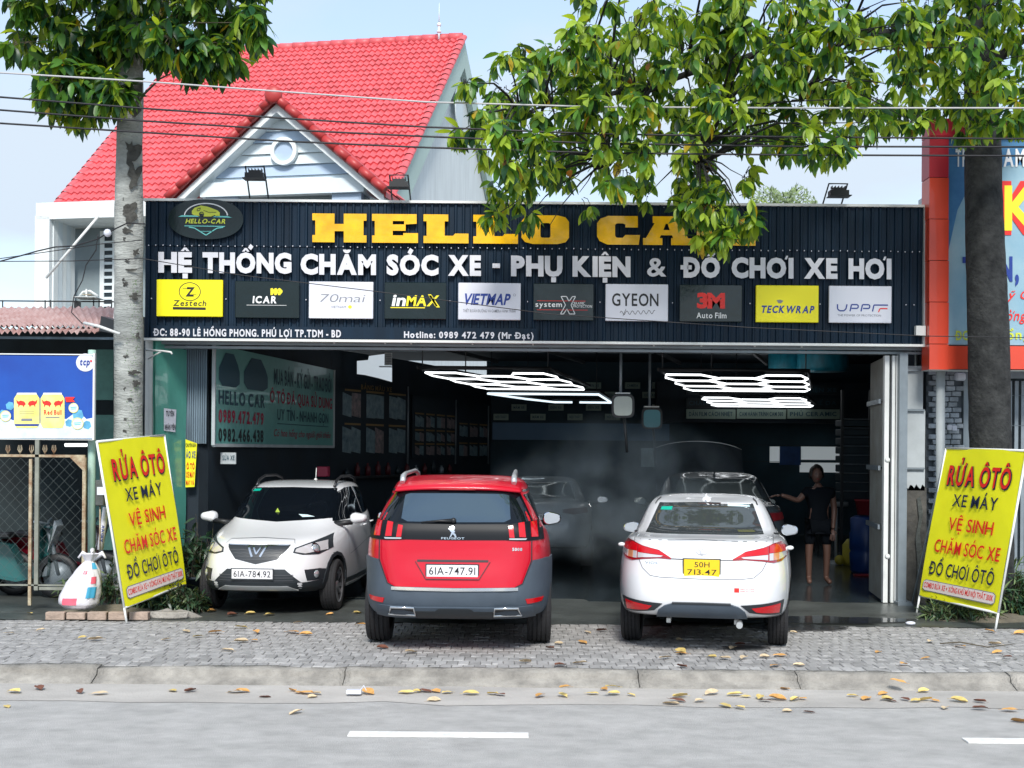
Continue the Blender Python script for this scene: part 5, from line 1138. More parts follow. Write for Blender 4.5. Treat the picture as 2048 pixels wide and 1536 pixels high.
cf.patch('grille', 'cladding_dark', [(-.36, .80), (-.18, .798), (0, .795), (.18, .798), (.36, .80)], [(-.345, .765), (-.24, .645), (0, .59), (.24, .645), (.345, .765)], d='front', off=.006, n=8, nv=6)
for k in range(4):
    z = .635+k*.034; w_ = .19+k*.045; cf.line([(-w_+i*w_/6, z+.006*(i % 2)) for i in range(13)], .006, 'seam_soft', 'front', .010, 'grille_bar', cf.t, n=2)
for s_ in (-1, 1):
    x = lambda a: s_*a; dd = 'right' if s_ > 0 else 'left'
    cf.line([(x(.045), .668), (x(.105), .786)], .022, 'chrome', 'front', .014, 'v_emblem', cf.t, n=5); cf.line([(x(.105), .79), (x(.34), .792)], .009, 'chrome', 'front', .013, 'grille_trim', cf.t, n=5); cf.line([(x(.0), .695), (x(.052), .786)], .016, 'chrome', 'front', .016, 'v_emblem', cf.t, n=4)
    Lm = link('headlight', None, cf.t, local=True)
    cf.patch('lamp_housing', 'cladding_dark', [(x(.41), .765), (x(.55), .82), (x(.645), .865), (x(.70), .90)], [(x(.40), .715), (x(.50), .69), (x(.64), .685), (x(.735), .745)], d='front', off=.006, n=4, nv=6, parent=Lm)
    cf.patch('lamp_glass', 'lamp_clear', [(x(.425), .752), (x(.55), .80), (x(.68), .83)], [(x(.42), .722), (x(.52), .70), (x(.70), .73)], d='front', off=.012, n=4, nv=4, parent=Lm, th=.004)
    h = cf.hit(x(.60), .755, 'front'); mb = MB(); mb.lathe([(.0, .012), (.03, .010), (.045, .0)], (0, 0, 0), 'Y', 16); q = Vector((0, 1, 0)).rotation_difference(h[1]).to_matrix(); mb.v = [tuple(q @ Vector(v)+h[0]+h[1]*.014) for v in mb.v]; mb.build('projector', 'lens', Lm, local=True)
    mb = MB(); mb.lathe([(.045, .0), (.06, .006), (.064, 0)], (0, 0, 0), 'Y', 18); mb.v = [tuple(q @ Vector(v)+h[0]+h[1]*.016) for v in mb.v]; mb.build('lamp_ring', 'chrome', Lm, local=True)
    fg = link('fog_light', None, cf.t, local=True)
    cf.patch('bezel', 'cladding_dark', [(x(.53), .525), (x(.66), .53), (x(.755), .50)], [(x(.555), .40), (x(.66), .40), (x(.775), .41)], d='front', off=.005, n=4, nv=4, parent=fg)
    h = cf.hit(x(.635), .468, 'front'); q = Vector((0, 1, 0)).rotation_difference(h[1]).to_matrix(); mb = MB(); mb.lathe([(.0, .016), (.03, .012), (.044, .0)], (0, 0, 0), 'Y', 16); mb.v = [tuple(q @ Vector(v)+h[0]+h[1]*.008) for v in mb.v]; mb.build('lamp', 'lens', fg, local=True)
    cf.patch('side_window', 'glass_dark', [(.55, 1.37), (1.0, 1.40), (1.27, 1.41)], [(.42, 1.16), (1.0, 1.08), (1.29, 1.065)], d=dd, n=6, nv=5)
    cf.patch('side_window', 'glass_dark', [(1.32, 1.41), (1.65, 1.405), (2.02, 1.34)], [(1.32, 1.065), (1.7, 1.04), (2.5, 1.02)], d=dd, n=6, nv=5)
    cf.line([(1.30, .34), (1.30, 1.05)], .006, 'seam_soft', dd); cf.line([(2.36, .6), (2.38, 1.0)], .006, 'seam_soft', dd); cf.line([(.5, .80), (1.4, .72), (2.3, .62)], .006, 'seam_soft', dd, name='crease')
    cf.patch('sill_trim', 'cladding_dark', [(.9, .34), (2.5, .34)], [(.9, .21), (2.5, .21)], d=dd, n=10, nv=2, off=.008)
    cf.patch('sill_strip', 'silver', [(1.0, .275), (2.4, .275)], [(1.05, .24), (2.4, .24)], d=dd, n=10, nv=2, off=.014)
    cf.patch('wheel_arch_trim', 'cladding_dark', [(2.895+.35*math.cos(a), .30+.35*math.sin(a)) for a in [math.pi*i/8 for i in range(9)]], [(2.895+.39*math.cos(a), .30+.39*math.sin(a)) for a in [math.pi*i/8 for i in range(9)]], d=dd, n=2, nv=2, off=.010)
    for y_ in (1.45, .65):
        h = cf.hit(y_, .93, dd); mb = MB(); mb.tube([h[0]+h[1]*.02+Vector((0, -.08, 0)), h[0]+h[1]*.035, h[0]+h[1]*.02+Vector((0, .08, 0))], .011, 6); mb.build('door_handle', 'paint_white', cf.t, local=True)
    mb = MB(); mb.tube([(x(.50), a, b) for a, b in ((.55, 1.43), (.62, 1.50), (.9, 1.54), (1.45, 1.545), (1.72, 1.50), (1.86, 1.42))], .017, 8); mb.build('roof_rail', 'rim_dark', cf.t, local=True)
cf.patch('lower_grille', 'cladding_dark', [(-.33, .535), (0, .535), (.33, .535)], [(-.50, .385), (0, .38), (.50, .385)], d='front', off=.006, n=8, nv=4)
for z in (.41, .44, .47): cf.line([(-.42, z), (0, z-.003), (.42, z)], .008, 'seam_soft', 'front', .012, 'grille_bar', cf.t)
cf.patch('front_valance', 'cladding_dark', [(-.775, .41), (-.55, .385), (0, .38), (.55, .385), (.775, .41)], [(-.76, .285), (-.55, .275), (0, .275), (.55, .275), (.76, .285)], d='front', off=.008, n=4, nv=4)
cf.patch('skid_plate', 'silver', [(-.36, .345), (0, .345), (.36, .345)], [(-.46, .30), (-.3, .305), (.46, .30)], d='front', off=.018, n=8, nv=2)
cf.line([(-.40, .81), (-.37, .855), (0, .87), (.37, .855), (.40, .81)], .005, 'seam_soft', 'front')
cf.numberplate([('61A-784.92', .05, .95, .2, .62)], -.235+.03, .235+.03, .425, .535, 'plate_white', 'front', .02)
mb = MB(); h = cf.hit(0, .75, 'top')[0]; mb.lathe([(.03, 0), (.018, .03)], h, 'Z', 8); mb.tube([h+Vector((0, 0, .02)), h+Vector((0, -.04, .17))], .006, 5); mb.build('antenna', 'white_trim', cf.t, local=True)
cf.patch('inspection_sticker', 'film_green', [(.40, 1.385), (.50, 1.38)], [(.41, 1.36), (.515, 1.355)], d='front', off=.006, n=2, nv=2, th=.001)
mat('charm_green', (.35, .5, .05), .5); mb = MB(); h = cf.hit(.05, 1.13, 'front'); mb.v = []; shape(mb, [(0, -.03), (.024, -.02), (.026, 0), (0, .045), (-.026, 0), (-.024, -.02)], lambda a, b, o=0: h[0]+Vector((a, .02, b))); mb.build('hanging_charm', 'charm_green', cf.t, fix=False, local=True)
cf.patch('dash_paper', 'film_white', [(-.22, 1.10), (-.33, 1.095)], [(-.28, 1.07), (-.42, 1.075)], d='front', off=.006, n=2, nv=2, th=.001)
mir = cf.mirror(2.42, 1.06, 'paint_white', w=.21, h=.14, x0=.74)
# ---- cars inside
mat('lamp_dim', (.07, .003, .006), .4); mat('glass_back', (.10, .12, .12), .1, metal=.5)
gl_ = P(1078, 900, 20.6); gl_.z = 0
cg = Car('grey_saloon', 'dim grey saloon seen from behind in the mist, beyond the red car', gl_, R(-4), VR, (.95, 3.50), .86, 'paint_grey', .31, .19)
cg.patch('rear_window', 'glass_back', [(-.45, 1.37), (0, 1.38), (.45, 1.37)], [(-.56, 1.10), (0, 1.10), (.56, 1.10)], off=.003)
for s_ in (-1, 1): cg.patch('tail_light', 'lamp_dim', [(s_*.38, .96), (s_*.56, .98), (s_*.75, .98)], [(s_*.38, .91), (s_*.56, .88), (s_*.77, .90)], off=.008)
cg.numberplate([('61A', .30, .72, .56, .30), ('313.65', .10, .92, .13, .30)], -.165, .165, .735, .895, 'plate_white', out=.012)
cg.mirror(2.72, 1.03, 'paint_grey', w=.20, h=.13, x0=.83); cg.line([(-.6, .72), (0, .715), (.6, .72)], .006, 'seam')
dl_ = P(1449, 900, 17.3); dl_.z = 0
cd = Car('dark_saloon', 'dark saloon with its bonnet raised, behind the white saloon', dl_, R(-3), VR, (.95, 3.50), .86, 'paint_dark', .31, .19)
cd.patch('rear_window', 'glass_back', [(-.45, 1.37), (0, 1.38), (.45, 1.37)], [(-.56, 1.10), (0, 1.10), (.56, 1.10)], off=.003); cd.mirror(2.72, 1.03, 'paint_dark', 'glass_back', w=.18, h=.12, x0=.70); cd.t.scale = (1.14, 1, 1.1)
h = cd.hit(0, 1.3, 'top')[0]; mb = MB(); mb.slab([h+Vector((-.01, .1, -.01)), h+Vector((-.01, -.08, 0)), h+Vector((-.01, -.04, .07))], (.02, 0, 0)); mb.build('antenna', 'black', cd.t, local=True)
for s_ in (-1, 1): cd.patch('tail_light', 'lamp_dim', [(s_*.38, .96), (s_*.56, .98), (s_*.75, .98)], [(s_*.38, .91), (s_*.56, .88), (s_*.77, .90)], off=.008)
mb = MB(); g = []
for j in range(7):
    t = j/6; g.append([(xx*(.60+.03*t), 3.35+.75*t-.12*math.sin(t*2), 0.98+.90*t-.10*abs(xx)**3*t-.02*abs(xx)) for xx in [i/6-1 for i in range(13)]])
mb.grid(g); mb.grid([[(p[0], p[1]+.04, p[2]-.02) for p in r_] for r_ in g]); mb.build('raised_bonnet', 'bonnet_under', cd.t, fix=False, local=True)
mb = MB(); mb.tube([(p[0], p[1], p[2]) for p in g[-1]], .006, 5); mb.build('bonnet_edge_highlight', 'silver', cd.t, local=True)  # silver tube added as the white highlight along the bonnet edge
# ============================================================ garage interior
def hexpanel(label, near, far, Yn, Yf, zt, full=True, m='tube_light', cols=4):
    t = thing('ceiling_light', label, 'ceiling light', (P((near[0]+near[1])/2, 900, (Yn+Yf)/2).x, (Yn+Yf)/2, zt), 0, 'tube lights under the garage ceiling')
    xa, xb, xc, xd = P(near[0], 900, Yn).x, P(near[1], 900, Yn).x, P(far[0], 900, Yf).x, P(far[1], 900, Yf).x
    def fr(a, b, o=0): return Vector(((xa*(1-a)+xb*a)*(1-b)+(xc*(1-a)+xd*a)*b, Yn+(Yf-Yn)*b, zt-o))
    fm = MB()
    for e in (((0, 0), (1, 0)), ((1, 0), (1, 1)), ((1, 1), (0, 1)), ((0, 1), (0, 0))): fm.tube([fr(*e[0], -.05), fr(*e[1], -.05)], .03, 5)
    for a in (.02, .35, .98): fm.tube([fr(a, .02), fr(a, .02)+Vector((0, 0, 3.9-zt))], .012, 4)
    fm.build('frame', 'dark_steel', t)
    mb = MB(); r_ = .0155
    if full:
        nx, ny = 3, 3; w = 1/nx; segs = set(); hgt = 1/ny
        for i in range(nx):
            for j in range(ny):
                ox = (i+.5)*w; oy = (j+.5)*hgt+(hgt/2 if i % 2 else 0)
                if oy > 1-hgt*.4: oy = 1-hgt*.5 if False else oy
                H6 = [(ox-w*.62, oy), (ox-w*.34, oy-hgt/2), (ox+w*.34, oy-hgt/2), (ox+w*.62, oy), (ox+w*.34, oy+hgt/2), (ox-w*.34, oy+hgt/2)]
                for a, b in zip(H6, H6[1:]+H6[:1]):
                    k = tuple(sorted(((round(max(.01, min(.99, a[0])), 2), round(max(0.01, min(.99, a[1])), 2)), (round(max(.01, min(.99, b[0])), 2), round(max(.01, min(.99, b[1])), 2)))))
                    if k[0] != k[1]: segs.add(k)
        for a, b in sorted(segs): mb.tube([fr(*a, .02), fr(*b, .02)], r_, 6)
    else:
        for e in (((0, 0), (1, 0)), ((1, 0), (1, 1)), ((.55, 1), (1, 1)), ((0, 0), (.06, .6)), ((.06, .6), (.2, 1)), ((.2, 1), (.45, 1))): mb.tube([fr(*e[0], .02), fr(*e[1], .02)], .022, 6)
    mb.build('light_tubes', m, t)
hexpanel('large hexagon tube light panel over the red car, left of centre', (835, 1098), (965, 1178), 18.6, 23.5, 3.02)
hexpanel('thin outlined light panel glowing blue white, behind the left hexagon panel', (975, 1196), (1080, 1222), 24.5, 28.6, 2.98, False, 'tube_blue')
hexpanel('large hexagon tube light panel over the white saloon, nearest on the right', (1316, 1616), (1372, 1622), 18.6, 23.5, 3.02)
hexpanel('small far hexagon tube light panel behind the right one', (1396, 1610), (1424, 1630), 24.0, 28.6, 2.92)
# hanging hose reels
mat('reel_face', (.36, .40, .36), .5, var=.1, vs=2); mat('reel_teal', (.05, .22, .26), .4)
def reel(px, py, Y, w, m, label):
    t = thing('hose_reel', label, 'hose reel', P(px, py+20, Y), 0, 'hose reels hanging from the garage ceiling'); s_ = Y/FP
    f_ = lambda a, b, o=0: P(px+a, py+b, Y-o)
    q = [(w*math.copysign(abs(math.cos(a))**.45, math.cos(a)), w*1.02*math.copysign(abs(math.sin(a))**.45, math.sin(a))) for a in [2*math.pi*i/28 for i in range(28)]]
    mb = MB(); emit_poly(mb, q, [list(range(28))], f_, 0, .10); mb.build('reel_case', 'black', t)
    mb = MB(); emit_poly(mb, [(a*.80, b*.82) for a, b in q], [list(range(28))], f_, 0, .115, base=.10); mb.build('reel_window', m, t)
    mb = MB(); mb.tube([f_(-5, -w), P(px-4, 700, Y)], .02, 5); mb.build('hanger_rod', 'steel_grey', t)
    mb = MB(); mb.tube([f_(2, w), P(px+5, py+w+30, Y), P(px+8, py+w+70, Y)], .02, 5); mb.build('hose', 'dark_steel', t)
    mb = MB(); mb.b2(P(px-15, py-w-4, Y-.05), P(px+13, py-w-1, Y+.05)); mb.build('bracket', 'white_trim', t)
reel(1246, 812, 17.3, 23, 'reel_face', 'cream-faced rounded square hose reel hanging nearest the middle'); reel(1304, 837, 20.0, 21, 'reel_teal', 'teal-faced rounded square hose reel hanging further back')
# left wall boards
mat('board_teal', (.13, .36, .33), .35, var=.12, vs=1.5, coat=.2); mat('ink_dteal', (.02, .07, .10), .5); mat('ink_maroon', (.33, .012, .05), .5)
def wallboard(a, b, z0, z1, label, name='price_board', m='board_teal', off=.05):
    A_, B_ = Vector((a[0], a[1], 0)), Vector((b[0], b[1], 0)); n_ = (B_-A_).cross(Vector((0, 0, 1))).normalized()
    if n_.x < 0: n_ = -n_
    fr = lambda u, v, o=0: A_*(1-u)+B_*u+Vector((0, 0, z0+(z1-z0)*v))+n_*(off+o)
    t = thing(name, label, 'board', (A_+B_)/2); mb = MB(); mb.slab([fr(0, 0), fr(1, 0), fr(1, 1), fr(0, 1)], -n_*.03); mb.build('panel', m, t); return t, fr
def W2(px, py, Y): return P(px, py, Y)
tA, fA = wallboard((-3.93, 16.9), (-3.10, 22.2), 1.93, 3.24, 'teal painted price board with red and dark lettering on the left garage wall')
mb = MB()
for k in ('a',):
    for e in (((0, 0), (1, 0)), ((0, 0), (0, 1)), ((1, 0), (1, 1))): mb.tube([fA(*e[0], .0), fA(*e[1], .0)], .03, 4, smooth=False)
mb.build('frame', 'pale_panel', tA)
mb = MB(); q = lambda a, b, o=0: fA(a, b, .006)
for (cx_, w_) in ((.10, .07), (.29, .09)): shape(mb, [(cx_-w_, .66), (cx_-w_, .78), (cx_-w_*.7, .86), (cx_-w_*.4, .94), (cx_+w_*.4, .94), (cx_+w_*.8, .84), (cx_+w_, .76), (cx_+w_, .64), (cx_+w_*.6, .60), (cx_-w_*.7, .60)], q, 0)
write(mb, 'HELLO CAR', q, .03, .36, .42, .13, 0, .06); write(mb, '0989.472.479', q, .03, .35, .235, .12, 1, .07); write(mb, '0982.466.438', q, .03, .35, .045, .12, 2, .07)
write(mb, 'MUA BÁN - KÝ GỬI - TRAO ĐỔI', q, .43, .97, .70, .17, 0, .04); write(mb, 'Ô TÔ ĐÃ QUA SỬ DỤNG', q, .40, .98, .49, .13, 1, .04); write(mb, 'UY TÍN - NHANH GỌN', q, .46, .94, .30, .12, 0, .04)
stroke(mb, [(.46, .255), (.94, .255)], .01, q, 0); write(mb, 'Có hoa hồng cho người giới thiệu', q, .43, .96, .11, .08, 1, .0, .3)
mb.build('lettering', ['ink_dteal', 'ink_maroon', 'ink_black'], tA, fix=False)
mat('bucket_dark', (.08, .006, .012), .5); mat('photo_blue', (.05, .10, .14), .5, var=.6, vs=9, col2=(.20, .28, .30)); mat('photo_grey', (.06, .07, .08), .5, var=.6, vs=12, col2=(.30, .22, .22)); mat('header_gold', (.20, .12, .03), .5)
def display(a, b, z0, z1, label, nx, rows, seed):
    t, fr = wallboard(a, b, z0, z1, label, 'display_board', 'interior_dark', .04); random.seed(seed)
    for j, (v0, v1) in enumerate(rows):
        for i in range(nx):
            u0, u1 = (i+.12)/nx, (i+.88)/nx; mb = MB()
            for k in range(2):
                ua, ub = u0+(u1-u0)*k/2+.003, u0+(u1-u0)*(k+1)/2-.003; mb.slab([fr(ua, v0+random.uniform(0, .03), .012), fr(ub, v0, .012), fr(ub, v1-random.uniform(0, .06), .012), fr(ua, v1, .012)], (.01, 0, 0), random.randint(0, 1))
            mb.build('photo_card', ['photo_blue', 'photo_grey'], t)
            mb = MB(); mb.slab([fr(u0, v1+.02, .01), fr(u1, v1+.02, .01), fr(u1, v1+.045, .01), fr(u0, v1+.045, .01)], (.01, 0, 0)); mb.build('caption_strip', 'header_gold', t)
    mb = MB(); mb.tube([fr(1, -.1, .02), fr(1, 1, .02)], .018, 5); mb.build('edge_post', 'steel_grey', t)
    return t, fr
t, fr_ = display((-3.05, 22.5), (-2.05, 24.9), 1.75, 3.1, 'dark display board of car photographs next to the teal price board', 3, ((.05, .40), (.52, .84)), 5)
mb = MB(); write(mb, 'BẢNG MÀU XE', lambda a, b, o=0: fr_(a, b, .012), .3, .75, .90, .06, 0, .04); mb.build('lettering', 'header_gold', t, fix=False)
display((-1.95, 25.1), (-1.25, 27.5), 1.72, 2.95, 'dark display board of small blue pictures, middle of the left wall', 4, ((.05, .2), (.27, .42), (.5, .68)), 6)
display((-1.2, 27.7), (-.6, 29.6), 1.7, 2.9, 'dim display board nearest the back corner of the garage', 3, ((.05, .25), (.4, .6)), 7)
# goods on a shelf below the boards
random.seed(31)
sh = thing('goods_shelf', 'dark shelf under the display boards behind the hatchback roof', 'shelf', (-2.55, 23.6, 0)); mb = MB()
mb.slab([(-3.0, 22.4, 1.38), (-1.2, 27.4, 1.38), (-1.0, 27.3, 1.38), (-2.8, 22.3, 1.38)], (0, 0, .04)); mb.build('shelf_top', 'dark_steel', sh)
for k in (0, 1):
    mb = MB(); mb.slab([(-2.9+k*1.6, 22.4+k*4.4, 0), (-2.86+k*1.6, 22.4+k*4.4, 0), (-2.86+k*1.6, 22.4+k*4.4, 1.38), (-2.9+k*1.6, 22.4+k*4.4, 1.38)], (0, .04, 0)); mb.build('shelf_leg', 'dark_steel', sh)
for k in range(12):
    t_ = .04+k*.078; p = Vector((-2.95, 22.4, 1.42))*(1-t_)+Vector((-1.1, 27.3, 1.42))*t_; hgt = random.uniform(.14, .26)
    mb = MB(); mb.lathe([(.0, 0), (.05, 0), (.05, hgt*.65), (.02, hgt*.8), (.02, hgt), (0, hgt)], p, 'Z', 10)
    tag(mb.build('bottle', random.choice(['interior_panel', 'bucket_dark', 'reel_teal', 'steel_grey'])), f'{["first", "second", "third", "fourth", "fifth", "sixth", "seventh", "eighth", "ninth", "tenth", "eleventh", "twelfth"][k]} small bottle from the left on the dark shelf under the display boards', 'bottle', 'bottles on the garage shelf')
rb_ = tag(MB().b2(P(633, 933, 18.9), P(660, 953, 19.1)).build('red_box', 'ink_maroon', bevel=.01), 'dull red box behind the white hatchback roof', 'box')
sg = tag(MB().b2(P(441, 905, 17.2), P(473, 928, 17.25)).build('small_notice', 'pale_panel'), 'small white notice under the left end of the teal board', 'notice'); mb = MB(); write(mb, 'SỬA XE', lambda a, b, o=0: P(a, b, 17.19), 445, 469, 920, -9, 0, .04); mb.build('lettering', 'ink_dteal', sg, fix=False)
# back wall: blue band, plaques, opening
mat('gap_glow', (.6, .65, .7), .6, emit=(.72, .82, .9), es=.28); mat('band_blue', (.055, .15, .27), .5, var=.1, vs=1)
mb = MB(); mb.b2(P(985, 845, 29.9), P(1338, 882, 29.95)); mb.build('blue_band', 'band_blue', bld)
mat('plaque_face', (.22, .30, .25), .5)
random.seed(8); pn = 0
ORD = ['first', 'second', 'third', 'fourth', 'fifth', 'sixth', 'seventh', 'eighth', 'ninth', 'tenth', 'eleventh', 'twelfth', 'thirteenth', 'fourteenth', 'fifteenth']; RW = {771: 'topmost', 790: 'upper', 815: 'lower', 834: 'lowest'}
for (py, xs_) in ((771, (1187, 1265, 1320)), (790, (1225, 1300, 1345)), (815, (1038, 1112, 1187, 1320, 1420)), (834, (1002, 1076, 1150, 1225, 1380))):
    for px in xs_:
        o = MB(); o.b2(P(px-15, py-6.5, 29.7), P(px+15, py+6.5, 29.75)); pk = o.build('wall_plaque', 'plaque_face'); tag(pk, f'{ORD[xs_.index(px)]} pale plaque from the left in the {RW[py]} row high on the back wall', 'plaque', 'plaques on the back wall')
        mb = MB(); write(mb, random.choice(['MÂM XE', 'ĐÈN XE', 'CAMERA', 'NỘI THẤT', 'PHỦ XE']), lambda a, b, o=0: P(a, b, 29.69), px-11, px+11, py+2.5, -5, 0, .03); mb.build('lettering', 'ink_dteal', pk, fix=False)
mb = MB(); mb.b2((3.2, 28.8, 2.55), (8.9, 29.2, 3.45)); mz = tag(mb.build('mezzanine_front', 'interior_dark'), 'dark mezzanine front carrying rows of service signs', 'mezzanine')
for (py, words_) in ((828, ('DÁN FILM CÁCH NHIỆT', 'CAM HÀNH TRÌNH CAM 360', 'PHỦ CERAMIC')), (806, ('CHĂM SÓC XE', 'ĐỘ ĐÈN XE', 'BỌC GHẾ DA')), (780, ('RỬA XE', 'MÀN HÌNH XE', 'PHỤ KIỆN XE'))):
    for i, w_ in enumerate(words_):
        x0, x1 = 1373+i*101, 1470+i*101+(6 if i == 2 else 0); o = MB(); o.b2(P(x0, py-10, 28.7), P(x1, py+10, 28.76))
        pk = tag(o.build('service_sign', 'interior_panel' if py < 820 else 'plaque_face'), f'dim service sign reading {w_} on the mezzanine front', 'sign', 'service signs on the mezzanine')
        mb = MB(); write(mb, w_, lambda a, b, o=0: P(a, b, 28.69), x0+5, x1-5, py+4, -8, 0, .05); mb.build('lettering', 'ink_dteal', pk, fix=False)
# blue water tanks / crates above
mat('tarp_cyan', (.02, .26, .36), .4, var=.3, vs=3, vstretch=(4, 1, 1))
mb = MB(); mb.lathe([(.0, 0), (.42, 0), (.45, .05), (.45, .48), (.4, .55), (0, .6)], P(1645, 743, 23.0), 'Z', 18); tag(mb.build('blue_drum', 'tarp_cyan'), 'cyan blue drum stored on top of the mezzanine, right one', 'drum', 'cyan drums on the mezzanine')
mb = MB(); mb.lathe([(.0, 0), (.28, 0), (.3, .05), (.3, .45), (0, .5)], P(1570, 743, 23.4), 'Z', 18); tag(mb.build('blue_drum', 'tarp_cyan'), 'smaller cyan drum stored on the mezzanine, left of the large one', 'drum', 'cyan drums on the mezzanine')
# back opening with posters, its daylight imitated by glowing panes
mat('poster_blue', (.02, .07, .22), .5, var=.3, vs=4); mat('poster_pale', (.30, .40, .42), .5, var=.2, vs=6)
YBK = 29.6
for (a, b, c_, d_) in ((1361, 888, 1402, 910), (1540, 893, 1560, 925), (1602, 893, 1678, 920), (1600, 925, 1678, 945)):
    o = MB(); o.b2(P(a, b, YBK), P(c_, d_, YBK+.03)); o.build('window_pane', 'window_glow', bld)
for py in (889, 922): mb = MB(); mb.b2(P(1340, py, YBK-.05), P(1690, py+2, YBK)); mb.build('window_rail', 'dark_steel', bld)
pb = tag(MB().b2(P(1560, 893, YBK-.1), P(1601, 930, YBK-.06)).build('poster', 'poster_blue'), 'dark blue poster hung in the bright back window', 'poster')
mb = MB(); mb.b2(P(1283, 896, 26), P(1337, 934, 26.1)); tag(mb.build('notice_board', 'poster_pale'), 'pale framed notice board on the back wall left of the raised bonnet', 'notice board')
# glowing pane stands for outdoor daylight above the left wall, air conditioner before it
mb = MB(); shape(mb, [(714, 722), (736, 720), (738, 712), (784, 706), (784, 764), (756, 756), (730, 750), (714, 748)], lambda a, b, o=0: P(a, b, 22.6-o), 0, .02); mb.build('glowing_gap_pane', 'gap_glow', bld)
ac = thing('air_conditioner', 'white air conditioner unit seen in the daylight gap above the display board', 'air conditioner', P(775, 734, 22.4))
mb = MB(); mb.b2(P(769, 706, 22.4), P(784, 731, 22.5)); mb.build('case', 'white_trim', ac)
for k in range(6): mb = MB(); mb.b2(P(771, 709+k*3.4, 22.36), P(783, 710.6+k*3.4, 22.39)); mb.build('grille_slat', 'steel_grey', ac)
mb = MB(); mb.b2(P(758, 732, 22.4), P(784, 735, 22.55)); mb.build('bracket', 'pale_panel', ac)
# drawer rack
rk = thing('drawer_rack', 'tall dark rack of drawers against the right wall', 'rack', P(1712, 1000, 21))
for k in range(9):
    py = 838+k*18; mb = MB(); mb.b2(P(1686, py+1.5, 20.9), P(1738, py+16, 21.4)); mb.build('drawer', 'interior_panel', rk, bevel=.01)
    mb = MB(); mb.b2(P(1686, py-.5, 20.86), P(1738, py+.8, 20.9)); mb.build('drawer_edge', 'steel_grey', rk)
for px in (1683, 1739): mb = MB(); mb.b2(P(px, 780, 20.86), P(px+2, 1080, 20.9)); mb.build('rack_post', 'dark_steel', rk)
mat('barrel_blue', (.008, .05, .22), .35); mat('ball_yellow', (.55, .48, .06), .5); mat('bucket_red', (.32, .02, .03), .5)
def Gz(px, py): return G(px, py)
p = G(1733, 1145); mb = MB(); mb.lathe([(0, 0), (.23, 0), (.25, .04), (.27, .3), (.25, .34), (.27, .38), (.27, .62), (.25, .66), (.26, .86), (.2, .9), (0, .9)], p, 'Z', 22); tag(mb.build('barrel', 'barrel_blue'), 'dark blue plastic barrel beside the folding door', 'barrel')
mb = MB(); q = p+Vector((0, 0, .92)); mb.lathe([(0, 0), (.15, 0), (.19, .22), (.2, .22), (.2, .24), (.0, .2)], q, 'Z', 18); tag(mb.build('bucket', 'bucket_red'), 'red bucket standing on the blue barrel', 'bucket')
p = G(1679, 1130); mb = MB(); mb.ball(p+Vector((0, 0, .085)), .085, 14); tag(mb.build('yellow_ball', 'ball_yellow'), 'small yellow ball on the wet garage floor', 'ball')
mb = MB(); q = p+Vector((0, .25, 0)); mb.tube([q, q+Vector((0, 0, .95))], .025, 8); mb.tube([q+Vector((-.2, 0, 1.02)), q+Vector((.2, 0, 1.02))], .04, 8); mb.lathe([(.17, 0), (.12, .05), (.02, .06)], q, 'Z', 14); tag(mb.build('polishing_stand', 'pale_panel'), 'pale upright stand behind the yellow ball', 'stand')
q = G(1706, 1130); mb = MB(); mb.lathe([(0, 0), (.16, 0), (.18, .1), (.18, .34), (.1, .44), (0, .45)], q, 'Z', 16); tag(mb.build('pressure_tank', 'ball_yellow'), 'dull yellow pressure tank left of the blue barrel', 'tank')
mb = MB(); q = G(1727, 1152); mb.box(q+Vector((0, 0, .015)), (.3, .12, .03)); tag(mb.build('red_scraper', 'bucket_red', bevel=.005), 'flat red scraper on the floor by the blue barrel', 'tool')
mb = MB(); q = G(1655, 1100); mb.box(q+Vector((0, 0, .42)), (.5, .4, .03)); 
for a in (-.22, .22):
    for b in (-.17, .17): mb.box(q+Vector((a, b, .2)), (.03, .03, .4))
tag(mb.build('stool', 'dark_steel'), 'low dark work stool between the person and the barrel', 'stool')
# mist
def mist(lo, hi, dens, name='mist'):
    m = bpy.data.materials.new(name); m.use_nodes = True; t = m.node_tree; t.nodes.clear(); o = t.nodes.new('ShaderNodeOutputMaterial'); v = t.nodes.new('ShaderNodeVolumePrincipled')
    v.inputs['Color'].default_value = (.78, .92, .98, 1); g = t.nodes.new('ShaderNodeTexCoord'); n = nd(t, 'ShaderNodeTexNoise', Scale=1.1, Detail=4.0); r_ = nd(t, 'ShaderNodeMapRange'); r_.inputs[1].default_value = .48; r_.inputs[2].default_value = .75; r_.inputs[4].default_value = dens
    gr = nd(t, 'ShaderNodeTexGradient', gradient_type='SPHERICAL'); mp_ = nd(t, 'ShaderNodeMapping'); mp_.inputs['Location'].default_value = (-1, -1, -1); mp_.inputs['Scale'].default_value = (2, 2, 2)
    t.links.new(g.outputs['Generated'], mp_.inputs[0]); t.links.new(mp_.outputs[0], gr.inputs[0])
    mu = nd(t, 'ShaderNodeMath', operation='MULTIPLY'); geo = nd(t, 'ShaderNodeNewGeometry'); t.links.new(geo.outputs['Position'], n.inputs['Vector']); t.links.new(n.outputs[0], r_.inputs[0]); t.links.new(r_.outputs[0], mu.inputs[0]); t.links.new(gr.outputs['Fac'], mu.inputs[1])
    t.links.new(mu.outputs[0], v.inputs['Density']); t.links.new(v.outputs[0], o.inputs['Volume'])
    v.inputs['Emission Strength'].default_value = 0
    mb = MB(); mb.b2(lo, hi); ob = mb.build('spray_mist', m); ob['kind'] = 'stuff'; return ob
mist((-.4, 16.7, .02), (3.4, 20.2, 2.5), 3.2)
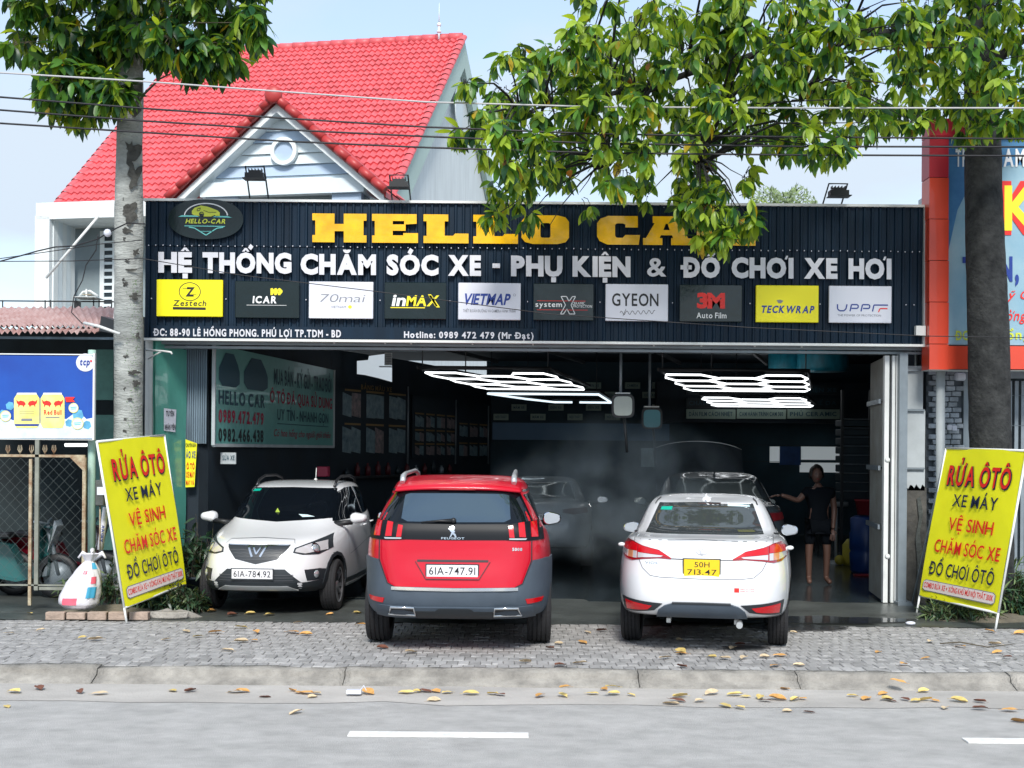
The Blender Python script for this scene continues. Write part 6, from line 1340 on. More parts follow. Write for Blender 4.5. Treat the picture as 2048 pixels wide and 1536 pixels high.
# ============================================================ person
mat('skin', (.13, .07, .052), .5); mat('hair', (.012, .010, .010), .5); mat('shirt_dark', (.004, .006, .009), .9, spec=.1)
def skinmesh(pts, edges, rad, name, m, parent, root=0, lv=2):
    me = bpy.data.meshes.new(name); me.from_pydata([tuple(p) for p in pts], edges, []); o = bpy.data.objects.new('tmp', me); C.objects.link(o)
    o.modifiers.new('k', 'SKIN')
    for i, r_ in enumerate(rad): me.skin_vertices[0].data[i].radius = (r_, r_) if not isinstance(r_, tuple) else r_; me.skin_vertices[0].data[i].use_root = (i == root)
    s_ = o.modifiers.new('s', 'SUBSURF'); s_.levels = lv; s_.render_levels = lv
    dg = bpy.context.evaluated_depsgraph_get(); dg.update(); m2 = bpy.data.meshes.new_from_object(o.evaluated_get(dg)); bpy.data.objects.remove(o)
    m2.materials.clear(); m2.materials.append(MAT[m]); 
    for p in m2.polygons: p.use_smooth = True
    return link(name, m2, parent)
pb0 = G(1635, 1168); pr_ = thing('person', 'young person in a dark T-shirt reaching left beside the open-bonneted car', 'person', pb0)
q = lambda x, y, z: pb0+Vector((x, y, z))
J = [q(0, 0, .88), q(.0, 0, 1.08), q(.01, 0, 1.28), q(.0, 0, 1.40), q(-.02, 0, 1.47),            # 0 pelvis ..4 neck
     q(-.17, 0, 1.34), q(-.30, -.05, 1.20), q(-.50, -.12, 1.27), q(-.57, -.13, 1.285),            # 5-8 left arm reaching
     q(.19, 0, 1.34), q(.24, .02, 1.08), q(.20, -.08, .86), q(.19, -.10, .80),                   # 9-12
     q(-.10, 0, .84), q(-.13, 0, .48), q(-.12, .03, .08), q(-.14, -.12, .03),                    # 13-16
     q(.10, 0, .84), q(.13, -.02, .48), q(.13, .03, .08), q(.16, -.12, .03)]
E_2 = [(0, 1), (1, 2), (2, 3), (3, 4), (2, 5), (5, 6), (6, 7), (7, 8), (2, 9), (9, 10), (10, 11), (11, 12), (0, 13), (13, 14), (14, 15), (15, 16), (0, 17), (17, 18), (18, 19), (19, 20)]
rd = [(.15, .11), (.135, .10), (.16, .11), .07, .05, .062, .045, .033, .028, .062, .045, .034, .028, .085, .058, .04, .035, .085, .058, .04, .035]
body = skinmesh(J, E_2, rd, 'body', 'skin', pr_)
skinmesh(J[:4]+[J[5], J[5]*.35+J[6]*.65, J[9], J[9]*.5+J[10]*.5, q(0, 0, .82)], [(0, 1), (1, 2), (2, 3), (2, 4), (4, 5), (2, 6), (6, 7), (0, 8)], [(.17, .13), (.15, .118), (.175, .125), .075, .078, .062, .078, .062, (.17, .13)], 'shirt', 'shirt_dark', pr_)
skinmesh([q(0, 0, .86), J[13], J[14]+Vector((0, 0, .06)), J[17], J[18]+Vector((0, 0, .06))], [(0, 1), (1, 2), (0, 3), (3, 4)], [(.16, .12), .10, .085, .10, .085], 'shorts', 'shirt_dark', pr_)
hc = q(-.03, -.02, 1.575); mb = MB(); g = []
for i in range(13):
    t = math.pi*i/12; row = []
    for j in range(20):
        a = 2*math.pi*j/20; x, y, z = math.sin(t)*math.cos(a), math.sin(t)*math.sin(a), math.cos(t)
        w = .078*(1-.16*max(0, -z)**2); y2 = y*.095*(1-.10*max(0, -z)); f_ = 1.0
        if y < -.75 and abs(x) < .22 and -.35 < z < .1: f_ = 1.14
        if y < -.6 and .08 < z < .3 and abs(x) > .25: f_ = .94
        row.append(hc+Vector((x*w, y2*f_, z*.115)))
    row.append(row[0]); g.append(row)
mb.grid(g); 
for s_ in (-1, 1): mb.ball(hc+Vector((s_*.078, .01, -.01)), .025, 8, sc=(.4, .8, 1.2))
head = mb.build('head', 'skin', pr_)
mb = MB()
for s_ in (-1, 1): mb.ball(hc+Vector((s_*.03, -.086, .018)), .010, 8, sc=(1.3, .5, .7))
mb.build('eyes', 'ink_black', head); mb = MB(); mb.ball(hc+Vector((0, -.085, -.055)), .02, 8, sc=(1.2, .4, .3)); mb.build('mouth', 'bucket_red', head)
mb = MB(); g = []
for i in range(9):
    t = math.pi*.62*i/8; row = []
    for j in range(24):
        a = 2*math.pi*j/24; z = math.cos(t); x, y = math.sin(t)*math.cos(a), math.sin(t)*math.sin(a)
        lo = .45 if y < -.5 else 1.0; tt = min(t, math.pi*.62*lo) if y < -.5 else t
        x, y, z = math.sin(tt)*math.cos(a), math.sin(tt)*math.sin(a), math.cos(tt); k = 1+.10*noise.noise(Vector((x*4, y*4, z*4)))
        row.append(hc+Vector((x*.108*k, y*.122*k+.012, z*.15*k+.008)))
    row.append(row[0]); g.append(row)
mb.grid(g); mb.build('hair', 'hair', head)
def hand(c, d, nm):
    up_ = Vector((0, 0, 1)); sd_ = d.cross(up_).normalized(); pts = [c, c+d*.045, c+d*.085]; ed = [(0, 1), (1, 2)]; rd_ = [(.024, .016), (.036, .014), (.036, .012)]
    for k, (o_, l) in enumerate(((-.028, .062), (-.009, .072), (.010, .068), (.027, .052))):
        b = len(pts); pts += [c+d*.09+sd_*o_, c+d*(.09+l*.55)+sd_*o_*1.15-up_*.004, c+d*(.09+l)+sd_*o_*1.2-up_*.018]; ed += [(2, b), (b, b+1), (b+1, b+2)]; rd_ += [.0095, .0085, .007]
    b = len(pts); pts += [c+d*.03-sd_*.035, c+d*.065-sd_*.055-up_*.01]; ed += [(1, b), (b, b+1)]; rd_ += [.011, .009]
    skinmesh(pts, ed, rd_, 'hand', 'skin', pr_, lv=1)
hand(J[8], Vector((-1, -.1, -.1)).normalized(), 'l'); hand(J[12], Vector((-.1, -.3, -1)).normalized(), 'r')
# ============================================================ trees
mat('bark_pale', (.30, .315, .30), .9, var=.35, vs=3.2, bump=1.0, bs=16, vstretch=(1, 1, 3.0), detail=9); mat('bark_dark', (.004, .005, .006), .95, var=.6, vs=7, bump=1.0, bs=22, col2=(.04, .042, .042), detail=12)
mat('bark_scar', (.05, .05, .045), .9, var=.5, vs=12, bump=1.0, bs=24); mat('twig', (.09, .075, .05), .8)
def leafmat(name, c, tr=.42, tint=.28):
    m = mat(name, c, .38, var=.28, vs=7, tint=tint, spec=.5); t = m.node_tree; b = t.nodes['Principled BSDF']; o = [n for n in t.nodes if n.type == 'OUTPUT_MATERIAL'][0]
    tr_ = t.nodes.new('ShaderNodeBsdfTranslucent'); tr_.inputs[0].default_value = (c[0]*1.9+.05, c[1]*1.8, c[2]*.6, 1); mxs = t.nodes.new('ShaderNodeMixShader'); mxs.inputs[0].default_value = tr
    t.links.new(b.outputs[0], mxs.inputs[1]); t.links.new(tr_.outputs[0], mxs.inputs[2]); t.links.new(mxs.outputs[0], o.inputs[0])
leafmat('leaf_dark', (.014, .075, .028)); leafmat('leaf_mid', (.08, .21, .035)); leafmat('leaf_light', (.30, .43, .05)); leafmat('leaf_yellow', (.50, .36, .03)); leafmat('leaf_brown', (.30, .13, .04))
def leaf_verts(l, w, fold=.25, curl=.3):
    vs = []; fs = []; n = 4
    for i in range(n+1):
        t = i/n; hw_ = w/2*math.sin(math.pi*min(1, (t*.92+.04)))**.8*(1 if t < .5 else 1.0); hw_ = hw_ if 0 < i < n else w*.04
        z = -curl*l*t*t; x = l*t
        vs += [(x, -hw_, z+fold*hw_), (x, 0, z), (x, hw_, z+fold*hw_)]
    for i in range(n):
        a = i*3; fs += [(a, a+1, a+4, a+3), (a+1, a+2, a+5, a+4)]
    return vs, fs
def whorl(c, d, rnd, l, w, n, droop):
    """leaves round a twig tip: list of matrices"""
    out = []; d = d.normalized(); a0 = rnd.random()*6.28
    for k in range(n):
        a = a0+2*math.pi*k/n+rnd.uniform(-.35, .35); s1 = d.orthogonal().normalized(); s2 = d.cross(s1)
        o = (s1*math.cos(a)+s2*math.sin(a)); dr = (o*rnd.uniform(.5, 1.0)+d*rnd.uniform(.1, .6)+Vector((0, 0, -droop*rnd.uniform(.5, 1.3)))).normalized()
        y = Vector((0, 0, 1)).cross(dr); y = y.normalized() if y.length > .05 else s1; z = dr.cross(y); tw = rnd.uniform(-.7, .7)
        m = Matrix((dr, y, z)).transposed() @ Matrix.Rotation(tw, 3, 'X'); sc = rnd.uniform(.7, 1.15); m = (m*sc).to_4x4(); m[3][3] = 1; m.translation = c+o*.01; out.append(m)
    return out
def make_tree(name, label, base, trunk, blobs, l, w, per, mats, wts, seed, bark, droop, extra=None, gap=None):
    rnd = random.Random(seed); t = thing(name, label, 'tree', base); tr = MB()
    pts, rs = trunk; fine = []; fr_ = []
    for i in range(len(pts)-1):
        for k in range(10): a = k/10; fine.append(Vector(pts[i]).lerp(Vector(pts[i+1]), a)); fr_.append(rs[i]*(1-a)+rs[i+1]*a)
    fine.append(Vector(pts[-1])); fr_.append(rs[-1]); n = 22; g = []
    for i, (p, r_) in enumerate(zip(fine, fr_)):
        row = []
        for j in range(n):
            a = 2*math.pi*j/n; q_ = noise.noise(Vector((math.cos(a)*1.4, math.sin(a)*1.4, p.z*1.3+seed)))*.09+noise.noise(Vector((math.cos(a)*5, math.sin(a)*5, p.z*6)))*.035
            row.append(p+Vector((math.cos(a), math.sin(a), 0))*r_*(1+q_))
        row.append(row[0]); g.append(row)
    tr.grid(g); tko = tr.build('trunk', bark, t)
    leaves = []; bmb = MB(); hubs = [Vector(p) for p in extra]
    hub_ = {}
    for (px, py, Y, r_, cnt) in blobs:
        c = P(px, py, Y); rr_ = r_*Y/FP; hb = min(hubs, key=lambda h: (h-c).length+max(0, h.z-c.z)*.3+(0 if h.z < c.z+1.2 else .3))
        mid = hb.lerp(c, .5)+Vector((0, 0, .12*(c-hb).length)); k = (c-hb).length
        bmb.tube([hb, hb.lerp(mid, .5)+Vector((0, 0, .05)), mid, mid.lerp(c, .5)+Vector((rnd.uniform(-.05, .05), 0, 0)), c], [.007+.008*min(k, 1.2), .007+.006*min(k, 1.2), .006+.004*min(k, 1.2), .006, .004], 6)
        for _ in range(cnt):
            while True:
                v = Vector((rnd.uniform(-1, 1), rnd.uniform(-1, 1), rnd.uniform(-1, 1)))
                if v.length < 1: break
            v = v*(v.length**-.25 if v.length > .05 else 1)
            e = c+Vector((v.x*rr_, v.y*rr_*1.1, v.z*rr_*.9))
            if gap and gap(e): continue
            d = (e-c)+Vector((0, 0, -.25*rr_)); d = d if d.length > .01 else Vector((1, 0, 0))
            s_ = c.lerp(e, .35); bmb.tube([s_, s_.lerp(e, .5)+Vector((0, 0, .04)), e], [.006, .005, .003], 3, cap=False)
            for m in whorl(e, d, rnd, l, w, rnd.randint(*per), droop): leaves.append(m)
    bmb.build('branches', bark if bark == 'bark_dark' else 'twig', t)
    shapes = [leaf_verts(l, w, .25, .25), leaf_verts(l*.9, w*1.05, .35, .45), leaf_verts(l*1.05, w*.9, .15, .1)]
    def vis(m):
        p = m.translation; u = p.x/p.y*FP+CX; v = HY-(p.z-CAMH)/p.y*FP; return -10 < u < 2058 and -10 < v < 1500
    order = sorted([i for i, m in enumerate(leaves) if vis(leaves[i])], key=lambda i: leaves[i].translation.y)
    near = set(order[:300]); mes = {}
    for si, (vs, fs) in enumerate(shapes):
        for mi, mn in enumerate(mats):
            me = bpy.data.meshes.new('leaf'); me.from_pydata(vs, [], fs); me.materials.append(MAT[mn]); me.polygons.foreach_set('use_smooth', [True]*len(fs)); mes[(si, mi)] = me
    V, F_, MI = [], [], []
    for i, m in enumerate(leaves):
        si = rnd.randrange(3); mi = rnd.choices(range(len(mats)), wts)[0]
        if i in near:
            o = bpy.data.objects.new('leaf', mes[(si, mi)]); C.objects.link(o); o.parent = t; o.matrix_parent_inverse = WM[t.name].inverted(); o.matrix_basis = m
        else:
            vs, fs = shapes[si]; b = len(V); V += [tuple(m @ Vector(v)) for v in vs]; F_ += [[x+b for x in f] for f in fs]; MI += [mi]*len(fs)
    me = bpy.data.meshes.new('foliage'); me.from_pydata(V, [], F_)
    for mn in mats: me.materials.append(MAT[mn+'_far'] if mn+'_far' in MAT else MAT[mn])
    me.polygons.foreach_set('material_index', MI); me.polygons.foreach_set('use_smooth', [True]*len(F_)); me.update(); o = link('foliage', me, t, kind='stuff')
    return t, tko
# left tree
YL = 15.4; lp = lambda px, py: P(px, py, YL)
tp = [(258, 1228), (258, 1100), (257, 900), (257, 650), (257, 420), (260, 230), (262, 60), (264, -120), (268, -420)]
rs_ = [r*.9 for r in (36, 34, 32.5, 32, 31, 28, 25, 22, 16)]
trunkL = ([lp(*a) for a in tp], [r_*YL/FP for r_ in rs_])
trunkL[0][0].z = -.1
rng = random.Random(5)
bl = []
for (px, py, r_, n_) in ((60, 20, 55, 16), (130, 10, 70, 30), (210, 30, 70, 34), (300, 15, 80, 40), (380, 25, 75, 36), (450, 10, 70, 28), (500, 45, 38, 14), (40, 85, 32, 9), (95, 85, 42, 14), (150, 95, 55, 26), (215, 110, 50, 26), (130, 160, 45, 22), (180, 175, 55, 32), (225, 180, 38, 20), (110, 200, 30, 10), (165, 205, 45, 18), (350, 75, 45, 22), (400, 95, 48, 26), (440, 105, 42, 22), (470, 70, 45, 22), (340, 115, 22, 6), (385, 130, 24, 8), (260, 70, 60, 26), (300, 60, 30, 8)):
    bl.append((px, py, YL+rng.uniform(-.9, .15), r_, n_))
for (px, py) in ((0, -90), (120, -110), (250, -100), (380, -100), (500, -90), (60, -220), (200, -240), (340, -230), (470, -200), (260, -350), (140, -330), (380, -330)): bl.append((px, py, YL+rng.uniform(-1.2, .9), 95, 34))
tL, tkL = make_tree('street_tree', 'street tree with a pale blotched trunk, left edge of the garage front', Vector((lp(258, 1228).x, YL, 0)), trunkL, bl, .235, .088, (5, 7), ['leaf_dark', 'leaf_mid', 'leaf_light', 'leaf_yellow'], [4.2, 4, 2.0, .08], 3, 'bark_pale', .75, [lp(257, 235), lp(262, 120), lp(262, 10), lp(265, -120), lp(267, -300)])
# dark scars and moss on the pale trunk
random.seed(44); mb = MB()
def onbark(px, py, o=.012):
    k = 0
    for a, b in zip(tp, tp[1:]):
        if b[1] <= py <= a[1]: k = (a[1]-py)/(a[1]-b[1]); i = tp.index(a); cx_ = a[0]+(b[0]-a[0])*k; r_ = (rs_[i]+(rs_[i+1]-rs_[i])*k); break
    else: cx_, r_ = 258, 32
    dx = max(-.97, min(.97, (px-cx_)/r_)); return P(cx_+dx*r_*1.02, py, YL-(math.sqrt(1-dx*dx)*r_*1.02*YL/FP+o))
for (px, py, w_, h_) in ((262, 300, 20, 26), (268, 350, 15, 28), (240, 395, 11, 9), (262, 425, 18, 22), (250, 460, 16, 7), (240, 478, 14, 6), (272, 505, 9, 7), (255, 522, 7, 4), (262, 540, 12, 4), (250, 567, 8, 5), (270, 592, 10, 6), (244, 690, 4, 5), (250, 713, 10, 4), (268, 745, 12, 5), (234, 756, 8, 4), (272, 767, 10, 7), (247, 778, 4, 6), (260, 798, 8, 4), (240, 838, 18, 3), (246, 862, 8, 5), (268, 215, 14, 20), (276, 180, 10, 20), (275, 672, 6, 6), (245, 560, 7, 3)):
    q = []; n = 22
    for i in range(n): a = 2*math.pi*i/n; k = .8+.9*noise.noise(Vector((px+math.cos(a)*1.6, py+math.sin(a)*1.6, 1))); q.append(onbark(px+w_*math.cos(a)*k, py+h_*math.sin(a)*k, .010))
    c_ = onbark(px, py, .016); mb.add([c_]+q, [(0, i+1, (i+1) % n+1) for i in range(n)], 0, True)
mb.build('bark_scars', 'bark_scar', tL, kind='stuff')
mat('moss', (.10, .17, .07), .9); mb = MB()
for _ in range(260):
    px, py = 268+random.gauss(0, 9), random.uniform(555, 900); a = random.random()*3
    mb.add([onbark(px, py, .008), onbark(px+2.2*math.cos(a), py+2.2*math.sin(a), .008), onbark(px+1.1, py+2.4, .008)], [(0, 1, 2)])
mb.build('moss', 'moss', tL, kind='stuff')
# right tree
YT = 15.45; rp = lambda px, py: P(px, py, YT)
tpR = [(1985, 1235), (1983, 1050), (1981, 880), (1976, 650), (1970, 450), (1966, 300), (1962, 180), (1960, 60), (1965, -120), (1960, -420)]
rsR = [r*.84 for r in (50, 49, 48, 46, 44, 42, 36, 33, 28, 20)]
trR = ([rp(*a) for a in tpR], [r_*YT/FP for r_ in rsR]); trR[0][0].z = -.1
bl = []; rng = random.Random(9)
# silhouette of the crown: (px range per row)
def edgeL(py): 
    for (y0, x0), (y1, x1) in zip(EL_, EL_[1:]):
        if y0 <= py <= y1: return x0+(x1-x0)*(py-y0)/(y1-y0)
    return 1100
def edgeB(px):
    for (x0, y0), (x1, y1) in zip(EB_, EB_[1:]):
        if x0 <= px <= x1: return y0+(y1-y0)*(px-x0)/(x1-x0)
    return 280
EL_ = [(-400, 1000), (0, 1120), (40, 1150), (90, 1085), (140, 945), (200, 955), (250, 925), (290, 945), (340, 990), (420, 960), (460, 1000), (520, 1370)]
EB_ = [(900, 300), (940, 330), (1000, 440), (1060, 425), (1100, 430), (1160, 440), (1200, 400), (1240, 395), (1300, 420), (1350, 440), (1390, 450), (1440, 470), (1490, 440), (1505, 420), (1515, 330), (1560, 300), (1640, 335), (1700, 320), (1760, 290), (1800, 275), (1860, 262), (1900, 285), (1950, 290), (2060, 285)]
for _ in range(2600):
    px, py = rng.uniform(915, 2060), rng.uniform(-10, 500)
    r_ = rng.uniform(24, 46)
    if px < edgeL(py)+r_*.8 or py > edgeB(px)-r_*.8: continue
    if any((px-b[0])**2+(py-b[1])**2 < (25+r_*.25)**2 for b in bl): continue
    bl.append((px, py, YT+rng.uniform(-2.6, .25), r_, int(4+r_*r_*.0047)))
for (px, py, r_) in ((1445, 475, 22), (1485, 455, 20), (1400, 480, 16), (1375, 420, 24), (1100, 450, 22), (1060, 430, 20), (985, 435, 16), (1420, 415, 30), (930, 165, 14), (915, 265, 12), (1500, 440, 16)): bl.append((px, py, YT-rng.uniform(1.2, 2.3), r_, int(3+r_*.28)))
for _ in range(44): bl.append((rng.uniform(1150, 2250), rng.uniform(-520, -60), YT+rng.uniform(-3.6, 1.2), rng.uniform(80, 120), 25))
def gapR(e):
    u = e.x/e.y*FP+CX; v = HY-(e.z-CAMH)/e.y*FP
    return noise.noise(Vector((u/75, v/65, 3.3))) > (.34 if v > 0 else .12)
hubsR = [rp(1965, 250), rp(1960, 150), rp(1960, 40), rp(1963, -100), rp(1962, -300), P(1700, 60, YT-.2), P(1480, 120, YT-.4), P(1300, 180, YT-.6), P(1150, 210, YT-.8), P(1400, 330, YT-.9), P(1600, 200, YT-.4), P(1250, -120, YT-.4), P(1550, -200, YT), P(1040, 230, YT-.9), P(1220, 330, YT-.9)]
for a_, b_ in (((1960, 110, 0), (1700, 60, -.2)), ((1700, 60, -.2), (1480, 120, -.4)), ((1480, 120, -.4), (1300, 180, -.6)), ((1300, 180, -.6), (1150, 210, -.8)), ((1150, 210, -.8), (1040, 230, -.9)), ((1480, 120, -.4), (1400, 330, -.9)), ((1300, 180, -.6), (1220, 330, -.9)), ((1960, 20, 0), (1550, -200, 0)), ((1550, -200, 0), (1250, -120, -.4)), ((1700, 60, -.2), (1600, 200, -.4))):
    for k in (.2, .4, .6, .8): hubsR.append(P(a_[0], a_[1], YT+a_[2]).lerp(P(b_[0], b_[1], YT+b_[2]), k))
tR, tkR = make_tree('broad_tree', 'broad street tree with a dark trunk and wide leafy crown hanging over the fascia', Vector((rp(1985, 1235).x, YT, 0)), trR, bl, .175, .074, (5, 7), ['leaf_dark', 'leaf_mid', 'leaf_light', 'leaf_yellow', 'leaf_brown'], [1.7, 3.4, 4.3, .14, .06], 21, 'bark_dark', .8, hubsR, gapR)
mb = MB()
for (a, b, ra, rb2) in (((1960, 110), (1700, 60), .09, .055), ((1700, 60), (1480, 120), .055, .042), ((1480, 120), (1300, 180), .042, .033), ((1300, 180), (1150, 210), .033, .022), ((1150, 210), (1040, 230), .022, .012), ((1480, 120), (1400, 330), .03, .015), ((1300, 180), (1220, 330), .025, .012), ((1960, 20), (1550, -200), .09, .05), ((1550, -200), (1250, -120), .05, .03), ((1962, 150), (2080, 60), .07, .04), ((1700, 60), (1600, 200), .03, .014)):
    fa = {1960: 0, 1962: 0, 1700: -.2, 1480: -.4, 1300: -.6, 1150: -.8, 1040: -.9, 1400: -.9, 1220: -.9, 1550: 0, 1250: -.4, 2080: 0, 1600: -.4}
    p0, p1 = P(*a, YT+fa[a[0]]), P(*b, YT+fa[b[0]]); mb.tube([p0, p0.lerp(p1, .35)+Vector((0, 0, .05)), p0.lerp(p1, .7)+Vector((0, 0, .04)), p1], [ra, ra*.7+rb2*.3, ra*.3+rb2*.7, rb2], 8)
mb.build('limbs', 'bark_dark', tR)
# distant tree over the fascia
mat('far_leaf', (.16, .22, .09), .7, var=.3, vs=3); rnd = random.Random(2); ft = thing('distant_tree', 'small feathery tree far behind the fascia, right of the hanging leaves', 'tree', Vector((P(1568, 900, 40).x, 40, 0)))
mb = MB(); mb.tube([Vector((P(1568, 900, 40).x, 40, 0)), P(1568, 470, 40)], [.2, .1], 8); mb.build('trunk', 'twig', ft); mb = MB()
for _ in range(2600):
    a, r_ = rnd.uniform(0, math.pi), rnd.random()**.6; px = 1566+r_*88*math.cos(a)*(1+.1*math.sin(9*a)); py = 450-r_*76*math.sin(a)*(1+.15*math.sin(7*a)); c = P(px, py, 40+rnd.uniform(-1.2, 1.2)); d = Vector((rnd.uniform(-1, 1), rnd.uniform(-1, 1), rnd.uniform(-1, 1))).normalized(); e = d.orthogonal().normalized(); s_ = rnd.uniform(.05, .13)
    mb.add([c-d*s_, c+e*s_*.3, c+d*s_, c-e*s_*.3], [(0, 1, 2, 3)])
mb.build('crown', 'far_leaf', ft, fix=False, kind='stuff')
# ============================================================ overhead wires
def wire(pts, r_, m, label, grp='overhead wires across the street front'):
    mb = MB(); P_ = [Vector(p) for p in pts]; out = []
    for a, b in zip(P_, P_[1:]):
        for k in range(6): out.append(a.lerp(b, k/6))
    out.append(P_[-1]); tag(mb.tube(out, r_, 5).build('overhead_wire', m), label, 'wire', grp)
mat('wire_black', (.008, .008, .012), .5); mat('wire_pale', (.42, .42, .43), .5); YV = 13.3
def wl(pp, Y=YV): return [P(a, b, Y) for a, b in pp]
wire(wl([(-40, 143), (290, 163), (560, 183), (850, 204), (1200, 214), (1600, 216), (2100, 216)]), .009, 'wire_pale', 'pale topmost wire crossing in front of the red roof')
wire(wl([(-40, 191), (290, 217), (560, 236), (850, 254), (1200, 268), (1600, 274), (2100, 278)]), .010, 'wire_black', 'uppermost of the three black overhead wires')
wire(wl([(-40, 217), (290, 242), (560, 259), (850, 273), (1200, 287), (1600, 293), (2100, 294)]), .010, 'wire_black', 'middle one of the three black overhead wires')
wire(wl([(-40, 244), (290, 265), (560, 282), (850, 295), (1200, 306), (1600, 310), (2100, 312)]), .010, 'wire_black', 'lowest of the three black overhead wires')
YX = 14.3
wire([P(a, b, YX) for a, b in ((-20, 528), (40, 512), (75, 502), (110, 494), (150, 492), (195, 478), (230, 458), (255, 446), (290, 448))], .008, 'wire_black', 'kinked dark cable rising to the pale trunk', 'cables near the pale trunk')
wire([P(a, b, YX) for a, b in ((-20, 520), (120, 500), (200, 488), (285, 480))], .005, 'wire_black', 'thin straight cable just below the kinked cable', 'cables near the pale trunk')
wire([P(a, b, YX) for a, b in ((-20, 523), (140, 522), (285, 517), (480, 550), (745, 582), (1100, 628), (1500, 655), (1850, 672), (2100, 676))], .005, 'wire_black', 'long thin cable running low in front of the fascia', 'cables near the pale trunk')
wire([P(a, b, YX) for a, b in ((196, 468), (192, 500), (172, 530), (165, 560), (148, 592), (143, 625), (165, 648))], .006, 'wire_black', 'looping drop cable hanging over the shed roof', 'cables near the pale trunk')
mb = MB(); mb.tube([P(92, 556, 15.0), P(197, 432, 15.0)], .016, 6); tag(mb.build('white_pole', 'white_trim'), 'slim white pole slanting across the balcony', 'pole')
mb = MB(); mb.ball(P(215, 466, YX), .045, 8); tag(mb.build('insulator', 'white_print'), 'small round white insulator on the cable beside the trunk', 'insulator')
# ============================================================ planters, bag, clutter
def plant(name, label, c, rx, ry, h, n, ms, seed, l=.11, w=.028, grp=None, cat='plant'):
    rnd = random.Random(seed); t = thing(name, label, cat, c, 0, grp); mb = MB(); st = MB(); vs0, fs0 = leaf_verts(l, w, .2, .35)
    for _ in range(n):
        a, r_ = rnd.uniform(0, 6.28), rnd.random()**.5; b = Vector(c)+Vector((rx*r_*math.cos(a), ry*r_*math.sin(a), 0)); hh = h*(1-.6*r_*r_)*rnd.uniform(.5, 1.1); tip = b+Vector((rnd.uniform(-.08, .08), rnd.uniform(-.08, .08), hh))
        st.tube([b, b.lerp(tip, .5)+Vector((rnd.uniform(-.02, .02), 0, 0)), tip], [.005, .004, .002], 3, cap=False)
        for k in range(7):
            q_ = b.lerp(tip, rnd.uniform(.25, 1)); m = whorl(q_, Vector((rnd.uniform(-1, 1), rnd.uniform(-1, 1), .6)), rnd, l, w, 1, .2)[0]; mb.add([m @ Vector(v) for v in vs0], fs0, rnd.choices(range(len(ms)), [5, 4, 1.5][:len(ms)])[0], True)
    st.build('stems', 'twig', t, fix=False, kind='stuff'); mb.build('leaves', ms, t, fix=False, kind='stuff')
leafmat('shrub_dark', (.020, .055, .030), .2); leafmat('shrub_mid', (.05, .10, .05), .2); leafmat('shrub_pale', (.14, .20, .09), .2)
SH = ['shrub_dark', 'shrub_mid', 'shrub_pale']
g1 = G(330, 1226); plant('shrub', 'dark leafy shrub under the lower edge of the left yellow board', (g1.x, g1.y+.15, 0), .42, .22, .36, 230, SH, 4)
g1 = G(222, 1220); plant('shrub', 'tangled dry shrub between the white bag and the yellow board', (g1.x, g1.y+.25, .05), .26, .22, .55, 110, SH, 5, .13)
g1 = G(128, 1205); plant('shrub', 'small bright weed left of the white bag', (g1.x, g1.y+.2, 0), .16, .1, .34, 16, SH[1:], 6, .16, .03)
g1 = G(1935, 1243); plant('shrub', 'low grassy weeds below the right yellow board', (g1.x, g1.y+.2, 0), .40, .18, .26, 110, SH[::-1], 7, .15, .02)
g1 = G(2040, 1235); plant('shrub', 'dense dark strap-leaved shrub at the right edge behind the yellow board', (g1.x, g1.y+.4, 0), .38, .4, .62, 230, SH, 8, .22, .026)
g1 = G(410, 1090); plant('shrub', 'dim potted plant in the shade left of the white hatchback', (-3.83, 15.9, .3), .2, .2, .75, 60, SH[:2], 9, .15, .04)
mb = MB(); mb.lathe([(0, 0), (.13, 0), (.18, .3), (.2, .3), (.19, .33), (0, .3)], (-3.83, 15.9, 0), 'Z', 16); tag(mb.build('plant_pot', 'interior_dark'), 'dark pot holding the dim plant by the hatchback', 'pot')
pl_ = thing('planter_edge', 'low row of dirty brown bricks edging the left planter', 'planter', G(180, 1238)); mat('brick_brown', (.34, .26, .21), .9, var=.3, vs=6, bump=.6, bs=30)
for k in range(5):
    a = G(92+k*42, 1240); mb = MB(); mb.box(a+Vector((.09, .06, .04)), (.205, .11, .085+random.uniform(-.01, .01)), rz=random.uniform(-.05, .05)); mb.build('brick', 'brick_brown', pl_, bevel=.008)
mb = MB(); g = []; rnd = random.Random(3)
def mound(name, label, px, py, rx, ry, h, m, sd):
    c = G(px, py); mb = MB(); g = []
    for i in range(9):
        r_ = i/8; g.append([c+Vector((rx*r_*math.cos(a)*(1+.2*noise.noise(Vector((math.cos(a), math.sin(a), sd)))), ry*r_*math.sin(a)*(1+.2*noise.noise(Vector((math.cos(a), math.sin(a), sd+4)))), h*(1-r_*r_)*(1+.5*noise.noise(Vector((r_*3*math.cos(a), r_*3*math.sin(a), sd))))-.01)) for a in [2*math.pi*j/24 for j in range(25)]])
    mb.grid(g); o = mb.build(name, m); o['kind'] = 'structure'; return o
mound('soil', '', 250, 1222, .75, .4, .08, 'earth', 1); mound('soil', '', 340, 1232, .35, .1, .08, 'kerb_stone', 2); mound('soil', '', 1960, 1235, .75, .45, .07, 'earth', 3); mound('soil', '', 1830, 1232, .45, .35, .04, 'concrete', 5)
mb = MB(); a = G(332, 1238); q = []
for i in range(10): an = 2*math.pi*i/10; q.append(a+Vector((.22*math.cos(an)*(1+.2*math.sin(3*an)), .07+.07*math.sin(an), 0)))
mb.slab(q, (.01, .02, .07)); tag(mb.build('broken_slab', 'kerb_stone', bevel=.01), 'broken pale concrete chunk below the left shrub', 'rubble')
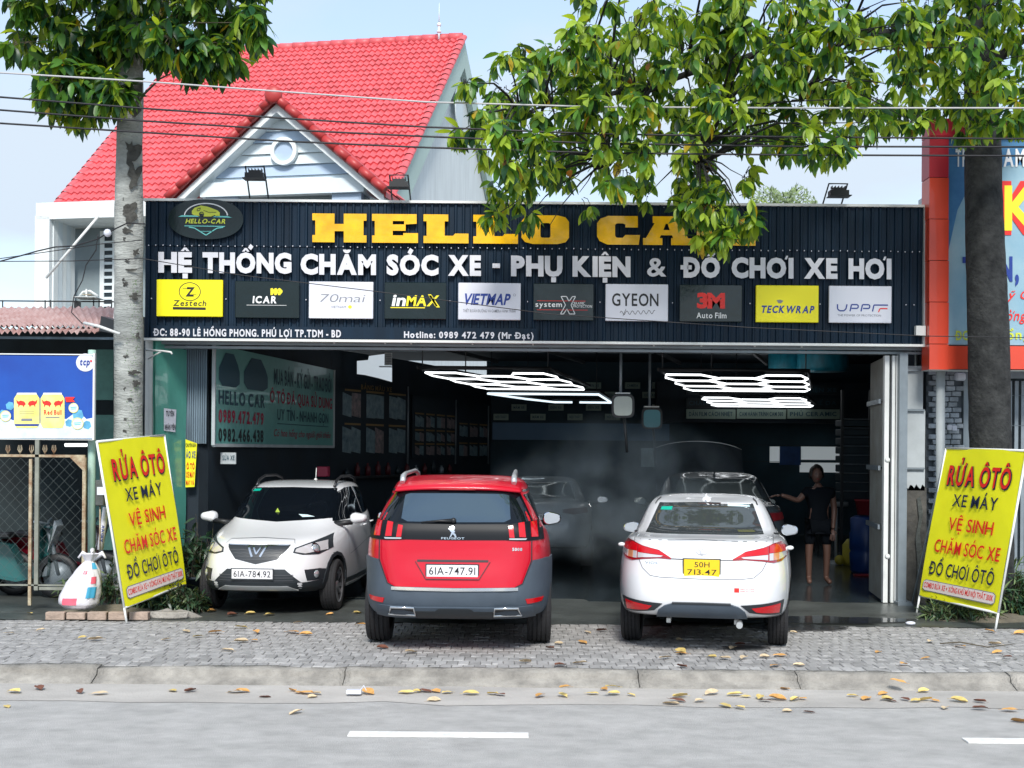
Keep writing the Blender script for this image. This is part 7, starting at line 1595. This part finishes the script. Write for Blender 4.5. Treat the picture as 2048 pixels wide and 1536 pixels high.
# refuse bag
mat('bag_white', (.66, .65, .70), .35, var=.08, vs=6, bump=.5, bs=12); mat('bag_blue', (.06, .35, .55), .4); mat('bag_pink', (.75, .12, .18), .4)
bc = G(160, 1216, .1); bc.z = .1; bag = thing('refuse_bag', 'knotted white plastic bag with blue and pink print on the planter bricks', 'bag', bc); mb = MB(); g = []
def bagp(v, a):
    r_ = [(.0, .0), (.17, .0), (.225, .06), (.225, .16), (.20, .27), (.165, .37), (.125, .46), (.08, .53), (.05, .57), (.075, .61), (.11, .66)]
    i = min(int(v*10), 9); t = v*10-i; rr_ = r_[i][0]*(1-t)+r_[i+1][0]*t; z = r_[i][1]*(1-t)+r_[i+1][1]*t
    k = 1+.12*noise.noise(Vector((math.cos(a)*1.5, math.sin(a)*1.5, z*4)))+.07*math.sin(a*9+z*10)*(z > .3)+.03*math.sin(a*17)
    return bc+Vector((rr_*math.cos(a)*k+.22*max(0, z-.1), rr_*.8*math.sin(a)*k, z*.92))
g = [[bagp(i/30, 2*math.pi*j/36) for j in range(37)] for i in range(31)]; mb.grid(g); bo = mb.build('bag_body', 'bag_white', bag)
for (v0, v1, a0_, a1_, m) in ((.28, .40, -1.1, -.5, 'bag_blue'), (.62, .74, -.9, -.3, 'bag_blue'), (.2, .28, -2.2, -1.5, 'bag_pink'), (.44, .52, -1.0, -.5, 'bag_pink'), (.55, .6, -1.6, -1.3, 'bag_pink')):
    mb = MB(); c_ = bc+Vector((.05, 0, .3)); mb.grid([[(lambda p: p+(p-c_).normalized()*.006)(bagp(v0+(v1-v0)*i/5, a0_+(a1_-a0_)*j/6)) for j in range(7)] for i in range(6)]); mb.build('bag_print', m, bag, fix=False)
mb = MB(); k = bagp(1, 0); 
for a in (.3, 1.6, 2.8): mb.tube([bc+Vector((.14, 0, .54)), bc+Vector((.14+.12*math.cos(a), -.02, .60+.05*math.sin(a))), bc+Vector((.14+.16*math.cos(a), -.04, .56))], [.03, .028, .012], 6)
mb.build('bag_knot', 'bag_white', bag)
mb = MB(); mb.tube([P(200, 1100, 14.7), P(207, 1050, 14.75), P(212, 1015, 14.8)], .035, 10); pp2 = tag(mb.build('plastic_pipe', 'bag_white'), 'short white plastic pipe with blue lettering above the refuse bag', 'pipe')
mb = MB(); f_ = lambda a, b, o=0: P(203+(b)*.06+a, 1085-b, 14.655)
write(mb, 'VIDAR', lambda a, b, o=0: P(200.5+b+.10*(a), 1084-a, 14.68), 0, 34, 0, 5, 0, .05); mb.build('lettering', 'ink_blue', pp2, fix=False)
mtr = thing('meter_box', 'grey meter box with a white paper label, hung left of the trunk', 'meter box', P(203, 1010, 14.5)); mb = MB(); mb.b2(P(190, 960, 14.5), P(214, 1011, 14.62)); mb.build('box', 'concrete', mtr, bevel=.01)
mb = MB(); mb.b2(P(194, 974, 14.485), P(212, 990, 14.5)); mb.build('paper_label', 'white_print', mtr); mb = MB(); mb.tube([P(200, 1011, 14.56), P(200, 1100, 14.6)], .01, 5); mb.tube([P(202, 960, 14.56), P(202, 905, 14.6)], .012, 5); mb.build('conduit', 'rust_metal', mtr)
# ============================================================ fallen leaves
mat('fall_yellow', (.66, .50, .17), .6, var=.25, vs=20, tint=.2); mat('fall_orange', (.62, .33, .10), .6, var=.25, vs=20, tint=.2); mat('fall_tan', (.60, .47, .30), .7, var=.25, vs=20, tint=.2); mat('fall_brown', (.16, .06, .035), .7, var=.3, vs=20, tint=.2)
rnd = random.Random(77); FM = ['fall_yellow', 'fall_orange', 'fall_tan', 'fall_brown']; fmesh = {}
for k in range(4):
    for v in range(3):
        n = 6; L_0 = .17; mb = MB(); g = []
        for i in range(n+1):
            t = i/n; hw_ = .042*math.sin(math.pi*min(1, t*.94+.03))**.7; z = .010+.010*math.sin(t*3+v)+(.016*t*t if v else 0); g.append([(L_0*(t-.5), -hw_, z+.011*(v+1)*.8*(hw_/.04)+.006*math.sin(9*t)), (L_0*(t-.5), 0, z), (L_0*(t-.5), hw_, z+.02*(v+.5)*(hw_/.04)+.005*math.cos(8*t))])
        mb.grid(g); mb.tube([(-L_0*.5, 0, .01), (-L_0*.5-.035, .004, .012)], .002, 3); fmesh[(k, v)] = mb.mesh('fallen_leaf', FM[k])
LEAF_POS = {'pave': [(60, 1228, 0), (190, 1280, 2), (165, 1276, 0), (82, 1261, 2), (20, 1267, 2), (425, 1223, 1), (405, 1222, 1), (465, 1231, 3), (540, 1231, 0), (502, 1228, 0), (660, 1229, 1), (595, 1246, 2), (482, 1256, 0), (430, 1266, 1), (332, 1280, 2), (482, 1284, 2), (508, 1281, 1), (585, 1265, 1), (612, 1270, 1), (455, 1302, 2), (512, 1265, 1), (372, 1263, 2), (395, 1274, 0), (715, 1227, 0), (722, 1250, 1), (765, 1297, 3), (822, 1306, 2), (1100, 1297, 3), (1118, 1288, 2), (1165, 1285, 1), (1175, 1265, 2), (1203, 1262, 3), (1050, 1325, 2), (1160, 1328, 2), (1121, 1332, 3), (1330, 1317, 2), (1360, 1305, 0), (1364, 1308, 1), (1360, 1282, 2), (1465, 1298, 2), (1480, 1290, 3), (1424, 1315, 0), (1450, 1318, 2), (1488, 1317, 2), (1530, 1315, 2), (1560, 1312, 1), (1550, 1332, 1), (1598, 1332, 2), (1588, 1266, 2), (1756, 1305, 1), (1808, 1330, 1), (1852, 1317, 1), (1860, 1284, 2), (1921, 1294, 1), (1978, 1263, 1), (1995, 1305, 1), (1990, 1289, 2), (2015, 1315, 3), (2040, 1268, 1), (1364, 1334, 3)],
            'gutter': [(28, 1385, 0), (78, 1378, 3), (160, 1385, 3), (200, 1388, 2), (345, 1382, 0), (380, 1383, 3), (470, 1385, 2), (485, 1384, 1), (585, 1382, 1), (598, 1386, 1), (612, 1387, 1), (632, 1388, 2), (735, 1387, 1), (812, 1386, 0), (835, 1384, 0), (850, 1383, 3), (872, 1383, 1), (895, 1386, 0), (942, 1389, 0), (985, 1389, 0), (1000, 1390, 3), (1080, 1393, 1), (1125, 1392, 0), (1130, 1376, 1), (1185, 1388, 0), (1208, 1380, 1), (1225, 1375, 0), (1228, 1388, 0), (1262, 1391, 0), (1360, 1394, 0), (1424, 1388, 2), (1470, 1391, 0), (1492, 1394, 0), (1520, 1396, 0), (1530, 1402, 3), (1555, 1399, 1), (1590, 1400, 0), (1605, 1398, 1), (1705, 1393, 0), (1732, 1398, 1), (1766, 1388, 1), (1775, 1400, 0), (1782, 1402, 3), (1832, 1403, 0), (1850, 1401, 0), (1870, 1402, 1), (1918, 1403, 0), (1960, 1404, 3), (1960, 1418, 3), (2020, 1421, 1), (1796, 1364, 1), (1848, 1384, 0), (1570, 1379, 1), (1450, 1412, 0), (1480, 1416, 0), (1400, 1403, 2), (1355, 1402, 3), (1810, 1400, 3)],
            'road': [(14, 1414, 0), (592, 1427, 2), (868, 1403, 2), (1575, 1424, 2), (1618, 1426, 3), (1890, 1418, 2), (2040, 1445, 1), (1342, 1410, 2), (530, 1396, 3), (625, 1396, 2)]}
COLW = ['yellow', 'orange', 'tan', 'dark brown']; PLW = {'pave': 'on the pavers', 'gutter': 'in the gutter', 'road': 'on the open road'}
LMK = [(0, 'below the mesh fence'), (180, 'before the left yellow board'), (400, 'before the white hatchback'), (700, 'behind the red car'), (1110, 'between the red and white cars'), (1245, 'behind the white saloon'), (1590, 'right of the white saloon'), (1800, 'before the right yellow board')]
ORDS = ['leftmost', 'second', 'third', 'fourth', 'fifth', 'sixth', 'seventh', 'eighth', 'ninth', 'tenth', 'eleventh', 'twelfth', 'thirteenth']; made = {}
for pl, lst in LEAF_POS.items():
    for (px, py, k) in lst:
        z = .004 if pl == 'pave' else (-.108 if pl == 'gutter' and py > 1377 else (-.03 if pl == 'gutter' else -.118)); c = G(px, py, z)
        o = bpy.data.objects.new('fallen_leaf', fmesh[(k, rnd.randrange(3))]); C.objects.link(o); o.location = c; s_ = rnd.uniform(.5, .85); o.scale = (s_, s_*1.2, s_*.8); o.rotation_euler = (rnd.uniform(-.12, .12), rnd.uniform(-.15, .15), rnd.uniform(-1.1, 1.1)+(3.14 if rnd.random() < .5 else 0))
        lm = [w for x, w in LMK if px >= x][-1]; made.setdefault((k, pl, lm), []).append((px, o))
for (k, pl, lm), os_ in made.items():
    os_.sort(key=lambda q: q[0]); n = len(os_)
    for i, (px, o) in enumerate(os_):
        lb = f'{COLW[k]} dry leaf {PLW[pl]}, {lm}' if n == 1 else (f'{ORDS[i]} {COLW[k]} dry leaf {PLW[pl]}, {lm}' if i == 0 else f'{ORDS[i]} {COLW[k]} leaf from left {PLW[pl]}, {lm}')
        tag(o, lb, 'leaf', f'{COLW[k]} fallen leaves {PLW[pl]}')
mb = MB(); c = G(1900, 1290); mb.tube([G(1880, 1291)+Vector((0, 0, .02)), c+Vector((.1, 0, .03)), G(1975, 1296)+Vector((0, 0, .01)), G(2028, 1290)+Vector((0, 0, .01))], [.006, .008, .006, .003], 5); tag(mb.build('fallen_twig', 'twig'), 'long thin fallen twig on the pavers before the right board', 'twig')
mb = MB(); c = G(708, 1388, -.1); mb.box(c+Vector((0, 0, .02)), (.12, .07, .03)); mb.tube([c+Vector((.05, 0, .03)), c+Vector((.08, 0, .07)), c+Vector((.1, 0, .03))], .005, 5); tag(mb.build('litter', 'white_print', bevel=.008), 'scrap of white litter in the gutter under the red car', 'litter')
mb = MB(); c = G(1821, 1250); mb.ball(c+Vector((0, 0, .02)), .05, 8, sc=(1.2, .8, .45)); tag(mb.build('litter', 'white_print'), 'crumpled white scrap on the concrete left of the right board', 'litter')
bpy.data.objects.remove(_to)
